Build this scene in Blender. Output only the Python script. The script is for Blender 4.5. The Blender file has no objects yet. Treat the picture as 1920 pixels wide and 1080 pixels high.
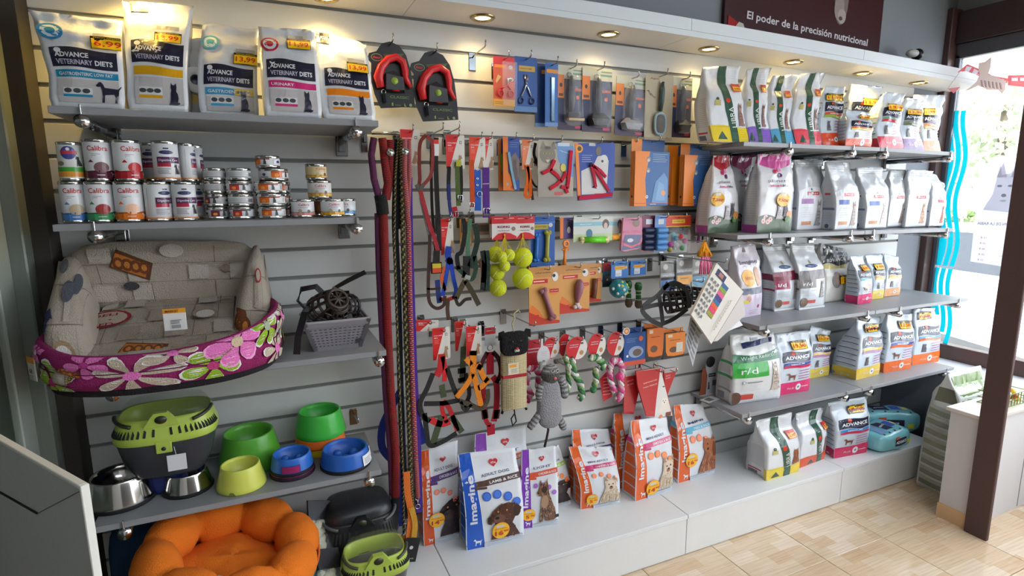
import bpy, bmesh, math, random
from mathutils import Vector, Matrix, noise
from mathutils.geometry import tessellate_polygon
D = bpy.data
SC = bpy.context.scene
COL = SC.collection
# ---------------------------------------------------------------- camera
CR = Vector((0.91333112, -0.4071677, -0.00638221))
CU = Vector((0.07377945, 0.15004311, 0.98592274))
CF = Vector((0.40047829, 0.9009448, -0.16707965))
CC = Vector((0.0, -2.06148955, 1.53933714))
FL = 1.08566275
cam_d = D.cameras.new('camera'); cam = D.objects.new('camera', cam_d); COL.objects.link(cam)
cam_d.sensor_width = 36; cam_d.lens = FL * 18; cam_d.clip_start = 0.02; cam_d.clip_end = 200
cam.matrix_world = Matrix(((CR.x, CU.x, -CF.x, CC.x), (CR.y, CU.y, -CF.y, CC.y), (CR.z, CU.z, -CF.z, CC.z), (0, 0, 0, 1)))
SC.camera = cam
# ---------------------------------------------------------------- world, lights, exposure
W = D.worlds.new('overcast_sky'); SC.world = W; W.use_nodes = True
bgn = W.node_tree.nodes['Background']
bgn.inputs[0].default_value = (0.86, 0.93, 1.0, 1); bgn.inputs[1].default_value = 6.2
sun_d = D.lights.new('hazy_sun', 'SUN'); sun = D.objects.new('hazy_sun', sun_d); COL.objects.link(sun)
sun_d.energy = 9.0; sun_d.angle = 0.6; sun_d.color = (1, .97, .92)
sun.rotation_euler = Vector((0.5, 0.2, -0.8)).to_track_quat('-Z', 'Y').to_euler()
SC.view_settings.view_transform = 'Standard'; SC.view_settings.look = 'None'
SC.view_settings.gamma = 1; SC.view_settings.use_curve_mapping = False
SC.view_settings.exposure = 0.0
def area_light(name, loc, aim, sx, sy, power, col):
    d = D.lights.new(name, 'AREA'); d.shape = 'RECTANGLE'; d.size = sx; d.size_y = sy; d.energy = power; d.color = col
    o = D.objects.new(name, d); COL.objects.link(o); o.location = loc
    o.rotation_euler = (Vector(aim) - Vector(loc)).to_track_quat('-Z', 'Y').to_euler(); return o
# light of two unseen ceiling lamps, added to brighten the shop from above
for x in (1.5, 2.9): area_light('added_ceiling_light', (x, -2.3, 2.73), (x, -2.3, 0), 1.2, .28, 5, (0.95, 0.98, 1.0))

# ---------------------------------------------------------------- helpers
def ray(px, py):
    return ((px - 960) / 960) * CR + ((540 - py) / 960) * CU + FL * CF
def PY(px, py, y):
    d = ray(px, py); return CC + d * ((y - CC.y) / d.y)
def PZ(px, py, z):
    d = ray(px, py); return CC + d * ((z - CC.z) / d.z)
def PX(px, py, x):
    d = ray(px, py); return CC + d * ((x - CC.x) / d.x)
def lin(v):
    v /= 255.0
    return v / 12.92 if v <= .04045 else ((v + .055) / 1.055) ** 2.4
def S(r, g=None, b=None):
    if g is None: g = b = r
    return (lin(r), lin(g), lin(b), 1.0)
WHITE = S(232, 235, 238); BLACK = S(22, 22, 24); CHROME = S(200, 202, 205)

def nmat(name, rough=.5, metal=0., bump=0., bscale=60., coat=0., trans=0., spec=.5, mottle=0., attr=True, col=None, emit=0., ior=1.45, alpha=1.):
    m = D.materials.new(name); m.use_nodes = True; t = m.node_tree; n = t.nodes; p = n['Principled BSDF']
    p.inputs['Roughness'].default_value = rough; p.inputs['Metallic'].default_value = metal
    p.inputs['Coat Weight'].default_value = coat; p.inputs['Coat Roughness'].default_value = .12
    p.inputs['Transmission Weight'].default_value = trans; p.inputs['Specular IOR Level'].default_value = spec
    p.inputs['IOR'].default_value = ior; p.inputs['Alpha'].default_value = alpha
    src = None
    if attr:
        a = n.new('ShaderNodeAttribute'); a.attribute_name = 'Col'; src = a.outputs['Color']
    if col is not None: p.inputs['Base Color'].default_value = col
    tc = n.new('ShaderNodeTexCoord')
    if mottle:
        nz = n.new('ShaderNodeTexNoise'); nz.inputs['Scale'].default_value = 9; nz.inputs['Detail'].default_value = 4
        t.links.new(tc.outputs['Object'], nz.inputs['Vector'])
        mx = n.new('ShaderNodeHueSaturation'); mr = n.new('ShaderNodeMapRange')
        mr.inputs['To Min'].default_value = 1 - mottle; mr.inputs['To Max'].default_value = 1 + mottle
        t.links.new(nz.outputs['Fac'], mr.inputs['Value']); t.links.new(mr.outputs['Result'], mx.inputs['Value'])
        if src: t.links.new(src, mx.inputs['Color'])
        else: mx.inputs['Color'].default_value = col
        src = mx.outputs['Color']
    if src: t.links.new(src, p.inputs['Base Color'])
    if emit:
        p.inputs['Emission Strength'].default_value = emit
        if src: t.links.new(src, p.inputs['Emission Color'])
        else: p.inputs['Emission Color'].default_value = col
    if bump:
        nb = n.new('ShaderNodeTexNoise'); nb.inputs['Scale'].default_value = bscale; nb.inputs['Detail'].default_value = 3
        t.links.new(tc.outputs['Object'], nb.inputs['Vector'])
        b = n.new('ShaderNodeBump'); b.inputs['Strength'].default_value = bump; b.inputs['Distance'].default_value = .01
        t.links.new(nb.outputs['Fac'], b.inputs['Height']); t.links.new(b.outputs['Normal'], p.inputs['Normal'])
    return m
M = dict(
    paper=nmat('matte_paper', .6), card=nmat('printed_card', .38, mottle=.05), foil=nmat('glossy_foil_bag', .22, bump=.35, bscale=22, coat=.5),
    satin=nmat('satin_bag', .42, bump=.25, bscale=16, coat=.15), print=nmat('print_ink_on_bag', .28, bump=.3, bscale=22, coat=.3),
    plastic=nmat('moulded_plastic', .32), matte=nmat('matte_paint', .7, mottle=.03), fabric=nmat('woven_fabric', .9, bump=.5, bscale=260, mottle=.08),
    fur=nmat('plush_fur', .95, bump=1., bscale=180, mottle=.25), steel=nmat('polished_steel', .13, metal=1.), chrome=nmat('chromed_wire', .2, metal=1.),
    board=nmat('melamine_board', .42, mottle=.04), web=nmat('nylon_webbing', .75, bump=.6, bscale=400, mottle=.1),
    clear=nmat('clear_film', .1, trans=0., alpha=.13, spec=1.), glass=nmat('window_glass', .0, attr=False, col=(1, 1, 1, 1), alpha=.06, spec=.6),
    lamp=nmat('lit_lamp', .5, emit=9.), rope=nmat('twisted_rope', .9, bump=.8, bscale=150), tin=nmat('can_label_paper', .3, coat=.2))

def hullbox(mn, mx, b):
    pts = []
    for sx in (0, 1):
        for sy in (0, 1):
            for sz in (0, 1):
                c = [(mx if s else mn)[i] for i, s in enumerate((sx, sy, sz))]
                g = [-1 if s else 1 for s in (sx, sy, sz)]
                for k in range(3):
                    q = list(c)
                    for a in range(3):
                        if a != k: q[a] += g[a] * b
                    pts.append(q)
    return pts

class MB:
    def __init__(s): s.v = []; s.f = []; s.c = []; s.s = []
    def add(s, vs, fs, col, smooth=False, mat=None):
        o = len(s.v)
        for p in vs:
            p = Vector(p); s.v.append(tuple(mat @ p if mat else p))
        for i, f in enumerate(fs):
            s.f.append(tuple(o + k for k in f)); s.c.append(col[i] if isinstance(col, list) else col); s.s.append(smooth)
        return s
    def box(s, mn, mx, col, b=0., mat=None):
        mn2 = [min(a, c) for a, c in zip(mn, mx)]; mx2 = [max(a, c) for a, c in zip(mn, mx)]
        if b > 0:
            return s.hull(hullbox(mn2, mx2, min(b, .45 * min(c - a for a, c in zip(mn2, mx2)))), col, mat=mat)
        x0, y0, z0 = mn2; x1, y1, z1 = mx2
        return s.add([(x0, y0, z0), (x1, y0, z0), (x1, y1, z0), (x0, y1, z0), (x0, y0, z1), (x1, y0, z1), (x1, y1, z1), (x0, y1, z1)],
                     [(3, 2, 1, 0), (4, 5, 6, 7), (0, 1, 5, 4), (1, 2, 6, 5), (2, 3, 7, 6), (3, 0, 4, 7)], col, mat=mat)
    def hull(s, pts, col, smooth=False, mat=None):
        bm = bmesh.new()
        for p in pts: bm.verts.new(p)
        r = bmesh.ops.convex_hull(bm, input=bm.verts)
        bmesh.ops.delete(bm, geom=[g for g in r['geom_interior'] if isinstance(g, bmesh.types.BMVert)], context='VERTS')
        bmesh.ops.dissolve_limit(bm, angle_limit=.01, verts=bm.verts, edges=bm.edges)
        bm.verts.index_update()
        s.add([v.co.copy() for v in bm.verts], [[v.index for v in f.verts] for f in bm.faces], col, smooth, mat); bm.free(); return s
    def prism(s, pts, y0, y1, col, axis=1, mat=None, side=None, smooth=False):
        n = len(pts)
        def P(p, d):
            return (p[0], d, p[1]) if axis == 1 else ((p[0], p[1], d) if axis == 2 else (d, p[0], p[1]))
        vs = [P(p, y0) for p in pts] + [P(p, y1) for p in pts]
        tr = tessellate_polygon([[Vector((p[0], p[1], 0)) for p in pts]])
        fs = [tuple(t) for t in tr] + [tuple(k + n for k in reversed(t)) for t in tr]
        cs = [col] * len(fs)
        fs += [(i, i + n, (i + 1) % n + n, (i + 1) % n) for i in range(n)]
        cs += [side or col] * n
        return s.add(vs, fs, cs, smooth, mat)
    def tube(s, path, r, col, n=8, closed=False, flat=None, up=None, caps=True, smooth=True):
        """round tube, or a flat strap of thickness flat when given; r may be a list; col may be a function(i, j)"""
        path = [Vector(p) for p in path]; m = len(path); vs = []; prev = None
        for i, p in enumerate(path):
            a = path[(i - 1) % m] if (closed or i > 0) else p
            b = path[(i + 1) % m] if (closed or i < m - 1) else p
            t = (b - a).normalized()
            u0 = Vector(up) if up else (prev if prev else (Vector((0, 0, 1)) if abs(t.z) < .9 else Vector((0, 1, 0))))
            x = t.cross(u0)
            if x.length < 1e-5: x = t.orthogonal()
            x.normalize(); w = x.cross(t).normalized(); prev = w
            rr = r[i] if isinstance(r, (list, tuple)) else r
            for k in range(n):
                an = 2 * math.pi * k / n + (math.pi / 4 if n == 4 else 0); ca, sa = math.cos(an), math.sin(an)
                if n == 4: ca *= 1.414; sa *= 1.414
                vs.append(p + x * (ca * rr) + w * (sa * (flat if flat is not None else rr)))
        fs = []; cs = []
        for i in range(m if closed else m - 1):
            for k in range(n):
                j = (i + 1) % m
                fs.append((i * n + k, i * n + (k + 1) % n, j * n + (k + 1) % n, j * n + k)); cs.append(col(i, k) if callable(col) else col)
        if caps and not closed:
            fs.append(tuple(reversed(range(n)))); fs.append(tuple((m - 1) * n + k for k in range(n)))
            cs += [col(0, 0) if callable(col) else col] * 2
        return s.add(vs, fs, cs, smooth and n > 4)
    def lathe(s, prof, n, col, mat=None, sx=1., sy=1., smooth=True, cap=True):
        vs = []; fs = []; cs = []
        for r, z in prof:
            for k in range(n):
                a = 2 * math.pi * k / n; vs.append((r * math.cos(a) * sx, r * math.sin(a) * sy, z))
        for i in range(len(prof) - 1):
            for k in range(n):
                fs.append((i * n + k, i * n + (k + 1) % n, (i + 1) * n + (k + 1) % n, (i + 1) * n + k))
                cs.append(col(i, k) if callable(col) else (col[i] if isinstance(col, list) else col))
        if cap:
            for e, idx in ((0, tuple(reversed(range(n)))), (len(prof) - 1, tuple((len(prof) - 1) * n + k for k in range(n)))):
                if prof[e][0] > 1e-5: fs.append(idx); cs.append(cs[0] if e == 0 else cs[-1])
        return s.add(vs, fs, cs, smooth, mat)
    def ball(s, c, r, col, n=14, sc=(1, 1, 1), mat=None):
        m = max(6, n // 2); prof = [(max(1e-5, math.sin(math.pi * i / m)) * r, -math.cos(math.pi * i / m) * r) for i in range(m + 1)]
        T = Matrix.Translation(Vector(c)) @ (mat or Matrix()) @ Matrix.Diagonal((sc[0], sc[1], sc[2], 1))
        return s.lathe(prof, n, col, T, cap=False)
    def build(s, name, mat, parent=None, loc=None, rotz=None, **props):
        me = D.meshes.new(name); me.from_pydata(s.v, [], s.f); me.validate()
        if len(me.polygons) == len(s.f):
            me.polygons.foreach_set('use_smooth', s.s)
            buf = []
            for f, c in zip(s.f, s.c): buf += list(c[:4]) * len(f)
            ca = me.color_attributes.new('Col', 'FLOAT_COLOR', 'CORNER'); ca.data.foreach_set('color', buf)
        me.materials.append(M[mat] if isinstance(mat, str) else mat)
        o = D.objects.new(name, me); COL.objects.link(o)
        if parent: o.parent = parent
        if loc is not None: o.location = loc
        if rotz: o.rotation_euler = (0, 0, rotz)
        for k, v in props.items():
            if v: o[k] = v
        return o
def thing(name, label, cat, loc=(0, 0, 0), rotz=0., group=None):
    o = D.objects.new(name, None); COL.objects.link(o); o.location = loc; o.rotation_euler = (0, 0, rotz); o.empty_display_size = .02
    o['label'] = label; o['category'] = cat
    if group: o['group'] = group
    return o
def copy_tree(o, parent=None):
    c = o.copy(); COL.objects.link(c)
    if parent: c.parent = parent
    for ch in list(o.children): copy_tree(ch, c)
    return c
# ---------------------------------------------------------------- lettering and print
_txt = {}
def text2d(s, bold=.02, italic=0.):
    k = (s, bold, italic)
    if k not in _txt:
        cu = D.curves.new('lettering', 'FONT'); cu.body = s; cu.resolution_u = 2; cu.offset = bold; cu.shear = italic
        o = D.objects.new('lettering', cu); COL.objects.link(o)
        me = o.to_mesh(); vs = [(v.co.x, v.co.y) for v in me.vertices]; me.calc_loop_triangles()
        fs = [tuple(t.vertices) for t in me.loop_triangles]; o.to_mesh_clear()
        D.objects.remove(o); D.curves.remove(cu)
        x0 = min([v[0] for v in vs] or [0]); x1 = max([v[0] for v in vs] or [1])
        _txt[k] = ([(v[0] - x0, v[1]) for v in vs], fs, x1 - x0)
    return _txt[k]
class Dec:
    """flat print that follows a surface F(u, v, offset); u, v in 0..1 over a face of width w and height h metres"""
    def __init__(s, F, w, h, eps=.0012, step=.0003, fine=.14): s.F = F; s.w = w; s.h = h; s.e = eps; s.st = step; s.mb = MB(); s.fine = fine; s.tx = step
    def _put(s, vs, fs, col, up=0.):
        s.e += s.st
        s.mb.add([s.F(u, v, s.e + up) for u, v in vs], fs, col)
    def rect(s, u0, v0, u1, v1, col, top=None, bot=None):
        """top / bot: optional functions of 0..1 giving v offsets for wavy edges"""
        nu = max(1, math.ceil(abs(u1 - u0) / s.fine)) if not (top or bot) else 12; nv = max(1, math.ceil(abs(v1 - v0) / s.fine))
        vs = []
        for j in range(nv + 1):
            for i in range(nu + 1):
                a = i / nu; t = j / nv; lo = v0 + (bot(a) if bot else 0); hi = v1 + (top(a) if top else 0)
                vs.append((u0 + (u1 - u0) * a, lo + (hi - lo) * t))
        fs = [(j * (nu + 1) + i, j * (nu + 1) + i + 1, (j + 1) * (nu + 1) + i + 1, (j + 1) * (nu + 1) + i) for j in range(nv) for i in range(nu)]
        s._put(vs, fs, col); return s
    def poly(s, pts, col):
        tr = [tuple(t) for t in tessellate_polygon([[Vector((p[0], p[1], 0)) for p in pts]])]
        vs = [tuple(p) for p in pts]; out = []; st = list(tr); mx = s.fine * 1.4; n = 0
        while st:
            t = st.pop(); n += 1
            a, b, c = t; L = sorted(((math.dist(vs[i], vs[j]), i, j, k) for i, j, k in ((a, b, c), (b, c, a), (c, a, b))), reverse=True)[0]
            if L[0] > mx and n < 400:
                i, j, k = L[1:]; vs.append(((vs[i][0] + vs[j][0]) / 2, (vs[i][1] + vs[j][1]) / 2)); m = len(vs) - 1
                st += [(i, m, k), (m, j, k)]
            else: out.append(t)
        s._put(vs, out, col); return s
    def shape(s, pts, u, v, hh, col, ww=None, flip=False, rot=0.):
        """unit-box outline placed with its bottom-left at (u, v), hh metres tall"""
        ww = ww or hh
        r = []
        for x, y in pts:
            if flip: x = 1 - x
            X, Y = (x - .5) * ww, (y - .5) * hh
            X, Y = X * math.cos(rot) - Y * math.sin(rot), X * math.sin(rot) + Y * math.cos(rot)
            r.append((u + (X + ww / 2) / s.w, v + (Y + hh / 2) / s.h))
        return s.poly(r, col)
    def ell(s, u, v, r, col, r2=None, n=16):
        r2 = r2 or r
        return s.poly([(u + math.cos(2 * math.pi * i / n) * r / s.w, v + math.sin(2 * math.pi * i / n) * r2 / s.h) for i in range(n)], col)
    def text(s, t, u, v, hh, col, width=None, rot=0., al='c', bold=.02, italic=0.):
        """hh: capital height in metres; width: fit to this many metres"""
        vs, fs, L = text2d(t, bold, italic)
        k = hh / .7; kx = (width / L) if width else k
        ox = {'c': -L * kx / 2, 'l': 0, 'r': -L * kx}[al]
        c, sn = math.cos(rot), math.sin(rot); r = []
        for x, y in vs:
            X = x * kx + ox; Y = (y - .35) * k
            r.append((u + (X * c - Y * sn) / s.w, v + (X * sn + Y * c) / s.h))
        s._put(r, fs, col, s.tx); return s
    def fur(s, pts, u, v, hh, ww, cols, n, seed=1, ln=.09):
        """short coat strokes inside an outline, as in a printed photograph"""
        rr = random.Random(seed); vs = []; fs = []; cs = []; m = len(pts)
        while len(fs) < n:
            x, y = rr.random(), rr.random(); ins = False
            for i in range(m):
                (x1, y1), (x2, y2) = pts[i], pts[i - 1]
                if (y1 > y) != (y2 > y) and x < (x2 - x1) * (y - y1) / (y2 - y1) + x1: ins = not ins
            if not ins: continue
            a = rr.gauss(-1.5, .5); L = ln * rr.uniform(.5, 1.3); k = len(vs); dx, dy = math.cos(a) * L, math.sin(a) * L
            for X, Y in ((x - dx * .5, y - dy * .5), (x + .022, y), (x + dx * .5, y + dy * .5), (x - .022, y)): vs.append((u + X * ww / s.w, v + Y * hh / s.h))
            fs.append((k, k + 1, k + 2, k + 3)); cs.append(rr.choice(cols))
        s._put(vs, fs, cs); return s
    def price(s, u, v, ww, t, hh=None, head='PRECIO ESPECIAL', col=S(250, 205, 20), red=S(214, 50, 30), rot=0.):
        hh = hh or ww * .55; a, b = ww / s.w / 2, hh / s.h / 2
        s.rect(u - a, v - b, u + a, v + b, BLACK); s.rect(u - a * .95, v - b * .92, u + a * .95, v + b * .62, col)
        s.text(head, u, v + b * .79, hh * .08, col, width=ww * .8); s.text(t, u, v - b * .12, hh * .42, red, width=ww * .8, bold=.015)
        return s
    def blob(s, u, v, r, t, small, col=S(250, 190, 40)):
        """round promotional price disc"""
        s.ell(u, v, r * 1.04, S(225, 120, 40), n=24); s.ell(u, v, r, col, n=24); s.rect(u - .55 * r / s.w, v + .42 * r / s.h, u + .35 * r / s.w, v + .72 * r / s.h, S(205, 205, 195))
        s.text('PRECIO RECOMENDADO', u, v + .26 * r / s.h, r * .09, S(190, 60, 30), width=r * 1.5)
        s.text(t, u - .2 * r / s.w, v - .28 * r / s.h, r * .55, S(200, 45, 25), width=r * (1. if len(t) > 1 else .55)); s.text(small, u + .62 * r / s.w, v - .1 * r / s.h, r * .24, S(200, 45, 25), width=r * .6)
        return s
    def lines(s, u0, v0, u1, v1, n, col, th=.0012, rag=.25, seed=1):
        rr = random.Random(seed); e = s.e
        for i in range(n):
            v = v1 - (v1 - v0) * (i + .5) / n; s.rect(u0, v - th / s.h, u1 - (u1 - u0) * rag * rr.random(), v + th / s.h, col); s.e = e
        return s
    def done(s, name, mat, parent, **k):
        return s.mb.build(name, mat, parent, **k)
# outlines in a unit box
CAT_SIT = [(.1, 0), (.3, .02), (.75, .0), (.98, .06), (.9, .12), (.78, .12), (.85, .3), (.8, .5), (.68, .62), (.72, .8), (.68, 1), (.55, .9), (.42, .9), (.3, 1), (.26, .78), (.32, .66), (.26, .5), (.24, .25), (.2, .1)]
DOG_STAND = [(.08, .86), (.02, .76), (.1, .72), (.2, .74), (.26, .58), (.26, .3), (.22, .02), (.32, .02), (.36, .36), (.7, .4), (.76, .25), (.72, .02), (.82, .02), (.88, .4), (.9, .6), (1, .78), (.97, .8), (.86, .66), (.36, .7), (.3, .86), (.22, .96), (.14, .94)]
DOG_SIT = [(.2, 0), (.34, .0), (.36, .2), (.42, .02), (.56, 0), (.78, .02), (.98, .1), (.84, .14), (.8, .3), (.66, .52), (.56, .7), (.55, .86), (.5, 1), (.42, .9), (.3, .92), (.22, 1), (.2, .84), (.1, .72), (.16, .66), (.3, .64), (.26, .4)]
LAB_HEAD = [(.1, 0), (.95, 0), (.84, .2), (.72, .4), (.8, .55), (.95, .62), (1, .78), (.85, .92), (.62, 1), (.36, .97), (.16, .84), (.02, .62), (.0, .5), (.1, .44), (.2, .52), (.22, .36), (.14, .2)]
SHAG = [(.05, 0), (.95, 0), (1, .12), (.86, .3), (.8, .5), (.74, .58), (.8, .8), (.78, 1), (.66, .88), (.42, .9), (.3, 1), (.26, .8), (.28, .6), (.22, .4), (.1, .2)]
HEART = [(.5, 0), (.95, .5), (1, .75), (.85, 1), (.62, .98), (.5, .8), (.38, .98), (.15, 1), (0, .75), (.05, .5)]
TRI = [(0, 0), (1, 0), (.5, 1)]
def dog_photo(d, kind, u, v, hh):
    if kind in ('lab', 'blacklab'):
        c, e, n2 = ((S(84, 50, 38), S(58, 34, 28), S(120, 84, 66)) if kind == 'lab' else (S(48, 32, 32), S(34, 24, 26), S(70, 50, 46)))
        w = hh * .95
        d.shape(LAB_HEAD, u, v, hh, c, w); d.fur(LAB_HEAD, u, v, hh, w, (e, n2, tuple(x * .6 for x in c[:3]) + (1,)), 90); d.ell(u + .86 * w / d.w, v + .72 * hh / d.h, hh * .1, e, hh * .17); d.ell(u + .06 * w / d.w, v + .58 * hh / d.h, hh * .06, e, hh * .12)
        d.ell(u + .34 * w / d.w, v + .58 * hh / d.h, hh * .16, n2, hh * .14); d.ell(u + .27 * w / d.w, v + .62 * hh / d.h, hh * .06, BLACK, hh * .04)
        d.ell(u + .3 * w / d.w, v + .8 * hh / d.h, hh * .025, S(210, 150, 80)); d.ell(u + .56 * w / d.w, v + .8 * hh / d.h, hh * .025, S(210, 150, 80))
    elif kind == 'yorkie':
        w = hh * .9
        d.shape(SHAG, u, v, hh, S(216, 198, 174), w); d.fur(SHAG, u, v, hh, w, (S(186, 160, 130), S(232, 218, 198), S(170, 142, 116), S(206, 180, 150)), 130, ln=.16); d.ell(u + .52 * w / d.w, v + .66 * hh / d.h, hh * .17, S(226, 205, 180), hh * .2)
        d.shape(TRI, u + .27 * w / d.w, v + .84 * hh / d.h, hh * .16, S(170, 130, 105), hh * .12); d.shape(TRI, u + .66 * w / d.w, v + .84 * hh / d.h, hh * .16, S(170, 130, 105), hh * .12)
        d.ell(u + .52 * w / d.w, v + .56 * hh / d.h, hh * .08, S(160, 110, 95), hh * .07)
        for q in (.43, .61): d.ell(u + q * w / d.w, v + .7 * hh / d.h, hh * .028, BLACK)
        d.ell(u + .52 * w / d.w, v + .6 * hh / d.h, hh * .035, BLACK)
        for q in range(5): d.shape(TRI, u + (.15 + .15 * q) * w / d.w, v + .02, hh * (.3 + .05 * (q % 2)), S(196, 176, 150), hh * .05)
    elif kind == 'shepherd':
        w = hh * .62
        d.shape(DOG_SIT, u, v, hh, S(120, 84, 62), w); d.fur(DOG_SIT, u, v, hh, w, (S(70, 48, 42), S(160, 120, 92), S(52, 38, 36), S(184, 150, 120)), 110); d.ell(u + .4 * w / d.w, v + .5 * hh / d.h, hh * .09, S(176, 140, 112), hh * .16); d.ell(u + .38 * w / d.w, v + .79 * hh / d.h, hh * .07, S(60, 42, 38))
        d.ell(u + .9 * w / d.w, v + .1 * hh / d.h, hh * .07, S(56, 42, 40), hh * .04)
    elif kind == 'cocker':
        w = hh * .8
        d.shape(SHAG, u, v, hh, S(150, 84, 52), w); d.fur(SHAG, u, v, hh, w, (S(110, 58, 38), S(176, 108, 72), S(196, 136, 96)), 130, ln=.14); d.ell(u + .45 * w / d.w, v + .75 * hh / d.h, hh * .2, S(170, 100, 62), hh * .2); d.ell(u + .72 * w / d.w, v + .6 * hh / d.h, hh * .09, S(118, 62, 40), hh * .22)
        d.ell(u + .4 * w / d.w, v + .66 * hh / d.h, hh * .04, BLACK); d.ell(u + .4 * w / d.w, v + .8 * hh / d.h, hh * .025, BLACK)
    elif kind == 'puppy':
        w = hh
        d.shape(SHAG, u, v, hh, S(236, 226, 214), w); d.ell(u + .5 * w / d.w, v + .72 * hh / d.h, hh * .24, S(240, 232, 222))
        for q in (.4, .6): d.ell(u + q * w / d.w, v + .78 * hh / d.h, hh * .035, BLACK)
        d.ell(u + .5 * w / d.w, v + .66 * hh / d.h, hh * .045, BLACK)
def cat_photo(d, u, v, hh, c=S(150, 128, 112), flip=False, ww=None):
    ww = ww or hh * .5
    d.shape(CAT_SIT, u, v, hh, c, ww, flip); d.fur(CAT_SIT, u, v, hh, ww, (tuple(x * .6 for x in c[:3]) + (1,), tuple(min(1, x * 1.5) for x in c[:3]) + (1,)), 45); dk = tuple(x * .55 for x in c[:3]) + (1,)
    for q in (.28, .4, .52): d.rect(u + .36 * ww / d.w, v + q * hh / d.h, u + .7 * ww / d.w, v + (q + .035) * hh / d.h, dk)
    lt = tuple(min(1, x * 1.7) for x in c[:3]) + (1,); d.ell(u + .5 * ww / d.w, v + .72 * hh / d.h, hh * .05, lt)
    for q in (.42, .58): d.ell(u + q * ww / d.w, v + .82 * hh / d.h, hh * .018, BLACK)
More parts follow.
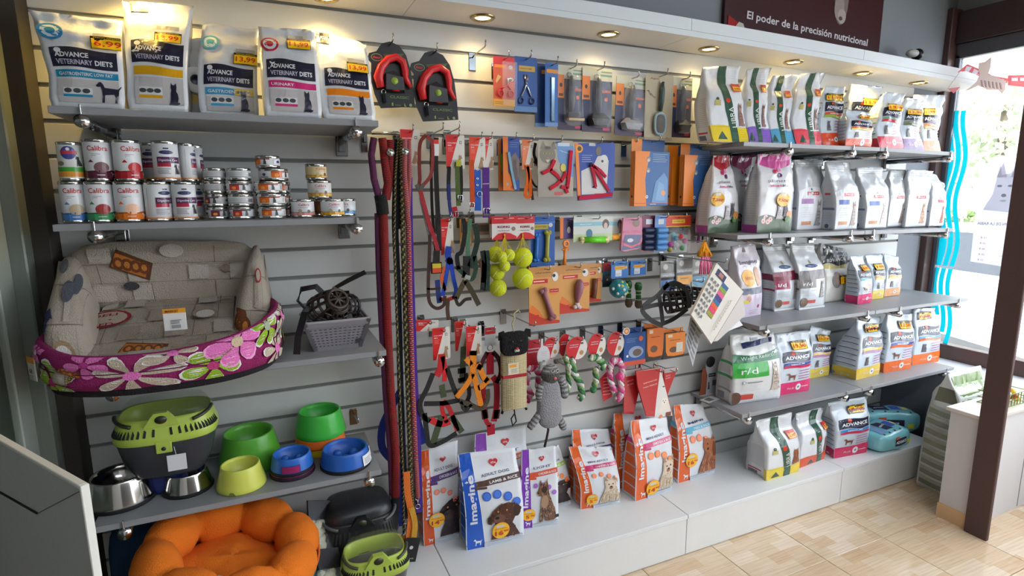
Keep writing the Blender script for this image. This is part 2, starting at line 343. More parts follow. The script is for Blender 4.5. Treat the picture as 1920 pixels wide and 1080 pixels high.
# ---------------------------------------------------------------- standing food bags
def ip(keys, v):
    for (a, *p), (b, *q) in zip(keys, keys[1:]):
        if v <= b + 1e-9:
            t = (v - a) / (b - a); t = t * t * (3 - 2 * t)
            return [x + (y - x) * t for x, y in zip(p, q)]
    return list(keys[-1][1:])
STAND = [(0, 1, 1, 0), (.06, 1.02, 1.02, 0), (.45, 1.01, .96, 0), (.72, .99, .62, 0), (.9, .98, .12, 0), (1, .98, .03, 0)]
PILLOW = [(0, .96, .8, 0), (.1, 1, 1, 0), (.5, 1, 1, 0), (.75, .98, .7, 0), (.92, .97, .12, 0), (1, .99, .03, 0)]
NECK = [(0, 1, 1, 0), (.06, 1.01, 1.0, 0), (.5, 1, .96, 0), (.62, .97, .85, 0), (.8, .82, .32, .05), (.9, .8, .1, .1), (1, .8, .05, .1)]
class Bag:
    def __init__(s, name, label, bl, br, tl, tr, depth=.09, z=None, y=None, keys=STAND, col=S(226, 229, 233), mat='foil', group=None, seed=0, wrk=.004, bulge=.012, topmix=1., lean=0.):
        s.lean = lean
        if z is not None and y is None: A = PZ(*bl, z); B = PZ(*br, z)
        else: A = PY(*bl, y); B = PY(*br, y); A.z = B.z = z if z is not None else (A.z + B.z) / 2
        s.yaw = max(-.4, min(.4, math.atan2(B.y - A.y, B.x - A.x))); s.W = (B - A).length; s.D = depth
        mid = (A + B) / 2; yt = mid.y + depth / 2 + lean
        TL, TR = PY(*tl, yt), PY(*tr, yt); s.H = (TL.z + TR.z) / 2 - mid.z
        nx, ny = -math.sin(s.yaw), math.cos(s.yaw)
        c = mid + Vector((nx, ny, 0)) * (depth / 2); s.wt = (TR.x - TL.x) / s.W; s.sh = ((TL.x + TR.x) / 2 - c.x) / s.W
        s.tilt = (TR.z - TL.z) * topmix; s.keys = keys; s.seed = sum(map(ord, label)) % 997; s.wrk = wrk; s.bulge = bulge
        kt = keys[-1][1]
        s.wk = s.wt / kt
        n1, n2, nv = 14, 4, 22; mb = MB(); ring = [(i / n1) for i in range(n1)] + [1 + i / n2 for i in range(n2)] + [2 + i / 8 for i in range(8)] + [3 + i / n2 for i in range(n2)]
        m = len(ring); vs = []
        for j in range(nv + 1):
            for q in ring: vs.append(s.P(q, j / nv, 0))
        fs = [(j * m + k, j * m + (k + 1) % m, (j + 1) * m + (k + 1) % m, (j + 1) * m + k) for j in range(nv) for k in range(m)]
        fs += [tuple(reversed(range(m))), tuple(nv * m + k for k in range(m))]
        mb.add(vs, fs, col, True)
        s.o = mb.build(name, mat, None, (c.x, c.y, mid.z + .0005), s.yaw, label=label, category='pet food bag', group=group)
        G = [[s.P(i / n1, j / nv, 0) for i in range(n1 + 1)] for j in range(nv + 1)]
        def FF(u, v, e):
            a = max(0., min(.9999, u)) * n1; b = max(0., min(.9999, v)) * nv; i, j = int(a), int(b); a -= i; b -= j
            p = (G[j][i] * (1 - a) + G[j][i + 1] * a) * (1 - b) + (G[j + 1][i] * (1 - a) + G[j + 1][i + 1] * a) * b
            return Vector((p.x, p.y - e, p.z))
        s.d = Dec(FF, s.W, s.H, .0014, .0002, fine=.072); s.d.tx = .0009; s.p = Dec(FF, s.W, s.H, .0085, .0006, fine=.072); s.left = Dec(lambda u, v, e: s.P(3 + u, v, e), depth, s.H)
    def P(s, q, v, e):
        v = max(0., min(1., v)); w, d, yo = ip(s.keys, v)
        tv = max(0, (v - .3) / .7); w *= 1 + (s.wk - 1) * tv ** 1.3
        hw = s.W * w / 2; hd = s.D * d / 2; cx = s.sh * s.W * tv ** 1.3; yc = yo * s.D + s.lean * v
        b = s.bulge * math.sin(math.pi * min(1, v * 1.15)) if v < .87 else 0
        if q <= 1:
            x = -hw + 2 * hw * q; y = -hd - b * math.sin(math.pi * max(0, min(1, q))) ** .8 - e; nz = 1
        elif q < 2: t = q - 1; x = hw - math.sin(math.pi * t) * hd * .18 + e; y = -hd + 2 * hd * t; nz = .3
        elif q <= 3: t = q - 2; x = hw - 2 * hw * t; y = hd + b * .6 * math.sin(math.pi * t) + e; nz = .5
        else: t = q - 3; x = -hw + math.sin(math.pi * t) * hd * .18 - e; y = hd - 2 * hd * t; nz = .3
        a = s.wrk * (.35 + 1.5 * v * v) * (min(1, v * 6))
        n = noise.noise(Vector((x * 22 + s.seed, (0 if q <= 1 else 9) + s.seed, v * s.H * 16))) + .6 * noise.noise(Vector((x * 50 - s.seed, 3., v * s.H * 34 + x * 20)))
        y -= a * n * nz * (1 if q <= 1 else -1)
        z = v * s.H + s.tilt * (x / max(hw, 1e-4)) * .5 * tv ** 2
        if v > .97 : z += .004 * noise.noise(Vector((x * 18 + s.seed, 0, 0)))
        return Vector((x + cx, y + yc, z))
    def done(s, side=True):
        if s.d.mb.f: s.d.done('front_print', 'print', s.o)
        if s.p.mb.f: s.p.done('price_sticker', 'print', s.o)
        if s.left.mb.f: s.left.done('side_print', 'print', s.o)
        return s.o
# ================================================================ the room
def struct(o, label=None):
    o['kind'] = 'structure'
    if label: o['label'] = label
    return o
ZT = 2.155
XE = 3.40      # right end of the slatwall
XW = 3.70      # plane of the street window
# floor: base and single wood-look tiles
def tile_mat():
    m = D.materials.new('wood_block_tile'); m.use_nodes = True; t = m.node_tree; n = t.nodes; p = n['Principled BSDF']
    tc = n.new('ShaderNodeTexCoord'); oi = n.new('ShaderNodeObjectInfo'); ad = n.new('ShaderNodeVectorMath'); ad.operation = 'MULTIPLY_ADD'
    rnd = n.new('ShaderNodeVectorMath'); rnd.operation = 'SCALE'; rnd.inputs[0].default_value = (1.25, .75, 0)
    t.links.new(oi.outputs['Random'], rnd.inputs['Scale'])
    fl = n.new('ShaderNodeVectorMath'); fl.operation = 'SNAP'; fl.inputs[1].default_value = (.1242, .0621, 1); t.links.new(rnd.outputs[0], fl.inputs[0])
    ad.inputs[1].default_value = (1, 1, 1); t.links.new(tc.outputs['Object'], ad.inputs[0]); t.links.new(fl.outputs[0], ad.inputs[2])
    br = n.new('ShaderNodeTexBrick'); br.inputs['Scale'].default_value = 1; br.inputs['Brick Width'].default_value = .1242; br.inputs['Row Height'].default_value = .0621
    br.inputs['Mortar Size'].default_value = 0; br.inputs['Color1'].default_value = (0, 0, 0, 1); br.inputs['Color2'].default_value = (1, 1, 1, 1); br.inputs['Mortar'].default_value = (.5, .5, .5, 1)
    br.offset = .37; br.offset_frequency = 2; br.squash = .8; br.squash_frequency = 3
    t.links.new(ad.outputs[0], br.inputs['Vector'])
    rp = n.new('ShaderNodeValToRGB'); e = rp.color_ramp.elements
    e[0].color = S(216, 190, 158); e[1].color = S(225, 206, 180)
    for q, c in ((.3, S(221, 198, 168)), (.55, S(211, 181, 146)), (.75, S(227, 209, 184))):
        x = e.new(q); x.color = c
    t.links.new(br.outputs['Color'], rp.inputs['Fac'])
    mp = n.new('ShaderNodeMapping'); mp.inputs['Scale'].default_value = (6, 120, 1); t.links.new(ad.outputs[0], mp.inputs['Vector'])
    nz = n.new('ShaderNodeTexNoise'); nz.inputs['Scale'].default_value = 1; nz.inputs['Detail'].default_value = 5; t.links.new(mp.outputs[0], nz.inputs['Vector'])
    mx = n.new('ShaderNodeMix'); mx.data_type = 'RGBA'; mx.blend_type = 'MULTIPLY'; mx.inputs['Factor'].default_value = .3
    cr = n.new('ShaderNodeValToRGB'); cr.color_ramp.elements[0].color = S(190, 165, 140); cr.color_ramp.elements[0].position = .3; cr.color_ramp.elements[1].color = S(255); cr.color_ramp.elements[1].position = .6
    t.links.new(nz.outputs['Fac'], cr.inputs['Fac']); t.links.new(rp.outputs['Color'], mx.inputs['A']); t.links.new(cr.outputs['Color'], mx.inputs['B'])
    t.links.new(mx.outputs['Result'], p.inputs['Base Color']); p.inputs['Roughness'].default_value = .16; p.inputs['Coat Weight'].default_value = .5; p.inputs['Coat Roughness'].default_value = .1
    return m
floor = struct(MB().box((-1.6, -4.2, -.08), (XW + .1, .1, -.006), S(120, 96, 72)).build('floor', 'matte'))
tm = tile_mat(); tile0 = None; T = .3726
for i in range(-2, 8):
    for j in range(-5, 1):
        x0, y0 = 1.705 + i * T - .0, -.655 + j * T
        if x0 > XW - .2 and y0 > -.6: continue
        if tile0 is None:
            b = MB().box((.0012, .0012, -.01), (T - .0012, T - .0012, 0), S(220, 190, 150), b=.0012); tile0 = b.build('tile', tm, floor, (x0, y0, 0)); continue
        t = tile0.copy(); COL.objects.link(t); t.parent = floor; t.location = (x0, y0, 0)
# back wall with its slats
wb = MB(); wb.box((-.75, .0065, 0), (XE + .0, .12, 2.80), S(128, 129, 127)); wb.box((-.75, -.004, ZT + .05), (XW + .1, .03, 2.80), S(128, 134, 139))
wb.box((XE, -.0, .5), (XW + .1, .12, 2.80), S(128, 132, 140)); wb.box((XE, 0, 0), (XW + .1, .12, .5), S(122, 124, 134))
wall_back = struct(wb.build('wall_back', 'matte'))
sl0 = None
for k in range(20):
    z1 = ZT - .1 * k - .0062; z0 = ZT - .1 * (k + 1) + .0062
    if k == 19: z0 = .15
    col = S(205, 206, 204)
    if sl0 is None or k == 19:
        b = MB().box((-.56, 0, z0 - z1), (XE, .0068, 0), col, b=.0012); sl = b.build('slat', 'board', wall_back, (0, 0, z1)); sl0 = sl0 or sl; continue
    s = sl0.copy(); COL.objects.link(s); s.parent = wall_back; s.location = (0, 0, z1)
ins0 = None
for k in range(1, 20):       # aluminium lip at the foot of each groove
    if ins0 is None:
        ins0 = MB().box((-.56, .002, -.0048), (XE, .007, -.0032), S(150, 152, 152)).build('groove_lip', 'matte', wall_back, (0, 0, ZT - .1 * k)); continue
    s = ins0.copy(); COL.objects.link(s); s.parent = wall_back; s.location = (0, 0, ZT - .1 * k)
# left return: dark side panel, glass case frame, wall behind
struct(MB().box((-.60, -.09, 0), (-.555, .05, 2.8), S(58, 53, 47), b=.002).build('trim_1', 'matte'), 'dark brown upright board at the left end of the slatwall')
wl = MB(); wl.box((-1.0, -4.2, 0), (-.95, .1, 2.8), S(70, 72, 68)); wl.box((-.95, -.02, 0), (-.6, .1, 2.8), S(96, 97, 90)); struct(wl.build('wall_left', 'matte'))
gc = thing('display_case', 'tall glass display case with grey metal frame at the left end of the shelves', 'display case', (-.63, -.12, 0))
MB().box((-.035, -.03, 0), (.035, .03, 2.8), S(112, 118, 110), b=.004).build('post', 'plastic', gc); MB().box((-.02, -.12, 0), (.0, -.03, 2.8), S(150, 156, 148), b=.003).build('door_frame', 'plastic', gc)
MB().box((-.012, -1.1, 0.05), (-.006, -.12, 2.8), S(110, 125, 112)).build('glass_pane', 'clear', gc); MB().box((-.06, -1.16, 0), (0, -1.1, 2.8), S(118, 122, 116), b=.004).build('post', 'plastic', gc)
# ceiling, bulkhead, right wall with the street window
struct(MB().box((-1.6, -3.4, 2.8), (XW + .1, .1, 2.9), S(165)).build('ceiling', 'matte'))
wr = MB()
wr.box((XE, -.645, 0), (XE + .06, -.0, .52), S(122, 124, 134)); wr.box((XE, -.645, .52), (XW + .12, 0, .55), S(205, 206, 212), b=.003); wr.box((XW, -3.4, 0), (XW + .12, .1, .52), S(190)); wr.box((XW, -3.4, 2.52), (XW + .12, .1, 2.8), S(150))
wall_right = struct(wr.build('wall_right', 'matte'))
win = struct(MB().box((XW - .085, -.035, .55), (XW + .03, 0.01, 2.55), S(84, 62, 58), b=.003).build('window_1', 'plastic'), 'large street window in a brown frame')
MB().box((XW - .035, -3.3, .55), (XW + .03, -.035, .635), S(96, 72, 66), b=.003).build('bottom_rail', 'plastic', win)
MB().box((XW - .04, -3.3, 2.36), (XW + .03, -.035, 2.53), S(72, 56, 56), b=.003).build('top_rail', 'plastic', win)
MB().box((XW - .02, -3.3, 2.28), (XW + .02, -.035, 2.36), S(92, 92, 98), b=.003).build('inner_top_rail', 'plastic', win)
MB().box((XW - .02, -.06, .63), (XW + .02, -.035, 2.3), S(90, 96, 106), b=.003).build('inner_stile', 'plastic', win)
MB().box((XW - .003, -3.3, .62), (XW + .003, -.06, 2.3), WHITE).build('pane', 'glass', win)
struct(MB().box((XW - .42, -2.4, 2.62), (XW + .1, .0, 2.80), S(158, 158, 160), b=.004).build('trim_2', 'matte'), 'pale boxed bulkhead over the street window')
# canopy with its downlights
cz = [(-.62, 2.157), (.3, 2.157), (1.2, 2.157), (1.607, 2.152), (2.2, 2.142), (2.645, 2.131), (3.2, 2.116), (3.66, 2.101)]
def czat(x):
    for (a, za), (b, zb) in zip(cz, cz[1:]):
        if x <= b: return za + (zb - za) * (x - a) / (b - a)
    return cz[-1][1]
can = thing('canopy', 'long white canopy shelf with inset lamps along the top of the slatwall', 'canopy')
def canbox(x0, x1, y0, y1, dz0, dz1, col, name):
    xs = sorted({x0, x1} | {c[0] for c in cz if x0 < c[0] < x1}); b = MB(); vs = []; fs = []
    for x in xs: vs += [(x, y0, czat(x) + dz0), (x, y1, czat(x) + dz0), (x, y1, czat(x) + dz1), (x, y0, czat(x) + dz1)]
    for i in range(len(xs) - 1):
        for k in range(4): fs.append((i * 4 + k, i * 4 + (k + 1) % 4, i * 4 + 4 + (k + 1) % 4, i * 4 + 4 + k))
    fs += [(3, 2, 1, 0), tuple(len(xs) * 4 - 4 + k for k in range(4))]
    return b.add(vs, fs, col).build(name, 'board', can)
for x0, x1 in ((-.552, .5), (.502, 1.607), (1.609, 2.645), (2.647, 3.66)):
    canbox(x0, x1, -.205, -.004 if x0 < 3 else -.03, 0, .02, S(214, 210, 204), 'soffit_panel')
    canbox(x0, x1, -.189, -.004 if x0 < 3 else -.03, .05, .0655, S(190, 192, 192), 'top_panel')
    canbox(x0, x1, -.212, -.19, .0215, .066, S(208, 216, 220), 'fascia_panel')
canbox(-.552, 3.66, -.212, -.2052, -.0005, .0205, S(208, 216, 220), 'edge_strip')
lx = (.232, .765, 1.294, 1.805, 2.319, 2.811, 3.268)
for i, x in enumerate(lx):
    z = czat(x)
    l = thing('downlight', ('downlight in the canopy above the orange banded bag', 'downlight in the canopy above the empty hook plate', 'downlight in the canopy above the first brush blister', 'downlight in the canopy just left of the tall green banded bags', 'downlight in the canopy above the green banded bags', 'downlight in the canopy above the yellow lit bag with orange strip', 'downlight in the canopy nearest the street window')[i], 'lamp', (x, -.1, z), 0, 'canopy downlights')
    MB().lathe([(.043, .004), (.045, -.003), (.040, -.007), (.031, -.006), (.029, .0)], 24, S(168, 150, 110), cap=False).build('trim_ring', 'chrome', l)
    MB().lathe([(.0001, -.0015), (.029, -.0015), (.029, .004)], 20, S(255, 214, 140), cap=False).build('lamp_lens', 'lamp', l)
    sp = D.lights.new('downlight_beam', 'SPOT'); so = D.objects.new('downlight_beam', sp); COL.objects.link(so); so.parent = l
    sp.energy = (11, 4.5, 4, 4, 7, 7, 6)[i]; sp.color = (1, .70, .25) if i in (0, 4, 5) else (1, .74, .34); sp.spot_size = 2.5; sp.spot_blend = 1; sp.shadow_soft_size = .025; so.location = (0, 0, -.02)
lt = thing('downlight', 'downlight in the canopy above the two blue and yellow bags at the left', 'lamp', (-.28, -.1, 2.157), 0, 'canopy downlights')
MB().lathe([(.043, .004), (.045, -.003), (.040, -.007), (.031, -.006), (.029, .0)], 24, S(168, 150, 110), cap=False).build('trim_ring', 'chrome', lt)
MB().lathe([(.0001, -.0015), (.029, -.0015), (.029, .004)], 20, S(255, 214, 140), cap=False).build('lamp_lens', 'lamp', lt)
sp = D.lights.new('downlight_beam', 'SPOT'); so = D.objects.new('downlight_beam', sp); COL.objects.link(so); so.parent = lt; sp.energy = 16; sp.color = (1, .66, .17); sp.spot_size = 2.5; sp.spot_blend = 1; sp.shadow_soft_size = .025; so.location = (0, 0, -.02)
# poster above the canopy
po = thing('poster', 'dark maroon poster board with white Spanish slogan standing on the canopy', 'poster', (0, 0, 0))
pl, pr, pt, pb = 1.955, 3.03, 2.75, 2.226
MB().box((pl, -.024, pb), (pr, -.006, pt), S(58, 18, 24), b=.001).build('board', 'card', po)
pd = Dec(lambda u, v, e: Vector((pl + u * (pr - pl), -.024 - e, pb + v * (pt - pb))), pr - pl, pt - pb)
a = PY(1401, 27, -.026); b = PY(1627, 80, -.026)
pd.text('El poder de la precisión nutricional', ((a.x + b.x) / 2 - pl) / (pr - pl), ((a.z + b.z) / 2 - pb) / (pt - pb), .033, S(225, 222, 226), width=b.x - a.x, rot=math.atan2(b.z - a.z, b.x - a.x), bold=.018)
c = PY(1577, 20, -.026); u, v = (c.x - pl) / (pr - pl), (c.z - pb) / (pt - pb)
pd.ell(u, v + .1, .05, S(120, 108, 104), .12); pd.ell(u - .012, v + .02, .036, S(150, 140, 134), .06); pd.ell(u + .008, v - .05, .03, S(170, 160, 154), .035); pd.ell(u, v - .07, .014, S(80, 66, 64), .01)
c = PY(1375, 44, -.026); u, v = (c.x - pl) / (pr - pl), (c.z - pb) / (pt - pb)
pd.poly([(u - .03, v - .05), (u + .06, v - .05), (u + .02, v + .02), (u - .03, v + .06)], S(170, 30, 34)); pd.poly([(u, v - .05), (u + .07, v - .05), (u + .055, v + .01), (u + .03, v + .02)], S(205, 200, 192))
c = PY(1640, 0, -.026); u = (c.x - pl) / (pr - pl); pd.poly([(u - .08, .7), (1, .55), (1, 1), (u - .1, 1)], S(110, 16, 26))
pd.done('poster_print', 'print', po)
# webcam on the canopy
c = PY(1716, 112, -.1); wz = czat(c.x) + .0665
wc = thing('webcam', 'small black camera with a clear dome standing on the canopy', 'camera', (c.x, -.1, wz))
MB().lathe([(.028, 0), (.026, .006), (.01, .012), (.008, .03)], 14, BLACK).build('base', 'plastic', wc)
MB().box((-.012, -.012, .03), (.012, .012, .042), BLACK, b=.003).ball((.012, 0, .07), .03, S(26, 24, 26), sc=(.75, 1, 1)).build('body', 'plastic', wc)
MB().ball((-.03, 0, .072), .028, S(190, 190, 186), sc=(1.5, .9, .75)).build('lens_dome', 'plastic', wc)
# plinth modules along the foot of the wall
px = [-.552, .518, 1.557, 2.537, 3.262]
names = ['white plinth section under the pet beds at the left end', 'white plinth section under the blue and purple striped bags', 'white plinth section under the orange striped bags', 'white plinth section under the aqua pads at the window end']
for i in range(4):
    x0, x1 = px[i] + .0015, px[i + 1] - .0015
    p = thing('plinth', names[i], 'plinth', (x0, 0, 0), 0, 'plinth sections')
    MB().box((0, -.386, .172), (x1 - x0, -.001, .19), S(226, 229, 230), b=.0015).build('top_board', 'board', p)
    MB().box((0, -.380, .004), (x1 - x0, -.362, .1715), S(226, 227, 226), b=.001).build('front_panel', 'board', p)
    MB().box((0.01, -.362, .002), (x1 - x0 - .01, -.02, .171), S(150)).build('carcass', 'board', p)
# shelves: board with two chrome arms each
DS = .33
def shelf(x0, x1, zl, zr, label, arms, depth=DS, col=S(146, 148, 151), group=None):
    t = thing('wall_shelf', label, 'shelf', (x0, 0, zl), 0, group); L = x1 - x0; dz = zr - zl
    T_ = Matrix.Rotation(-math.atan2(dz, L), 4, 'Y')
    MB().box((0, -depth, -.018), (L, -.004, 0), col, b=.0012, mat=T_).build('shelf_board', 'board', t)
    for a in arms:
        ax = a - x0; z = dz * ax / L
        br = MB(); br.tube([(ax, .002, z - .034), (ax, -depth + .03, z - .034)], .0125, S(176, 178, 182), n=14); br.box((ax - .02, -.006, z - .085), (ax + .02, .004, z - .012), S(170), b=.002)
        br.box((ax - .013, -.022, z - .07), (ax + .013, -.004, z - .018), S(160), b=.002)
        b = br.build('bracket_arm', 'steel', t)
        MB().tube([(ax, -depth - .008, z - .034), (ax, -depth + .032, z - .034)], .0165, S(205), n=18).build('end_disc', 'steel', b)
        MB().box((ax - .002, -depth - .006, z - .034), (ax + .002, -depth - .001, z + .006), S(225), b=.0006).build('retaining_pin', 'steel', b)
    return t
g = 'grey wall shelves'
shelf(-.455, .337, 1.757, 1.757, 'grey shelf under the large white bags at top left', (-.39, .27), group=g)
shelf(-.487, .27, 1.47, 1.47, 'grey shelf under the stacked tins', (-.40, .262), depth=.30, group=g)
shelf(-.487, .329, 1.05, 1.05, 'grey shelf under the pet bed and wire muzzle basket', (-.40, .305), group=g)
shelf(-.487, .295, .648, .648, 'grey shelf under the row of pet bowls', (-.415, .255), group=g)
shelf(1.80, 2.652, 1.742, 1.742, 'grey shelf under the tall green banded bags at top right', (2.06, 2.46), group=g)
shelf(2.655, 3.245, 1.742, 1.733, 'grey shelf under the yellow price tag bags next to the window at top', (2.69, 3.2), group=g)
shelf(1.796, 2.60, 1.364, 1.356, 'grey shelf under the two garden scene cat bags', (1.98, 2.5), group=g)
shelf(2.603, 3.308, 1.356, 1.346, 'grey shelf under the silver cat bags beside the window', (2.66, 3.25), group=g)
shelf(1.958, 2.74, .958, .957, 'grey shelf behind the hanging paper catalogue', (2.0, 2.68), group=g)
shelf(2.743, 3.53, .957, .955, 'grey shelf with three small pale bags and empty end by the window', (2.93, 3.44), group=g)
shelf(1.89, 2.70, .56, .56, 'grey shelf under the large white and green bag', (1.93, 2.58), group=g)
shelf(2.703, 3.48, .56, .565, 'grey shelf under the yellow and orange based bags', (2.77, 3.41), group=g)
# ================================================================ left section
def loft(mb, rings, n, col, smooth=True, cap=(True, True), mat=None):
    """rings: (cx, cy, z, a, b, exponent)"""
    vs = []; fs = []; cs = []
    for cx, cy, z, a, b, e in rings:
        for k in range(n):
            t = 2 * math.pi * k / n; c, s = math.cos(t), math.sin(t)
            vs.append((cx + a * math.copysign(abs(c) ** (2 / e), c), cy + b * math.copysign(abs(s) ** (2 / e), s), z))
    for i in range(len(rings) - 1):
        for k in range(n):
            fs.append((i * n + k, i * n + (k + 1) % n, (i + 1) * n + (k + 1) % n, (i + 1) * n + k)); cs.append(col[i] if isinstance(col, list) else col)
    if cap[0]: fs.append(tuple(reversed(range(n)))); cs.append(cs[0])
    if cap[1]: fs.append(tuple((len(rings) - 1) * n + k for k in range(n))); cs.append(cs[-1])
    return mb.add(vs, fs, cs, smooth, mat)
def pillow8(mb, c, col, e=3.2, n=26, m=14, puff=0., lump=0.):
    """padded cushion: a superellipsoid carried into the box of eight corners c[ix][iy][iz]"""
    vs = []; fs = []
    for i in range(m + 1):
        ph = math.pi * i / m - math.pi / 2
        for k in range(n):
            th = 2 * math.pi * k / n
            d = Vector((math.cos(ph) * math.cos(th), math.cos(ph) * math.sin(th), math.sin(ph)))
            q = (abs(d.x) ** e + abs(d.y) ** e + abs(d.z) ** e) ** (-1 / e); p = d * q * (1 + puff)
            u = [(x + 1) / 2 for x in p]; r = Vector((0, 0, 0))
            for ix in (0, 1):
                for iy in (0, 1):
                    for iz in (0, 1):
                        r += Vector(c[ix][iy][iz]) * ((u[0] if ix else 1 - u[0]) * (u[1] if iy else 1 - u[1]) * (u[2] if iz else 1 - u[2]))
            if lump: r += Vector((0, 1, .6)) * lump * noise.noise(r * 14)
            vs.append(r)
    for i in range(m):
        for k in range(n): fs.append((i * n + k, i * n + (k + 1) % n, (i + 1) * n + (k + 1) % n, (i + 1) * n + k))
    return mb.add(vs, fs, col, True)
# ---- large white bags on the top shelf
def vet_bag(label, bl, br, tl, tr, band, tx, price, icon, animal, sub=None, new=False, y=-.315, depth=.1, pu=.72, pv=.70, dv=0., keys=PILLOW, lean=.09):
    b = Bag('food_bag', label, bl, br, tl, tr, depth, z=1.757, y=y, keys=keys, wrk=.006, bulge=.014, lean=lean, group='large white pet food bags on the top left shelf')
    d = b.d; w, h = b.W, b.H; navy = S(36, 36, 58)
    wav = lambda a: .018 * math.sin(a * 5.5)
    d.rect(.1, .40 + dv, .93, .60 + dv, navy, top=wav, bot=lambda a: wav(a) * .6)
    d.rect(.12, .30 + dv, .93, .37 + dv, band, top=lambda a: wav(a) * .5, bot=lambda a: wav(a) * .3)
    d.ell(.2, .575 + dv, .007, WHITE); d.text('ADVANCE', .16, .53 + dv, .0125, WHITE, al='l', width=w * .42, bold=.03); d.text('VETERINARY', .16, .455 + dv, .0125, S(200, 196, 214), al='l', width=w * .46); d.text('DIETS', .65, .455 + dv, .0125, WHITE, al='l', width=w * .22, bold=.03)
    d.text(tx, .16, .335 + dv, .008, WHITE, al='l', width=w * min(.7, .055 * len(tx)))
    if sub: d.rect(.6, .30 + dv, .93, .37 + dv, S(222, 190, 60)); d.text(sub, .64, .335 + dv, .007, S(90, 80, 30), al='l', width=w * .24)
    d.rect(.13, .06, .93, .285 + dv, S(196, 192, 192)); d.rect(.2, .12, .58, .2, S(224, 226, 226)); d.rect(.2, .11, .58, .135, band)
    for q in (.26, .38, .5): d.ell(q, .17, .008, S(70, 74, 80), .006)
    (d.shape(DOG_STAND, .62, .06, .055, navy, .055) if animal == 'dog' else d.shape(CAT_SIT, .66, .06, .06, navy, .03))
    if icon: d.ell(.17, .78, .024, icon); d.ell(.17, .78, .018, S(215, 228, 234)); d.ell(.17, .78, .01, icon)
    d.rect(pu - .18, pv + .075, pu + .16, pv + .115, S(190, 186, 178))
    b.p.price(pu, pv, w * .42, price)
    if new: d.rect(new[0], new[1], new[0] + .25, new[1] + .12, S(40, 36, 46)); d.text('NEW', new[0] + .125, new[1] + .055, .014, WHITE, width=w * .18)
    s = b.left; s.lines(.1, .1, .9, .6, 12, S(150, 150, 156))
    return b.done()
vet_bag('large white bag with sky blue band and standing dog, leftmost on top shelf', (92, 198), (235, 204), (54, 19), (231, 41), S(30, 140, 180), 'GASTROENTERIC LOW FAT', '6,99', S(50, 140, 190), 'dog', pu=.84, pv=.685, y=-.3)
vet_bag('tallest white bag with golden yellow band and brown corner flash', (239, 204), (354, 210), (229, 2), (363, 12), S(226, 170, 20), '', '13,99', None, 'cat', new=(.1, .90), pu=.68, pv=.64, dv=-.0, y=-.30, lean=.16)
vet_bag('white bag with blue and yellow split band half behind its neighbour', (374, 209), (486, 214), (379, 44), (486, 56), S(60, 160, 205), 'GASTROENTERIC', '13,99', S(90, 170, 190), 'cat', sub='SENSITIVE', pu=.8, pv=.61, dv=-.08, y=-.25, lean=.08)
vet_bag('white bag with magenta band and round red emblem on top shelf', (495, 212), (605, 218), (484, 51), (591, 57), S(214, 40, 120), 'URINARY', '11,99', S(200, 40, 60), 'cat', pu=.68, pv=.80, dv=.0, y=-.31)
vet_bag('white bag with orange band lit brightly at the end of the top left shelf', (606, 219), (706, 223), (592, 60), (687, 82), S(245, 140, 20), '', '13,99', None, 'cat', new=(.0, .88), pu=.74, pv=.60, dv=-.04, y=-.31, lean=.15)
c = PY(361, 47, -.1)
r = thing('tissue_roll', 'white paper roll lying between the yellow banded bag and its neighbour', 'paper roll', (c.x, -.1, 1.7575 + .11), 0)
MB().lathe([(.014, -.07), (.034, -.07), (.036, -.066), (.036, .066), (.034, .07), (.014, .07), (.013, .0), (.014, -.07)], 26, S(224, 222, 214), Matrix.Rotation(math.pi / 2, 4, 'X'), cap=False).build('roll', 'paper', r)
MB().lathe([(.0141, -.0695), (.0125, -.0695), (.0125, .0695), (.0141, .0695)], 20, S(90, 84, 78), Matrix.Rotation(math.pi / 2, 4, 'X'), cap=False).build('core', 'paper', r)
b = Bag('food_bag', 'pale folded bag hidden at the back behind the white paper roll', (338, 215), (392, 216), (342, 75), (388, 70), .07, z=1.757, y=-.14, col=S(205, 206, 204)); b.d.rect(.1, .2, .9, .3, S(220, 190, 80)); b.d.rect(.1, .4, .9, .6, S(50, 60, 90)); b.done()
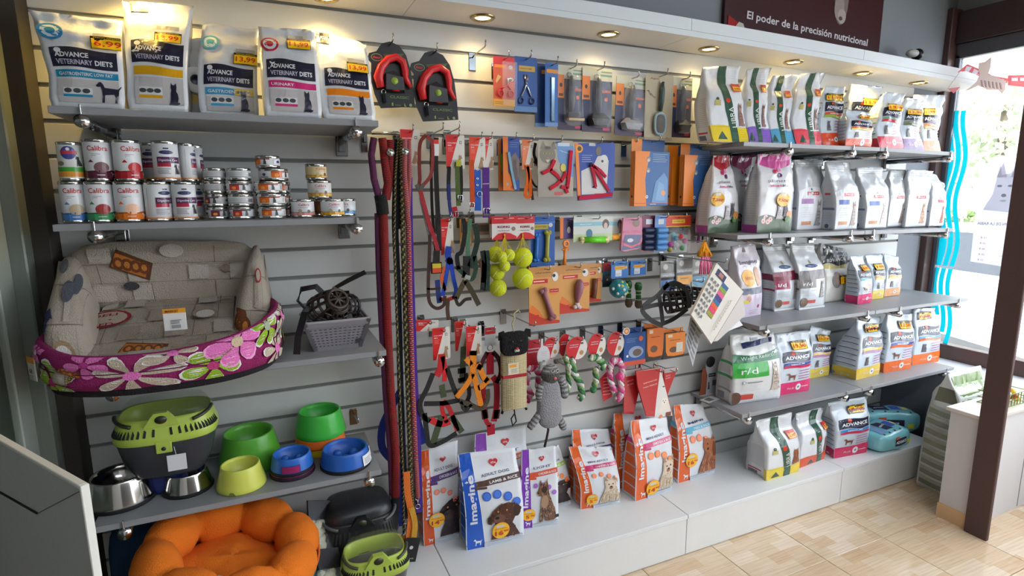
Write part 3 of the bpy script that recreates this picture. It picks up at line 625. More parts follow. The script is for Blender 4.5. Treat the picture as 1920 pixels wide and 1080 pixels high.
# ---- tins
def tin(label, xl, xr, yb_px, z, H, y, kind, cols, ang=0., group=None, yoff=0.):
    a, b = PY(xl, yb_px, y), PY(xr, yb_px, y); R = (b.x - a.x) / 2; cx = (a.x + b.x) / 2
    t = thing('food_tin', label, 'tin', (cx, y, z + .0004), 0, group)
    MB().lathe([(R * .95, 0), (R, .003), (R, .006), (R * .975, .008), (R * .975, H - .008), (R, H - .006), (R, H - .002), (R * .97, H - .0005), (R * .92, H - .004), (.0001, H - .004)], 28, S(196, 196, 192)).build('can', 'steel', t)
    Rl = R * .978; base = math.atan2(cx, y - CC.y) * -1
    def F(u, v, e):
        an = -math.pi / 2 + base + ang + (u - .5) * math.pi * 1.1
        return Vector(((Rl + e) * math.cos(an), (Rl + e) * math.sin(an), .008 + v * (H - .016)))
    lb = MB().lathe([(Rl, .0082), (Rl + .0004, .0086), (Rl + .0004, H - .0086), (Rl, H - .0082)], 28, cols[0], cap=False); lb.build('label', 'tin', t)
    d = Dec(F, R * math.pi * 1.1, H - .016, .0006, .00012, fine=.06); red = S(196, 50, 50); navy = S(52, 58, 100)
    def band(v0, v1, col, wave=0.): d.rect(-.32, v0, 1.32, v1, col, top=(lambda a: wave * math.sin(a * 30)) if wave else None)
    if kind == 'tall':
        d.text('Calibra', .5, .83, H * .115, red, width=R * 1.5, bold=.015)
        for q in (.66, .62, .58): d.rect(.36, q, .36 + .3 * (q * 7 % 1), q + .012, S(130, 130, 140))
        d.shape(TRI, .28, .44, H * .07, cols[1], H * .12)
        d.ell(.55, .3, H * .16, cols[2], H * .13); band(0, .19, cols[1], .02); band(.17, .21, tuple(x * .5 for x in cols[1][:3]) + (1,), .02); d.shape(DOG_STAND, .74, .04, H * .12, WHITE, H * .13); d.rect(.44, .08, .6, .1, S(220, 220, 220))
    elif kind == 'hill':
        d.rect(.1, .08, .12, .9, S(200, 200, 205)); d.ell(.52, .75, H * .16, navy, H * .05); d.rect(.46, .84, .58, .88, navy)
        d.rect(.3, .44, .86, .62, S(88, 48, 88)); d.text('Digestive Care', .56, .53, H * .05, S(225, 215, 225), width=R * 1.5)
        d.rect(.3, .34, .6, .44, S(178, 40, 62)); d.shape(DOG_SIT, .66, .12, H * .26, S(50, 52, 66), H * .16); d.shape(CAT_SIT, .78, .12, H * .24, S(160, 146, 130), H * .12)
        d.lines(.3, .12, .6, .3, 4, S(170, 170, 176)); band(0, .04, S(222, 150, 90))
    elif kind == 'pup':
        d.ell(.46, .76, H * .17, S(60, 72, 140)); d.rect(.28, .72, .66, .82, S(198, 60, 80)); d.ell(.46, .87, H * .04, WHITE)
        d.shape(DOG_SIT, .58, .36, H * .26, S(60, 60, 60), H * .2); d.ell(.25, .44, H * .09, S(120, 120, 80), H * .06); band(.2, .33, S(70, 160, 60)); band(.04, .2, S(226, 150, 50)); band(0, .04, S(225))
    elif kind == 'small':
        d.rect(.05, .12, .22, .2, S(90, 90, 96)); d.ell(.13, .5, H * .16, navy, H * .11); d.rect(.28, .8, .72, .97, cols[2]); d.rect(.28, .1, .5, .8, cols[1]); d.ell(.39, .4, H * .16, S(250, 170, 80), H * .12)
        d.shape(CAT_SIT, .55, .12, H * .5, S(60, 66, 70), H * .35); d.rect(.8, .2, .83, .8, S(190)); d.ell(.95, .5, H * .16, navy, H * .1)
    elif kind == 'smallback':
        d.lines(.1, .25, .8, .85, 5, S(176, 178, 182), th=.0006); d.rect(.2, .1, .7, .16, S(80, 82, 88)); d.rect(.72, .2, .84, .7, S(120, 122, 126)); d.rect(.9, .1, .98, .9, cols[1])
    elif kind == 'wide':
        d.text('Calibra', .5, .78, H * .12, red, width=R * .95, bold=.012); d.rect(.34, .6, .66, .62, S(150)); d.rect(.4, .54, .6, .56, S(160))
        d.ell(.4, .3, H * .1, S(190, 170, 140), H * .12); d.ell(.62, .28, H * .08, S(90, 80, 70), H * .1); band(0, .2, cols[1], .015); band(.2, .235, tuple(x * .4 for x in cols[1][:3]) + (1,), .015)
    d.done('label_print', 'tin', t)
    return t
Wt = S(226, 228, 230); Z2 = 1.47; HT = .108; gt = 'tall tins on the shelf'
tin('tall blue and white tin, bottom left of the tins', 119, 168, 420, Z2, HT, -.24, 'tall', (Wt, S(70, 125, 190), S(190, 170, 140)), group=gt)
tin('tall white tin with green base in the bottom row', 165, 220, 420, Z2, HT, -.245, 'tall', (Wt, S(60, 150, 90), S(160, 50, 50)), group=gt)
tin('tall white tin with orange base in the bottom row', 219, 275, 418, Z2, HT, -.25, 'tall', (Wt, S(232, 120, 30), S(236, 190, 160)), group=gt)
tin('tall white tin with purple strip beside the orange based tin', 275, 327, 417, Z2, HT, -.25, 'hill', (Wt,), .5, group=gt)
tin('tall white tin with purple strip next to the small flat tins', 326, 373, 417, Z2, HT, -.25, 'hill', (Wt,), 0., group=gt)
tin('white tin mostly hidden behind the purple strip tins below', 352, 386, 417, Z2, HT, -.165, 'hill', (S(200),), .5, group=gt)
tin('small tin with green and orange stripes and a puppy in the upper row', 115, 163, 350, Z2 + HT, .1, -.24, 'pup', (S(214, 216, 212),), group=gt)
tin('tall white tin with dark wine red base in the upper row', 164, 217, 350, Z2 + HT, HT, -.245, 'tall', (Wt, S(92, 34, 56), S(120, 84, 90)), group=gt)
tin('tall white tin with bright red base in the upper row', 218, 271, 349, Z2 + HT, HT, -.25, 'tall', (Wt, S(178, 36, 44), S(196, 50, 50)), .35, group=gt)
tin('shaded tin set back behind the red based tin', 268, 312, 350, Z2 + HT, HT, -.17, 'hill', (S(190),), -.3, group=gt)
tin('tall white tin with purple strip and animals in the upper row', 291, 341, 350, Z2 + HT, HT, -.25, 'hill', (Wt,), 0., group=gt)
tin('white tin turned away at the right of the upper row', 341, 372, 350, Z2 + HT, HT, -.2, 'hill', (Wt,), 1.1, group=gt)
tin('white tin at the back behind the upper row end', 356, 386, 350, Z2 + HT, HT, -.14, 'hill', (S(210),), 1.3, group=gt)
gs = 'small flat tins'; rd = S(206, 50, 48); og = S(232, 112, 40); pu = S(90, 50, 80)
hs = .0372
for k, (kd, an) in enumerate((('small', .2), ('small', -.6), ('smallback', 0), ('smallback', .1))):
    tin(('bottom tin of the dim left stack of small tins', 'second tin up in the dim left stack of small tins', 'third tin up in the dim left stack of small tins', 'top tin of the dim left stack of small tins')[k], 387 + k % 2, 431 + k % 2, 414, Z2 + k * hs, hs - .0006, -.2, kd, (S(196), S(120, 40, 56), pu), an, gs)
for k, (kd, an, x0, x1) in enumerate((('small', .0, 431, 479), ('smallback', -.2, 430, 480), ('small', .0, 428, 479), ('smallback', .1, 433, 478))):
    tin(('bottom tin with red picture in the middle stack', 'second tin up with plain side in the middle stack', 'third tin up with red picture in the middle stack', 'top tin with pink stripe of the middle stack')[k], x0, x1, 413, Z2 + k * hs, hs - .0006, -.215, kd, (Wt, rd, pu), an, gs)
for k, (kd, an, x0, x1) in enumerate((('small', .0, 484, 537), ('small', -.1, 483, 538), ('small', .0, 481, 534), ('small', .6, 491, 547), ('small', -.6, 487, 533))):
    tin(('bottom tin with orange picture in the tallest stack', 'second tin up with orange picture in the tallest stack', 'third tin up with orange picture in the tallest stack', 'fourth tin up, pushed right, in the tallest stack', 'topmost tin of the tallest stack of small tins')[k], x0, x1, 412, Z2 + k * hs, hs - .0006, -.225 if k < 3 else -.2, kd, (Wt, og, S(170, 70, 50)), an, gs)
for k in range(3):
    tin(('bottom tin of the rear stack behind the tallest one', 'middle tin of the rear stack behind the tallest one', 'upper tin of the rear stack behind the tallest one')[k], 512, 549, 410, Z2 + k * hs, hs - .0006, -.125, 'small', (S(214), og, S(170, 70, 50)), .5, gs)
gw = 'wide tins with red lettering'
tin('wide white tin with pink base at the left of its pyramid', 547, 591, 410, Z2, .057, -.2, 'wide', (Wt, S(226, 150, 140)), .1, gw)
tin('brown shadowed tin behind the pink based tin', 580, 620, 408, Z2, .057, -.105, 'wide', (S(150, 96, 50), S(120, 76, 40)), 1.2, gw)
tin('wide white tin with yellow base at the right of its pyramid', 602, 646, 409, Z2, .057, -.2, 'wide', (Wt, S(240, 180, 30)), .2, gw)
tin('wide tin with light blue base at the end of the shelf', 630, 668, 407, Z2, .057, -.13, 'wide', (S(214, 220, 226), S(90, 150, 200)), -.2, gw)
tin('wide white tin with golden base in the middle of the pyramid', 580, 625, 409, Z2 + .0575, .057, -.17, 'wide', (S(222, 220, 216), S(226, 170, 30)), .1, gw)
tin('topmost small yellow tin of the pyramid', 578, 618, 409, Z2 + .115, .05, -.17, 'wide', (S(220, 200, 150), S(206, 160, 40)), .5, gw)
# ---- pet beds on the third shelf
Z3 = 1.05
bx, by, ba, bb = -.262, -.262, .283, .232
pb = thing('pet_bed', 'oval magenta pet bed with large pink and green flowers', 'pet bed', (bx, by, Z3 + .0005), 0)
def rim_h(t):     # wall height round the bed: low in the front middle, higher to the right
    c, s = math.cos(t), math.sin(t)
    return .085 + .028 * max(0, c) + .03 * abs(c) ** 3 + .02 * max(0, s)
def ell_pt(t, k=1., e=2.5):
    c, s = math.cos(t), math.sin(t)
    return ba * k * math.copysign(abs(c) ** (2 / e), c), bb * k * math.copysign(abs(s) ** (2 / e), s)
mg = S(150, 34, 98); vs = []; fs = []; N = 64
prof = [(.93, 0., 0), (.985, .0, .012), (1.02, .0, .25), (1.0, .0, .48), (1.0, 0, .52), (1.035, 0, .75), (1.02, 0, .96), (.985, 0, 1.03), (.94, 0, .97), (.915, 0, .7), (.9, 0, .1)]
for k in range(N):
    t = 2 * math.pi * k / N
    for s_, _, q in prof:
        x, y = ell_pt(t, s_); vs.append((x, y, .022 + q * (rim_h(t)) if q > 0 else .022))
m = len(prof); fs = [(k * m + i, ((k + 1) % N) * m + i, ((k + 1) % N) * m + i + 1, k * m + i + 1) for k in range(N) for i in range(m - 1)]
MB().add(vs, fs, mg, True).build('padded_wall', 'fabric', pb)
mb = MB(); loft(mb, [(0, 0, .0, ba * .9, bb * .9, 2.5), (0, 0, .006, ba * .96, bb * .96, 2.5), (0, 0, .024, ba * .97, bb * .97, 2.5), (0, 0, .026, ba * .9, bb * .9, 2.5)], N, S(30, 24, 30)); mb.build('base', 'fabric', pb)
def Fw(u, v, e):
    t = -math.pi - .3 + u * (math.pi + .9); k = ip([(0, .99), (.25, 1.02), (.48, 1.0), (.52, 1.0), (.75, 1.035), (.95, 1.02), (1.02, .985)], v)[0]
    x, y = ell_pt(t, k + e / .27); return Vector((x, y, .022 + v * rim_h(t)))
d = Dec(Fw, .95, .11, .0015, .00025, fine=.035)
def flower(u, v, r, col, cen, rim, n=5, rot=0., th=.36):
    e0 = d.e
    for k in range(n):
        a = rot + 2 * math.pi * k / n; pts = []; ptr = []
        for j in range(12):
            b = 2 * math.pi * j / 12; px_, py_ = .58 + .44 * math.cos(b), th * math.sin(b) * (.8 + .4 * math.cos(b))
            X, Y = px_ * math.cos(a) - py_ * math.sin(a), px_ * math.sin(a) + py_ * math.cos(a)
            pts.append((u + X * r / d.w, min(1.0, max(.02, v + Y * r / d.h)))); ptr.append((u + X * 1.08 * r / d.w, min(1.0, max(.02, v + Y * 1.1 * r / d.h))))
        if rim: d.poly(ptr, rim)
        d.poly(pts, col)
    d.ell(u, v, r * .22, cen); d.e = e0 + .0003
gn = S(150, 186, 48); pk = S(230, 120, 190); be = S(196, 180, 160); wh = S(236, 232, 232)
for args in ((.06, .6, .045, gn, pk, wh, 5, .3), (.15, .42, .05, be, pk, wh, 6, .1, .22), (.255, .25, .06, gn, S(190, 60, 120), wh, 5, .5), (.35, .8, .045, pk, S(190, 60, 140), None, 5, .9), (.43, .42, .062, be, pk, wh, 7, .2, .2), (.545, .38, .055, gn, S(190, 60, 120), wh, 5, 1.0), (.60, .86, .065, pk, S(214, 190, 160), S(246, 170, 214), 6, .2), (.70, .9, .05, gn, S(170, 180, 160), wh, 5, .2), (.745, .28, .058, be, pk, wh, 7, .4, .2), (.80, .86, .048, be, pk, wh, 6, .5, .24), (.875, .45, .05, gn, pk, wh, 5, .1), (.48, .95, .035, be, pk, wh, 5, .1, .3), (.2, .9, .03, pk, wh, None, 5, .4)): flower(*args)
for u, v, r in ((.655, .32, .022), (.31, .4, .014), (.9, .8, .016)):
    for q in range(26):
        a = q * .55; rr = r * (1 - q / 30); d.ell(u + math.cos(a) * rr / d.w, v + math.sin(a) * rr / d.h, .0016, S(110, 16, 74), n=5); d.e -= d.st
d.rect(0, .485, 1, .515, S(92, 18, 60)); d.done('flower_print', 'fabric', pb)
a = PY(78, 690, by - .14)
tg = MB().box((-.02, -.002, -.04), (.02, .001, .02), S(222, 216, 206), b=.0008).box((-.02, -.0025, .005), (.02, .0, .02), S(224, 150, 60))
td = Dec(lambda u, v, e: Vector((-.02 + u * .04, -.002 - e, -.04 + v * .06)), .04, .06); td.text('68', .5, .42, .012, S(40, 40, 46)); td.lines(.15, .05, .85, .25, 3, S(150))
x_, y_ = ell_pt(math.pi + .35, 1.06); q = tg.build('price_tag', 'paper', pb, (x_, y_ - .004, .08), -.95); td.done('tag_print', 'paper', q)
# the beige bed inside it
gb = thing('pet_bed', 'square beige pet bed with grey plank print and orange signs, inside the flowered bed', 'pet bed', (0, 0, 0), 0)
bg = S(178, 167, 152)
def corners(L): return [[[L[0], L[1]], [L[2], L[3]]], [[L[4], L[5]], [L[6], L[7]]]]
# seat cushion, tilted up to the back  (order: x0: y front z lo, hi, y back z lo, hi; then x1)
P_ = Vector
seat = corners([(-.47, -.44, 1.08), (-.47, -.44, 1.13), (-.47, -.07, 1.15), (-.47, -.07, 1.245), (-.04, -.44, 1.08), (-.04, -.44, 1.13), (-.04, -.07, 1.14), (-.04, -.07, 1.235)])
mb = MB(); pillow8(mb, seat, bg, 5, 32, 14, .0, .006); so = mb.build('seat_cushion', 'fabric', gb)
back = corners([(-.49, -.12, 1.2), (-.53, -.075, 1.412), (-.49, -.04, 1.2), (-.53, -.02, 1.405), (-.045, -.12, 1.19), (-.025, -.07, 1.40), (-.045, -.04, 1.19), (-.025, -.02, 1.395)])
mb = MB(); pillow8(mb, back, bg, 5, 36, 16, .0, .006); bo = mb.build('back_bolster', 'fabric', gb)
lefb = corners([(-.525, -.40, 1.09), (-.525, -.38, 1.225), (-.55, -.03, 1.12), (-.545, -.03, 1.408), (-.40, -.40, 1.09), (-.43, -.36, 1.22), (-.44, -.06, 1.15), (-.50, -.05, 1.395)])
mb = MB(); pillow8(mb, lefb, bg, 3.6, 32, 16, .03, .008); lo = mb.build('side_bolster', 'fabric', gb)
rigb = corners([(-.115, -.36, 1.09), (-.10, -.34, 1.19), (-.13, -.05, 1.14), (-.035, -.04, 1.41), (.005, -.36, 1.08), (.0, -.33, 1.18), (.03, -.03, 1.12), (-.015, -.03, 1.42)])
mb = MB(); pillow8(mb, rigb, bg, 3.6, 32, 16, .03, .008); ro = mb.build('side_bolster', 'fabric', gb)
fro = corners([(-.50, -.475, 1.075), (-.49, -.46, 1.145), (-.46, -.36, 1.08), (-.45, -.37, 1.15), (-.03, -.455, 1.075), (-.03, -.44, 1.145), (-.05, -.35, 1.08), (-.05, -.36, 1.15)])
mb = MB(); pillow8(mb, fro, bg, 3.2, 36, 12, .05, .007); fo = mb.build('front_bolster', 'fabric', gb)
def quadF(p00, p10, p01, p11, nrm, sag=0.):
    p00, p10, p01, p11, nrm = map(Vector, (p00, p10, p01, p11, nrm)); nrm.normalize()
    return lambda u, v, e: (p00 * (1 - u) + p10 * u) * (1 - v) + (p01 * (1 - u) + p11 * u) * v + nrm * (e + sag * 16 * u * (1 - u) * v * (1 - v))
def cush_print(C, face, par, fn, w, h, off=.004):
    """print laid on a cushion by shooting from its box face inward"""
    from mathutils.bvhtree import BVHTree
    me = par.data; bv = BVHTree.FromPolygons([v.co for v in me.vertices], [p.vertices[:] for p in me.polygons])
    p00, p10, p01, p11, nrm = [Vector(x) for x in face]; nrm.normalize()
    def F(u, v, e):
        p = (p00 * (1 - u) + p10 * u) * (1 - v) + (p01 * (1 - u) + p11 * u) * v
        h_ = bv.ray_cast(p + nrm * .12, -nrm)
        return (h_[0] + nrm * (e + .001)) if h_[0] is not None else p - nrm * .01
    dd = Dec(F, w, h, .0006, .0003, fine=.05); fn(dd); dd.done('plank_print', 'fabric', par)
brn = S(112, 98, 84); dkb = S(146, 134, 120)
def planks(dd, rows, cols_, s=1):
    rr = random.Random(s)
    for i in range(rows):
        dd.rect(0.04, (i + .03) / rows, .96, (i + .045) / rows, brn)
        for k in range(cols_):
            u = (k + rr.random() * .8 + .1) / cols_
            if rr.random() < .6: dd.rect(u - .002, i / rows, u + .002, (i + .97) / rows, brn)
            if rr.random() < .4: dd.rect(max(.05, u), (i + .1) / rows, min(.95, u + .12), (i + .9) / rows, S(165, 152, 136) if rr.random() < .5 else S(190, 180, 168))
def sign(dd, u, v, ww, hh, rot=-.3):
    dd.shape([(0, .2), (1, 0), (1, .75), (.6, .85), (.1, 1)], u, v, hh, S(104, 62, 36), ww, rot=rot); dd.shape([(.05, .25), (.94, .08), (.94, .7), (.1, .92)], u, v + .01, hh * .9, S(196, 116, 44), ww * .94, rot=rot)
    for q in range(4): dd.ell(u + (.2 + .2 * q) * ww / dd.w, v + (.55 - .07 * q) * hh / dd.h, hh * .2, S(120, 66, 36), hh * .26); dd.ell(u + (.2 + .2 * q) * ww / dd.w, v + (.55 - .07 * q) * hh / dd.h, hh * .1, S(206, 130, 56), hh * .14)
def f_back(dd): planks(dd, 3, 6, 3); sign(dd, .18, .45, .1, .07); dd.ell(.27, .28, .02, S(70, 66, 70), .012); dd.ell(.53, .9, .03, S(206, 196, 184), .02); dd.ell(.84, .55, .012, S(140, 126, 110), .012)
cush_print(back, [(-.48, -.13, 1.235), (-.05, -.13, 1.225), (-.515, -.08, 1.395), (-.04, -.08, 1.385), (0, -1, .25)], bo, f_back, .44, .16)
def f_seat(dd):
    planks(dd, 4, 6, 5); dd.ell(.1, .6, .062, S(150, 36, 44), .05); dd.ell(.1, .6, .052, S(190, 176, 160), .042); dd.text('DELI', .09, .66, .015, S(150, 36, 44), width=.06); dd.text('RED', .1, .5, .015, S(150, 36, 44), width=.05)
    sign(dd, .24, .02, .11, .06, -.1); dd.ell(.7, .55, .032, S(150, 140, 122), .03); dd.ell(.7, .54, .024, S(206, 200, 190), .024); dd.rect(.88, .45, .99, .85, S(84, 72, 70))
cush_print(seat, [(-.46, -.44, 1.15), (-.05, -.44, 1.15), (-.46, -.09, 1.26), (-.05, -.09, 1.25), (0, -.3, 1)], so, f_seat, .41, .36)
def f_left(dd):
    planks(dd, 3, 3, 7); dd.shape([(.3, 0), (.7, 0), (.7, .6), (1, .6), (.5, 1), (0, .6), (.3, .6)], .1, .3, .05, S(52, 52, 96), .035, rot=-.35); dd.ell(.62, .62, .018, S(92, 94, 104), .028); dd.ell(.42, .86, .014, S(96, 100, 104), .022); dd.ell(.55, .14, .03, S(160, 136, 104), .026); dd.ell(.55, .13, .022, S(214, 210, 204), .02); dd.ell(.8, .7, .01, S(80, 84, 92), .03)
cush_print(lefb, [(-.53, -.42, 1.10), (-.42, -.42, 1.10), (-.555, -.06, 1.37), (-.47, -.07, 1.36), (0, -1, .55)], lo, f_left, .13, .28)
def f_right(dd):
    planks(dd, 3, 3, 9); sign(dd, .02, .1, .03, .08, .3); dd.ell(.62, .68, .012, S(176, 44, 52), .02); dd.ell(.62, .68, .008, bg, .015); dd.shape([(0, .3), (.6, 0), (1, .5), (.4, 1)], .62, .1, .03, S(186, 140, 60), .035)
cush_print(rigb, [(-.10, -.37, 1.10), (.01, -.37, 1.09), (-.06, -.06, 1.36), (.0, -.06, 1.36), (0, -1, .55)], ro, f_right, .11, .26)
def f_front(dd):
    planks(dd, 2, 8, 11); sign(dd, .02, .3, .06, .04, -.3)
    for q in range(5): dd.ell(.45 + .08 * q, .3 + .2 * (q % 2), .012, S(92, 98, 110), .01); dd.ell(.45 + .08 * q, .3 + .2 * (q % 2), .007, S(214, 212, 208), .006)
    dd.rect(.4, .1, .78, .6, S(206, 204, 200)); dd.ell(.5, .4, .012, S(80, 88, 100)); dd.ell(.66, .34, .01, S(80, 88, 100))
cush_print(fro, [(-.49, -.47, 1.085), (-.04, -.455, 1.085), (-.48, -.43, 1.16), (-.04, -.42, 1.16), (0, -1, .5)], fo, f_front, .45, .075)
a = PY(328, 598, -.40)
tg = MB().box((-.026, -.0015, -.03), (.026, .0015, .028), S(226, 224, 220), b=.0006).box((-.026, -.002, .016), (.026, .0, .028), S(232, 160, 40)); tg = tg.build('price_tag', 'paper', gb, (a.x, -.40, a.z + .0))
td = Dec(lambda u, v, e: Vector((-.026 + u * .052, -.002 - e, -.03 + v * .058)), .052, .058); td.text('MARKET', .4, .89, .006, S(110, 60, 30), width=.03); td.lines(.3, .3, .8, .5, 3, S(90, 96, 110), th=.0008); td.rect(.34, .1, .74, .26, S(150, 154, 160)); td.done('tag_print', 'paper', tg)
# ---- perforated basket with muzzles
A = PZ(590, 652, Z3); B_ = PZ(672, 646, Z3)
wb2 = B_.x - A.x; bcx = (A.x + B_.x) / 2
kb = thing('basket', 'grey perforated plastic basket holding the leather muzzles', 'basket', (bcx, -.19, Z3 + .0005), .0)
gp = S(126, 122, 128); h_ = .098; b0, b1, d0, d1 = wb2 / 2, wb2 / 2 + .03, .06, .085
mb = MB()
def bw(fu, v, side):  # point on a wall: side 0 front, 1 right, 2 back, 3 left
    a = b0 + (b1 - b0) * v; d_ = d0 + (d1 - d0) * v; t = fu * 2 - 1
    return [(a * t, -d_), (a, d_ * t), (-a * t, d_), (-a, -d_ * t)][side] + (v * h_,)
for s_ in range(4):
    nu = 12 if s_ in (0, 2) else 8
    for i in range(nu + 1):
        u = i / nu; mb.tube([bw(u, 0, s_), bw(u, 1, s_)], .0034 if 0 < i < nu else .006, gp, n=4, smooth=False)
    for j in range(10):
        v = j / 9 * .86 + .02; mb.tube([bw(0, v, s_), bw(1, v, s_)], .0034 if 0 < j < 9 else .006, gp, n=4, smooth=False)
lat = mb.build('lattice_wall', 'plastic', kb)
mb = MB(); q = [bw(0, .98, s_) for s_ in range(4)]
mb.tube(q, .006, S(150, 147, 152), n=6, closed=True, smooth=False); loft(mb, [(0, 0, 0, b0, d0, 9), (0, 0, .003, b0, d0, 9)], 24, gp)
mb.build('rim_and_base', 'plastic', kb)
def muzzle(label, c, rz, rx, s=1., col=S(32, 28, 28), mat='plastic', strap=None, group=None, name='dog_muzzle'):
    t = thing(name, label, 'muzzle', c, rz, group); R_ = Matrix.Rotation(rx, 4, 'X'); mb = MB()
    def pt(th, v):   # basket cone: v 0 = open end, 1 = nose
        r = (.046 - .016 * v ** 2) * s
        return R_ @ Vector((r * math.cos(th), -.085 * s * v, r * .9 * math.sin(th)))
    for k in range(10):
        th = 2 * math.pi * k / 10; mb.tube([pt(th, v / 5) for v in range(6)], .0042 * s, col, n=5)
    for v in (0, .3, .6, .9, 1.): mb.tube([pt(2 * math.pi * k / 16, v) for k in range(16)], .0055 * s if v in (0, 1.) else .0042 * s, col, n=5, closed=True)
    for k in range(4): mb.tube([pt(2 * math.pi * k / 8, 1), pt(2 * math.pi * (k + 4) / 8, 1)], .004 * s, col, n=5)
    mb.build('cage', mat, t)
    if strap:
        mb = MB(); mb.tube([R_ @ Vector(p) for p in strap], .008 * s, S(30, 26, 26), n=4, flat=.0018, smooth=False); mb.build('strap', 'plastic', t)
    return t
mz = 'muzzles in the grey basket'
m1 = muzzle('brown black muzzle with raised strap lying at the left of the grey basket', (bcx - .035, -.19, Z3 + .12), .5, -.5, 1.15, S(52, 42, 38), strap=[(-.05, 0, .0), (-.085, -.02, .04), (-.06, -.02, .075), (.0, -.01, .08), (.045, 0, .02)], group=mz)
MB().tube([(-.05, .0, .02), (-.095, -.05, .015), (-.135, -.07, -.05), (-.15, -.08, -.10)], .010, S(26, 26, 30), n=4, flat=.002, smooth=False).build('hanging_strap', 'plastic', m1)
m2 = muzzle('black muzzle with riveted strap sticking up at the right of the basket', (bcx + .045, -.18, Z3 + .125), -.6, -.2, .95, S(34, 32, 34), strap=[(-.045, 0, .0), (-.05, .01, .06), (.0, .0, .085), (.05, .02, .115)], group=mz)
m3 = MB().tube([(0, 0, .05), (.012, -.03, .03), (.02, -.045, .0), (.04, -.052, -.05), (.065, -.056, -.105)], .009, S(24, 22, 22), n=4, flat=.002, smooth=False)
m3.build('hanging_strap', 'plastic', m2)
MB().tube([(-.045, -.01, -.01), (-.055, -.02, .03), (-.035, -.02, .065), (.0, -.02, .045), (.03, -.02, .0)], .004, S(150, 124, 92), n=4, flat=.0015, smooth=False).build('tan_strap', 'plastic', m2)
m4 = muzzle('small muzzle with chrome stud buried in the middle of the basket', (bcx + .005, -.2, Z3 + .095), .1, -.7, .85, S(60, 50, 44), group=mz)
# ---- bowls on the fourth shelf
Z4 = .648
def bowl_pos(xl, xr, yfront, z):
    F_ = PZ((xl + xr) / 2, yfront, z); R = 0
    for _ in range(3):
        y = F_.y + R; R = (PY(xr, yfront - 20, y).x - PY(xl, yfront - 20, y).x) / 2
    return F_.x, F_.y + R, R
def bowl(label, xl, xr, yf, H, col, z=Z4, mat='plastic', rt=.78, group='pet bowls on the shelf', base=None, inner=None, ring=None, sticker=None, ypos=None, rs=1.):
    cx, cy, R = bowl_pos(xl, xr, yf, z)
    if ypos is not None: cy = ypos; a_, b_ = PY(xl, yf - 20, cy), PY(xr, yf - 20, cy); R = (b_.x - a_.x) / 2 * rs; cx = (a_.x + b_.x) / 2
    t = thing('pet_bowl', label, 'bowl', (cx, cy, z + .0005), 0, group); ti = rt - .05
    pr = [(R * .97, 0), (R, .004), (R * .985, H * .2), (R * (rt + .06), H * .8), (R * (rt + .02), H * .97), (R * rt, H), (R * ti, H * .985), (R * (ti - .03), H * .85), (R * (ti - .1), H * .3), (R * .3, H * .22), (.0001, H * .22)]
    MB().lathe(pr, 40, col).build('shell', mat, t)
    if base: MB().lathe([(R * .99, 0), (R * 1.015, .002), (R * 1.015, .009), (R * .99, .012)], 40, base).build('rubber_ring', 'matte', t)
    if inner:
        for a in range(3):
            an = a * 2.1 + .4; MB().lathe([(R * .16, H * .2), (R * .14, H * .62), (R * .08, H * .72), (.0001, H * .74)], 14, col, Matrix.Translation((R * .36 * math.cos(an), R * .36 * math.sin(an), 0)), sx=1.3).build('ridge', mat, t)
    return t, R, H
bowl('large polished steel bowl with black rubber ring at the left end', 146, 286, 966, .085, S(190, 188, 184), mat='steel', base=S(20, 20, 22), rt=.80)
bowl('small polished steel bowl below the hanging white tag', 299, 398, 936, .062, S(190, 188, 184), mat='steel', base=S(20, 20, 22), rt=.76)
bowl('dark blue bowl underneath the green and grey carrier', 252, 360, 905, .075, S(28, 44, 120), ypos=-.13)
bowl('big leaf green bowl behind the pale yellow one', 403, 537, 893, .118, S(84, 158, 50), rt=.76, ypos=-.105, rs=.92)
tb, R, H = bowl('pale lime yellow bowl with a notched foot', 401, 504, 926, .072, S(208, 214, 92), rt=.76, ypos=-.245, rs=.94)
MB().hull([(-R * .5, -R * .89, 0.001), (-R * .2, -R * 1.0, .001), (-R * .42, -R * .9, .012), (-R * .28, -R * .97, .012)], S(120, 124, 60)).build('foot_notch', 'matte', tb)
bowl('yellow bowl at the bottom of the bright green stack', 556, 652, 866, .05, S(214, 190, 40), ypos=-.085, rt=.86, rs=.9)
bowl('orange bowl in the middle of the bright green stack', 550, 653, 866, .06, S(228, 112, 40), z=Z4 + .03, ypos=-.085, rt=.86, rs=.92)
bowl('bright green bowl on top of the stack at the back', 550, 652, 838, .085, S(64, 178, 66), z=Z4 + .062, ypos=-.085, rt=.80, rs=.94)
bowl('magenta slow feeding bowl under the smaller blue one', 508, 594, 903, .045, S(150, 36, 96), base=S(40, 16, 40), rt=.86)
t1, R, H = bowl('small blue slow feeding bowl stacked on the magenta one', 509, 592, 895, .055, S(44, 106, 196), z=Z4 + .018, base=S(22, 22, 34), inner=True, rt=.84)
d = Dec(lambda u, v, e: Vector(((R * (1.0 - v * .06) + e) * math.cos(-math.pi / 2 - .1 + (u - .5) * .9), (R * (1.0 - v * .06) + e) * math.sin(-math.pi / 2 - .1 + (u - .5) * .9), .012 + v * .024)), R * .9, .024); d.rect(0, 0, 1, 1, S(30, 60, 140)); d.rect(.04, .08, .96, .92, S(150, 30, 90)); d.done('window_slot', 'plastic', t1)
t2, R, H = bowl('blue slow feeding bowl with white price label at the shelf end', 598, 697, 886, .062, S(40, 98, 188), base=S(20, 20, 24), inner=True, rt=.86, ypos=-.24, rs=.96)
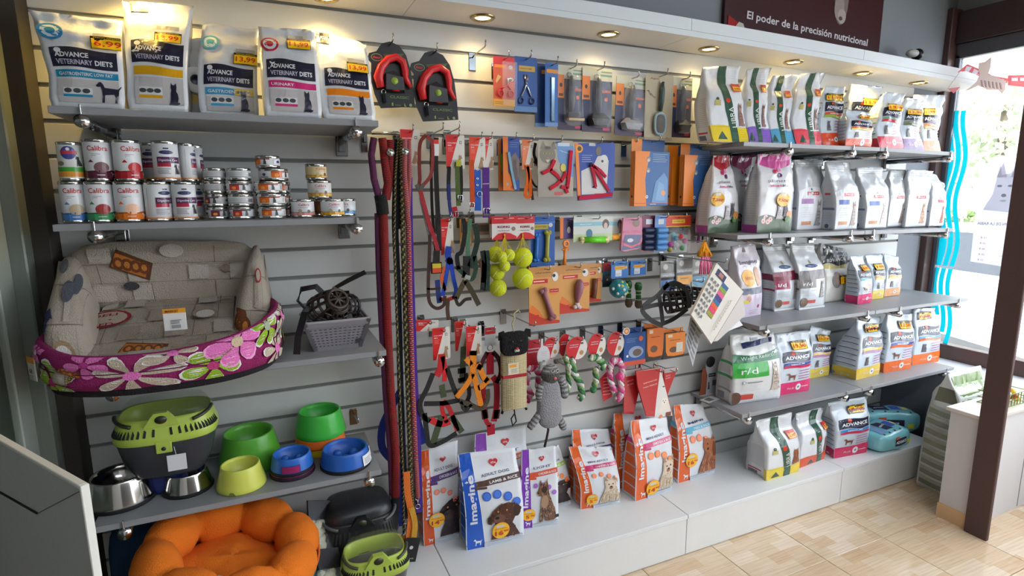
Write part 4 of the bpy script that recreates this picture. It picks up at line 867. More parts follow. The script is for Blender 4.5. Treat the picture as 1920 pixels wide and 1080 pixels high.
d = Dec(lambda u, v, e: Vector(((R * (1.0 - v * .08) + e + .0015) * math.cos(-.95 + u * 1.0), (R * (1.0 - v * .08) + e + .0015) * math.sin(-.95 + u * 1.0), .012 + v * .042)), R * 1.0, .042, fine=.08); d.rect(0, 0, 1, .8, S(224, 226, 228)); d.rect(.62, .3, .9, 1.1, S(224, 226, 228)); d.text('OFF', .78, .85, .007, S(40, 60, 150), width=.016, rot=.3); d.lines(.08, .1, .55, .6, 4, S(160, 164, 170)); d.rect(.64, .15, .86, .4, S(120, 124, 130)); d.done('price_label', 'paper', t2)
# ---- small animal carriers
def carrier(label, cx, cy, z0, a, b, H, low, up, lid, hand, group='small animal carriers'):
    t = thing('pet_carrier', label, 'carrier', (cx, cy, z0 + .0005), 0, group); e = 3.2; z1, z2 = H * .52, H * .8
    mb = MB(); loft(mb, [(0, 0, 0, a * .66, b * .7, e), (0, 0, .006, a * .7, b * .74, e), (0, 0, H * .2, a * .86, b * .88, e), (0, 0, z1, a * .97, b * .97, e)], 48, low, cap=(True, False)); mb.build('lower_shell', 'plastic', t)
    mb = MB(); loft(mb, [(0, 0, z1 - .002, a * .99, b * .99, e), (0, 0, z1 + .004, a * 1.01, b * 1.02, e), (0, 0, z1 + .018, a, b * 1.01, e), (0, 0, z2, a * .9, b * .9, e), (0, 0, z2 + .008, a * .88, b * .87, e), (0, 0, z2 + .006, a * .83, b * .8, e), (0, 0, z1 + .01, a * .9, b * .88, e)], 48, up, cap=(False, False)); mb.build('upper_band', 'plastic', t)
    mb = MB()
    for k in range(26):
        th = -math.pi * (.04 + .92 * k / 25); c, s_ = math.cos(th), math.sin(th)
        f = lambda q, zz: Vector((a * q * math.copysign(abs(c) ** (2 / e), c), b * q * math.copysign(abs(s_) ** (2 / e), s_), zz))
        mb.tube([f(1.003, z1 + .022), f(.925, z2 - .02)], .0032, S(28, 30, 26), n=4, flat=.0022, smooth=False)
    mb.build('vent_slots', 'matte', t, kind='stuff')
    mb = MB(); loft(mb, [(0, 0, z2 + .004, a * .86, b * .84, e), (0, 0, z2 + .02, a * .84, b * .82, e), (0, 0, H * .97, a * .74, b * .7, e), (0, 0, H, a * .5, b * .45, e)], 40, lid[0], cap=(False, True)); mb.build('lid', lid[1], t)
    mb = MB(); pts = []
    for k in range(15):
        th = math.pi + .15 + (math.pi * .30) * k / 14; c, s_ = math.cos(th), math.sin(th); pts.append((a * .93 * math.copysign(abs(c) ** (2 / e), c), b * .95 * math.copysign(abs(s_) ** (2 / e), s_), z2 + .012 - .018 * (k / 14)))
    mb.tube(pts, .0055, hand, n=6); mb.build('carry_handle', 'plastic', t); MB().tube([(-x, y, z) for x, y, z in pts], .0055, hand, n=6).build('carry_handle', 'plastic', t)
    mb = MB(); fy = -b * .93
    mb.prism([(-.045, z2 - .012), (.045, z2 - .012), (.026, z2 + .016), (.016, z2 + .028), (-.016, z2 + .028), (-.026, z2 + .016)], fy - .006, fy + .012, up); mb.lathe([(.012, -.001), (.012, .001)], 14, S(60, 62, 44), Matrix.Translation((0, fy - .006, z2 + .008)) @ Matrix.Rotation(math.pi / 2, 4, 'X'), sx=1.3)
    mb.build('latch', 'plastic', t)
    mb = MB(); mb.box((-.02, -b * 1.03, z1 - .03), (.02, -b * .96, z1 + .004), up, b=.002); mb.lathe([(.006, -.001), (.006, .001)], 12, S(40), Matrix.Translation((0, -b * 1.035, z1 - .016)) @ Matrix.Rotation(math.pi / 2, 4, 'X')); mb.build('front_clip', 'plastic', t)
    if lid[1] == 'plastic':
        mb = MB()
        for sg in (-1, 1):
            for k in range(6): mb.tube([(sg * a * .2, -b * .35 + b * .14 * k, H + .001 - .004 * abs(k - 2.5)), (sg * a * .62, -b * .35 + b * .14 * k, H - .012 - .002 * abs(k - 2.5))], .004, S(60, 62, 66), n=4, flat=.002, smooth=False)
        mb.build('lid_ribs', 'plastic', t)
    return t
lim = S(176, 198, 84); an = S(58, 60, 66)
c1 = carrier('lime green and charcoal small animal carrier with clear lid on the bowl shelf', -.308, -.185, .724, .134, .098, .222, an, lim, (S(150, 160, 130), 'clear'), S(58, 58, 50))
a = PY(332, 867, -.3)
MB().box((-.024, -.001, -.024), (.024, .001, .024), S(216, 218, 222), b=.0005).tube([(0, 0, .022), (-.005, .01, .045)], .0012, S(200), n=5).build('blank_tag', 'paper', c1, (a.x + .308, -.3 + .185, a.z - .724))
carrier('black small animal carrier with ribbed lid at the foot of the wall', .238, -.125, .19, .140, .108, .268, S(30, 31, 34), S(34, 35, 38), (S(40, 42, 46), 'plastic'), S(96, 98, 100))
carrier('lime green small animal carrier at the foot of the wall in front', .262, -.312, .19, .112, .08, .208, S(96, 92, 96), lim, (S(170, 180, 140), 'clear'), S(72, 74, 60))
# ---- orange and teal pet bed
ob = thing('pet_bed', 'round orange padded pet bed with teal outside standing at the foot of the wall', 'pet bed', (-.20, -.285, .197), 0)
ob.rotation_euler = (math.radians(6), math.radians(11), 0); ob.location.z = .262
org = S(238, 124, 26); tl = S(14, 92, 108); vs = []; NT, NP = 96, 14; OA, OB = .196, .185
for i in range(NT):
    t = 2 * math.pi * i / NT; lob = abs(math.sin(4 * t + .5)) ** .45
    r = .066 * (.5 + .5 * lob); c, s_ = math.cos(t), math.sin(t)
    for j in range(NP):
        p = 2 * math.pi * j / NP; q = r * math.cos(p); zz = .205 + r * 1.15 * math.sin(p) + .006 * noise.noise(Vector((c * 6, s_ * 6, p)))
        vs.append(((OA + q) * c, (OB + q) * s_, zz))
mb = MB().add(vs, [(i * NP + j, ((i + 1) % NT) * NP + j, ((i + 1) % NT) * NP + (j + 1) % NP, i * NP + (j + 1) % NP) for i in range(NT) for j in range(NP)], org, True); mb.build('padded_rim', 'fabric', ob)
mb = MB(); vs = []
for i in range(13):
    for k in range(40):
        t = 2 * math.pi * k / 40; r = i / 12; vs.append((OA * .93 * r * math.cos(t), OB * .93 * r * math.sin(t), .15 + .05 * (1 - r ** 2) + .012 * math.cos(4 * t) * r + .008 * noise.noise(Vector((r * math.cos(t) * 4, r * math.sin(t) * 4, 1)))))
mb.add(vs, [(i * 40 + k, i * 40 + (k + 1) % 40, (i + 1) * 40 + (k + 1) % 40, (i + 1) * 40 + k) for i in range(12) for k in range(40)], org, True); mb.build('inner_cushion', 'fabric', ob)
mb = MB(); loft(mb, [(0, 0, 0, OA * 1.02, OB * 1.02, 2.2), (0, 0, .01, OA * 1.18, OB * 1.2, 2.2), (0, 0, .1, OA * 1.28, OB * 1.32, 2.2), (0, 0, .2, OA * 1.29, OB * 1.34, 2.2), (0, 0, .215, OA * 1.2, OB * 1.2, 2.2)], 48, tl, cap=(True, False)); mb.build('outer_wall', 'fabric', ob)
mb = MB(); mb.tube([(OA * 1.295 * math.cos(t), OB * 1.34 * math.sin(t), .205 - .0 * k) for k, t in enumerate([math.pi * 2 * k / 48 for k in range(48)])], .004, S(226, 110, 30), n=6, closed=True); mb.build('piping', 'fabric', ob)
mb = MB(); mb.lathe([(.032, 0), (.032, .002), (.0001, .002)], 24, S(222, 220, 218), sx=1.15); tg = mb.build('oval_tag', 'paper', ob, (-.035, -.145, .214)); tg.rotation_euler = (.35, 0, .15)
td = Dec(lambda u, v, e: Vector((-.03 + u * .06, -.03 + v * .06, .002 + e)), .06, .06); td.rect(.1, .45, .25, .62, S(170, 30, 50)); td.rect(.42, .46, .58, .6, S(190)); td.rect(.7, .42, .82, .62, S(130, 130, 160)); td.done('tag_print', 'paper', tg)
# blue cushion peeping out behind the orange bed
qb = MB(); pillow8(qb, corners([(-.53, -.1, .192), (-.53, -.08, .50), (-.53, -.02, .192), (-.53, -.015, .51), (-.36, -.1, .192), (-.36, -.08, .49), (-.36, -.02, .192), (-.36, -.015, .49)]), S(24, 56, 84), 4); o = qb.build('cushion', 'fabric', None, label='dark blue cushion tucked behind the orange pet bed', category='cushion')
# rope toys in clear bags between the bed and the carriers
for k, (cx, cy, z, rz, rx, lab) in enumerate(((.105, -.27, .35, .5, -.6, 'cream rope toy in a clear bag beside the orange bed, upper one'), (.128, -.43, .262, .55, -.75, 'cream rope toy in a clear bag beside the orange bed, lower one'))):
    t = thing('rope_toy', lab, 'dog toy', (cx - .02, cy + .06, z), rz); t.rotation_euler = (rx, .45, rz)
    mb = MB()
    for q in range(3): mb.tube([(.024 * math.cos(i * .9 + q * 2.1), .02 * math.sin(i * .9 + q * 2.1) - .0, -.09 + .011 * i) for i in range(17)], .015, S(206, 204, 176), n=7)
    mb.build('twisted_rope', 'rope', t)
    mb = MB(); mb.box((-.05, -.03, .085), (.05, -.022, .15), S(34, 34, 40), b=.001); mb.build('header_card', 'card', t)
    mb = MB(); pillow8(mb, corners([(-.055, -.045, -.12), (-.055, -.03, .1), (-.055, .04, -.12), (-.055, -.02, .1), (.055, -.045, -.12), (.055, -.03, .1), (.055, .04, -.12), (.055, -.02, .1)]), S(210, 215, 220), 5); mb.build('clear_bag', 'clear', t)
# ---- white panel in the foreground
A = PY(152, 912, -1.25); dv = Vector((-.57, .82, 0)).normalized(); nv_ = Vector((-dv.y, dv.x, 0))
ct = thing('counter_panel', 'white upright counter panel with mitred seam in the front left corner', 'counter', (A.x, A.y, 0), math.atan2(dv.y, dv.x))
zt = A.z; Lc = .62
def onface(px, py):
    d = ray(px, py); P0 = CC + d * ((A - CC).dot(nv_) / d.dot(nv_)); q = P0 - A; return q.dot(dv), P0.z
MB().box((.004, -.008, 0.0), (Lc, 0, zt - .005), S(196, 196, 193), b=.001).build('panel', 'board', ct)
MB().box((0, -.009, 0), (.0045, .001, zt), S(226, 225, 216), b=.001).box((.0045, -.009, zt - .0055), (Lc, .001, zt), S(226, 225, 216), b=.001).build('edge_band', 'board', ct)
a, b, c = onface(150, 921), onface(72, 962), onface(0, 921)
k = (b[1] - c[1]) / (b[0] - c[0]); c = (Lc - .01, b[1] + k * (Lc - .01 - b[0]))
mb = MB(); mb.tube([(a[0], .0004, a[1]), (b[0], .0004, b[1])], .0006, S(120, 116, 108), n=4, smooth=False); mb.tube([(b[0], .0004, b[1]), (c[0], .0004, c[1])], .0022, S(24, 22, 26), n=4, flat=.0008, smooth=False); mb.build('seam', 'matte', ct)
# ================================================================ things hanging on the slatwall
HK = 'chrome display hooks'
def hook(x, z, L, label, plate=S(150, 152, 154), tip=.022):
    t = thing('display_hook', label, 'hook', (x, 0, z), 0, HK)
    MB().box((-.014, -.004, -.05), (.014, .0, .006), plate, b=.001).box((-.012, -.002, .0), (.012, .006, .012), plate).build('base_plate', 'steel', t)
    MB().tube([(0, -.002, -.006), (0, -.02, 0), (0, -L * .5, .002), (0, -L + .012, .004), (0, -L + .002, .008), (0, -L, .014), (0, -L, tip + .004)], .0026, S(175, 176, 178), n=7).build('prong', 'chrome', t)
    return t
def frame(bb, y):
    x0, y0, x1, y1 = bb; a, b = PY(x0, (y0 + y1) / 2, y), PY(x1, (y0 + y1) / 2, y); tz, bz = PY((x0 + x1) / 2, y0, y).z, PY((x0 + x1) / 2, y1, y).z
    return (a.x + b.x) / 2, tz, b.x - a.x, tz - bz
def px_local(t, px, py, y):
    p = PY(px, py, y); return (p.x - t.location.x, y - t.location.y, p.z - t.location.z)
def card(name, label, cat, bb, y, col, th=.0016, group=None, hk=None, shape=None, rot=0., mat='card', hd=None, yaw=0.):
    cx, tz, w, h = frame(bb, y); t = thing(name, label, cat, (cx, y, tz), 0, group); t.rotation_euler = (0, rot, yaw)
    pts = [((u - .5) * w, (v - 1) * h) for u, v in (shape or [(0, 0), (1, 0), (1, .97), (.96, 1), (.04, 1), (0, .97)])]
    MB().prism(pts, -th / 2, th / 2, col).build('backing_card', mat, t)
    d = Dec(lambda u, v, e: Vector(((u - .5) * w, -th / 2 - e, (v - 1) * h)), w, h, .0004, .00012, fine=9)
    if hk: hook(cx, tz - .012, -y + (hd or .05), hk)
    return t, d, w, h
def straps(mb, t, y, pts, r, col, flat=.0018, n=4, dy=0.):
    P = [px_local(t, a, b, y) for a, b in pts]; P = [(p[0], p[1] + dy, p[2]) for p in P]
    return mb.tube(P, r, col, n=n, flat=flat, up=(0, 1, 0), smooth=False)
def ring(mb, c, r, rr, col, n=14): return mb.tube([(c[0] + r * math.cos(2 * math.pi * k / n), c[1], c[2] + r * math.sin(2 * math.pi * k / n)) for k in range(n)], rr, col, n=6, closed=True)
RED = S(206, 34, 40); NVY = S(30, 50, 110); BLU = S(36, 84, 158); ORG = S(238, 126, 30)
# ---- row 1: retractable leads
CS = [(.24, 0), (1, .05), (.98, .3), (.93, .6), (.84, .82), (.7, .95), (.5, 1), (.32, .96), (.2, .84), (.04, .8), (.0, .72), (.08, .66), (.06, .4), (.12, .2)]
for bb, rot, lab, hl in (((690, 78, 776, 204), .0, 'black card with red handled retractable lead, next to the orange banded bag', 'hook holding the left retractable lead card'), ((769, 95, 858, 229), 0., 'black card with red handled retractable lead, right one of the pair', 'hook holding the right retractable lead card')):
    t, d, w, h = card('retractable_lead', lab, 'dog lead', bb, -.09, S(26, 25, 27), .002, 'retractable leads on black cards', hl, CS, rot)
    d.ell(.2, .75, .019, S(150, 160, 90), .012); d.ell(.2, .75, .017, S(36, 20, 22), .010); d.text('flexi', .2, .75, .007, S(220, 50, 40), width=.026, italic=.2); d.poly([(.34, .80), (.8, .84), (.66, .72), (.4, .7)], S(70, 92, 40))
    d.text('CLASSIC', .66, .18, .0085, S(104, 128, 70), width=w * .42); d.text('S', .5, .07, .009, S(170, 200, 80), bold=.03); d.text('L', .78, .07, .009, S(170, 200, 80), bold=.03); d.rect(.56, .05, .68, .065, S(90, 100, 70)); d.ell(.9, .07, .005, S(140, 160, 110)); d.done('card_print', 'card', t)
    f = lambda u, v, yy=-.016: ((u - .5) * w, yy, (v - 1) * h)
    MB().tube([f(.24, .3), f(.2, .45), f(.27, .6), f(.42, .72), f(.6, .76), f(.74, .70), f(.78, .58), f(.78, .46), f(.9, .33)], [.013, .016, .014, .0125, .0125, .0125, .012, .011, .006], RED, n=10).build('red_handle', 'plastic', t)
    MB().hull([f(.3, .25, -.004), f(.78, .25, -.004), f(.78, .46, -.004), f(.3, .5, -.004), f(.34, .27, -.028), f(.74, .27, -.028), f(.72, .46, -.028), f(.36, .5, -.026), f(.52, .56, -.018)], S(44, 44, 48)).build('lead_housing', 'plastic', t)
    mb = MB(); mb.lathe([(.0115, 0), (.0115, .003), (.0001, .003)], 20, S(140, 168, 60), Matrix.Translation(f(.53, .4, -.026)) @ Matrix.Rotation(math.pi / 2, 4, 'X')); mb.build('badge', 'plastic', t); MB().ball(f(.56, .29, -.02), .012, RED, sc=(1.6, .7, .7)).build('brake_button', 'plastic', t)
    mb = MB(); ring(mb, f(.3, .24, -.012), .007, .0018, S(170)); mb.tube([f(.3, .22, -.012), f(.32, .08, -.012)], .005, S(40, 40, 42), n=4, flat=.002, smooth=False); mb.build('clip', 'steel', t)
c = PY(885, 106, 0); hook(c.x, c.z, .14, 'empty hook with perforated grey plate between the lead and the red card', S(126, 134, 138))
# red orange card with nail clippers
t, d, w, h = card('clipper_card', 'red and orange card with red handled nail clippers in the top row', 'pet grooming tool', (925, 107, 965, 199), -.09, S(226, 92, 46), hk='hook holding the red and orange clipper card')
d.rect(0, .82, 1, 1, S(206, 44, 52)); d.rect(0, 0, 1, .14, S(240, 170, 40)); d.rect(.05, .78, .6, .84, S(246, 140, 40)); d.ell(.8, .8, .008, S(216, 214, 210), .007); d.poly([(.1, .5), (.2, .64), (.36, .6), (.14, .46)], S(240, 190, 110)); d.lines(.05, .03, .5, .1, 2, S(190, 120, 40)); d.done('card_print', 'card', t)
f = lambda u, v, yy=-.008: ((u - .5) * w, yy, (v - 1) * h)
mb = MB(); mb.tube([f(.62, .42), f(.64, .55), f(.74, .58), f(.84, .54)], .0035, S(205), n=7); ring(mb, f(.8, .55), .006, .002, S(215)); mb.build('blades', 'steel', t)
for u0 in (.3, .78):
    mb = MB(); ring(mb, f(u0, .25), .011, .003, S(212, 46, 66)); mb.tube([f(u0, .34), f(.62, .42)], .003, S(212, 46, 66), n=6); mb.build('handle', 'plastic', t)
MB().box(((-.1) * w, -.003, -.98 * h), (1.06 * w - .5 * w, -.0125, -.1 * h), S(230)).build('clear_blister', 'clear', t)
t, d, w, h = card('scissors_card', 'blue card with small scissors and gold header beside the red clipper card', 'pet grooming tool', (964, 107, 1007, 210), -.088, BLU, hk='hook holding the blue scissors card')
d.rect(.2, .74, .9, .84, S(196, 158, 60)); d.text('GROOM', .5, .79, .004, S(90, 70, 30), width=w * .5); d.rect(0, 0, 1, .1, S(90, 130, 180)); d.done('card_print', 'card', t)
f = lambda u, v, yy=-.006: ((u - .5) * w, yy, (v - 1) * h)
for s_ in (-1, 1):
    mb = MB(); mb.tube([f(.5 - s_ * .06, .68), f(.5, .5), f(.5 + s_ * .22, .28)], .0035, S(190, 192, 198), n=6); ring(mb, f(.5 + s_ * .24, .2), .01, .0025, S(60, 66, 80)); mb.build('blade', 'steel', t)
for k, (bb, yy, lab, hl) in enumerate((((1003, 119, 1027, 238), -.075, 'dark blue slim pack behind the metal comb', None), ((1022, 118, 1046, 237), -.105, 'bright blue slim pack with a long metal comb', 'hook holding the slim blue comb packs'))):
    t, d, w, h = card('comb_pack', lab, 'pet grooming tool', bb, yy, S(30, 62, 120) if k == 0 else S(50, 104, 176), hk=hl); d.rect(.1 if k else .5, .84, .98, .90, S(222, 140, 40)); d.rect(0, 0, 1, .06, S(110, 150, 200)); d.done('card_print', 'card', t)
    if k:
        f = lambda u, v, yy=-.006: ((u - .5) * w, yy, (v - 1) * h); MB().box(f(.42, .08), f(.72, .78, -.002), S(150, 176, 200), b=.002).build('comb', 'steel', t)
# brushes in blister packs
def brush(label, bb, y, hl, head, rot=0.):
    t, d, w, h = card('brush_pack', label, 'pet brush', bb, y, S(52, 58, 90), group='pet brushes in blister packs', hk=hl, rot=rot, shape=[(.04, 0), (.96, 0), (1, .03), (1, .97), (.96, 1), (.04, 1), (0, .97), (0, .03)])
    d.rect(0, .80, 1, 1, S(196, 196, 176)); d.rect(.6, .87, .98, .9, S(120, 150, 130)); d.rect(.62, .93, .98, .95, S(120, 150, 130)); d.rect(.0, .5, .26, .86, S(226, 130, 50)); d.ell(.13, .7, .006, S(70, 50, 40), .008); d.rect(.05, .53, .22, .57, S(110, 60, 30)); d.ell(.8, .52, .008, S(226, 112, 60)); d.rect(.62, .62, .95, .66, S(206, 96, 60)); d.lines(.62, .68, .95, .78, 3, S(120, 130, 160), th=.0006)
    d.rect(0, 0, 1, .1, S(58, 44, 70)); d.rect(.7, .03, .93, .07, S(200, 60, 90)); d.done('card_print', 'card', t)
    f = lambda u, v, yy=-.016: ((u - .5) * w, yy, (v - 1) * h)
    MB().tube([f(.48, .84), f(.5, .74), f(.49, .5), f(.5, .36), f(.5, .28)], [.007, .011, .0125, .010, .007], S(74, 76, 84), n=10).build('handle', 'plastic', t)
    mb = MB()
    if head == 'rake': mb.hull([f(.3, .26), f(.7, .26), f(.26, .18), f(.86, .18), f(.3, .26, -.03), f(.7, .26, -.03), f(.26, .18, -.034), f(.86, .18, -.034)], S(60, 50, 52)); mb.box(f(.3, .14, -.032), f(.94, .185, -.012), S(206, 176, 130), b=.002)
    else: mb.hull([f(.34, .3, -.008), f(.72, .3, -.008), f(.14, .2, -.01), f(.86, .2, -.01), f(.2, .09, -.01), f(.8, .09, -.01), f(.2, .2, -.034), f(.8, .2, -.034), f(.3, .1, -.03), f(.72, .1, -.03)], S(40, 40, 44) if head == 'slick' else S(140, 140, 146))
    mb.build('brush_head', 'plastic', t)
    mb = MB(); ring(mb, f(.45, .86, -.006), .009, .002, S(150, 160, 166)); mb.build('hang_loop', 'plastic', t)
    mb = MB(); pillow8(mb, [[[f(.2, .06, 0), f(.22, .86, 0)], [f(.2, .06, -.036), f(.3, .86, -.03)]], [[f(.98, .06, 0), f(.9, .86, 0)], [f(.98, .06, -.036), f(.8, .86, -.03)]]], S(225, 230, 240), 4.5, 20, 10); mb.build('clear_blister', 'clear', t)
brush('blister pack with dark rake brush, leftmost of the brushes', (1045, 124, 1092, 244), -.085, 'hook holding the leftmost brush blister', 'rake')
brush('blister pack with black slicker brush beside the rake brush', (1091, 127, 1147, 248), -.09, 'hook holding the black slicker brush blister', 'slick')
brush('blister pack with grey headed brush left of the round brush', (1155, 143, 1211, 255), -.09, 'hook holding the grey headed brush blister', 'grey', .03)
brush('narrow blister pack with dark brush at the right end of the top row', (1257, 145, 1296, 258), -.09, 'hook holding the last brush blister of the top row', 'slick')
t, d, w, h = card('brush_card', 'beige card with a round pale blue slicker brush', 'pet brush', (1209, 139, 1261, 263), -.1, S(176, 164, 136), hk='hook holding the beige brush card')
d.text('Agui', .3, .93, .006, S(120, 90, 80), width=w * .3); d.text('Agui', .2, .7, .009, S(110, 80, 76), width=w * .36, rot=-.6); d.rect(.0, 0, 1, .04, S(150, 140, 120)); d.text('CT', .82, .04, .005, S(70, 64, 56)); d.done('card_print', 'card', t)
f = lambda u, v, yy=-.012: ((u - .5) * w, yy, (v - 1) * h)
MB().tube([f(.56, .88), f(.54, .76), f(.53, .6), f(.5, .44)], [.006, .010, .0105, .007], S(54, 76, 86), n=10).build('handle', 'plastic', t)
mb = MB(); mb.tube([((.5 - .5 + .02 / .09 * .0) * w + .027 * math.copysign(abs(math.cos(a)) ** .7, math.cos(a)), -.012, -.755 * h + .042 * math.copysign(abs(math.sin(a)) ** .7, math.sin(a))) for a in [2 * math.pi * k / 24 for k in range(24)]], .0055, S(150, 178, 194), n=8, closed=True); mb.build('head_rim', 'plastic', t)
mb = MB(); loft(mb, [(0, 0, 0, .025, .040, 2.6), (0, 0, .008, .022, .037, 2.6)], 24, S(120, 118, 116), mat=Matrix.Translation((0, -.006, -.755 * h)) @ Matrix.Rotation(math.pi / 2, 4, 'X')); mb.build('pin_pad', 'fabric', t)
# ---- row 2: waterfall rail with leads
z2 = PY(720, 250, -.05).z
rl = thing('lead_rail', 'chrome rail with two disc ended arms holding the long leads', 'rail', (0, 0, 0))
a, b = PY(697, 249, -.03), PY(803, 253, -.03); MB().tube([(a.x, -.03, a.z), (b.x, -.03, a.z)], .006, S(190), n=10).build('crossbar', 'steel', rl)
for px_, py_ in ((683, 267), (1 * 742, 262)):
    p = PY(px_, py_, -.004); MB().box((p.x - .011, -.008, p.z - .034), (p.x + .011, .0, p.z + .03), S(150), b=.001).box((p.x - .005, -.034, p.z + .0), (p.x + .005, -.004, p.z + .02), S(150)).build('wall_plate', 'steel', rl)
for ex, ey, sx, sy in ((732, 286, 712, 263), (760, 284, 748, 258)):
    e_, s_ = PY(ex, ey, -.17), PY(sx, sy, -.03); mb = MB(); mb.tube([s_, e_], .0085, S(150, 140, 132), n=12); mb.tube([e_ + Vector((0, .004, 0)), e_ + Vector((0, -.004, 0))], .0125, S(200), n=16); mb.build('arm', 'steel', rl)
def lead(label, parts, cat='dog lead', y=-.15, name='dog_lead', mat='web', group=None, extra=None):
    p0 = PY(*parts[0][0][0], y); t = thing(name, label, cat, tuple(p0), 0, group); k_ = 1.28 if parts[0][0][0][0] < 775 else 1.
    for nm, pts, r, col, n, fl, dy, m in [(p[4] if len(p) > 4 else 'strap', p[0], p[1] * k_, p[2], p[3] if len(p) > 3 else 4, (.0016 if (p[3] if len(p) > 3 else 4) == 4 else None), p[5] if len(p) > 5 else 0., p[6] if len(p) > 6 else mat) for p in [q for q in parts]]:
        mb = MB(); P = [Vector(px_local(t, a_, b_, y)) + Vector((0, dy, 0)) for a_, b_ in pts]
        Q = []
        for i in range(len(P) - 1):     # smooth the path
            p_, q_ = P[max(i - 1, 0)], P[min(i + 2, len(P) - 1)]
            for s in range(5 if n != 4 or len(P) > 2 else 1):
                u = s / 5; Q.append(.5 * ((2 * P[i]) + (P[i + 1] - p_) * u + (2 * p_ - 5 * P[i] + 4 * P[i + 1] - q_) * u * u + (3 * P[i] - p_ - 3 * P[i + 1] + q_) * u ** 3))
        Q.append(P[-1]); mb.tube(Q, r, col, n=n, flat=fl, up=(0, 1, 0) if n == 4 else None, smooth=n != 4); mb.build(nm, m, t)
    if extra: extra(t)
    return t
def dense(pts, k):
    o = []
    for (a, b), (c, d) in zip(pts, pts[1:]): o += [(a + (c - a) * i / k, b + (d - b) * i / k) for i in range(k)]
    return o + [pts[-1]]
rb = lambda i, k: S(178, 34, 32) if (i + k // 2) % 2 else S(40, 18, 22)
rp = lambda i, k: S(76, 46, 92) if (i + k) % 2 else S(120, 40, 70)
pb_ = lambda i, k: (S(204, 60, 110), S(80, 40, 90), S(226, 150, 60), S(70, 40, 80))[(i + 2 * k) % 4]
by_ = lambda i, k: S(170, 152, 80) if (i // 2 + k) % 3 == 0 else S(44, 46, 40)
def clipend(px_, py_, y=-.15, s=1.):
    def g(t):
        c = Vector(px_local(t, px_, py_, y)); mb = MB(); ring(mb, c + Vector((0, 0, -.008 * s)), .008 * s, .0022, S(200)); mb.tube([c + Vector((0, 0, -.016 * s)), c + Vector((.002, 0, -.03 * s))], .004 * s, S(190, 180, 150), n=8)
        ring(mb, c + Vector((.001, 0, -.043 * s)), .009 * s, .0022, S(200)); mb.build('snap_hook', 'steel', t)
    return g
lead('thick red and black rope lead with black grip, leftmost on the rail', [
    (dense([(717, 259), (721, 300), (727, 345), (722, 374)], 6), .0105, rb, 10, 'loop'), (dense([(733, 262), (733, 310), (731, 345), (726, 374)], 6), .010, rb, 10, 'loop', .012),
    (dense([(702, 258), (697, 290), (702, 335), (712, 374)], 6), .009, rp, 10, 'loop', .008), ([(713, 366), (716, 384), (718, 402)], .0165, BLACK, 10, 'grip'),
    (dense([(719, 400), (722, 500), (727, 620), (733, 740), (742, 850), (742, 936)], 20), .0115, rb, 10, 'rope'), (dense([(709, 400), (711, 500), (717, 620), (724, 740), (733, 850), (736, 930)], 20), .008, rp, 8, 'rope', .012), ([(742, 930), (741, 950), (740, 966)], .0125, BLACK, 10, 'end_grip')], extra=clipend(740, 966))
lead('dark blue and black nylon lead hanging behind the others', [([(743, 264), (744, 330), (742, 420), (748, 560), (752, 720), (757, 860), (762, 975)], .0085, S(34, 40, 52), 4, 'strap', .01), ([(752, 262), (750, 330), (752, 430)], .007, S(30, 44, 56), 4, 'loop', .015)], extra=clipend(762, 975))
lead('thin black and yellow cord lead', [(dense([(747, 262), (741, 330), (739, 450), (744, 600), (751, 780), (756, 900), (757, 1000)], 14), .0035, by_, 6, 'cord')], extra=clipend(757, 1000, s=.8))
lead('black and yellow braided lead next to the purple one', [(dense([(752, 260), (753, 320), (755, 450), (760, 620), (766, 780), (770, 900), (772, 960)], 14), .0065, by_, 8, 'cord', -.005)], extra=clipend(772, 960))
lead('pink, purple and orange braided rope lead', [(dense([(757, 262), (757, 330), (764, 420), (767, 560), (772, 720), (778, 860), (782, 930)], 16), .0075, pb_, 8, 'cord', -.01), (dense([(766, 264), (767, 330), (764, 400)], 16), .0065, pb_, 8, 'loop', -.004)], extra=clipend(782, 930))
lead('purple flat nylon lead, rightmost of the long leads', [([(767, 332), (768, 420), (772, 560), (777, 700), (784, 840), (786, 962)], .0095, S(76, 40, 150), 4, 'strap', .004), ([(763, 330), (765, 450), (769, 600), (775, 760)], .005, S(54, 50, 160), 4, 'edge', -.002)], extra=clipend(764, 318, s=.7))
lead('royal blue webbing lead looped low behind the rope leads', [([(757, 742), (738, 775), (722, 810), (722, 850), (742, 876), (757, 900), (754, 1000)], .011, S(36, 52, 140), 4, 'strap', .05), ([(781, 760), (786, 800), (800, 842)], .016, S(36, 60, 160), 4, 'strap', .05)], y=-.12)
lead('orange tagged lead ends with brass clips at the bottom of the bundle', [([(760, 880), (762, 920), (768, 960), (763, 1010)], .009, S(236, 120, 40), 4, 'strap', -.02), ([(768, 945), (775, 975), (772, 1005)], .008, S(220, 160, 50), 4, 'strap', -.025), ([(758, 1000), (752, 1030)], .018, S(150, 92, 30), 4, 'tag', -.015)], y=-.17, extra=clipend(770, 985, -.17, 1.2))
t, d, w, h = card('price_tag', 'black swing tag hanging at the very bottom of the leads', 'tag', (762, 1008, 790, 1052), -.2, S(30, 28, 30), rot=.25); d.ell(.5, .6, .007, S(200)); d.text('DOG', .5, .15, .005, S(190, 180, 150), width=w * .6); d.done('tag_print', 'card', t)
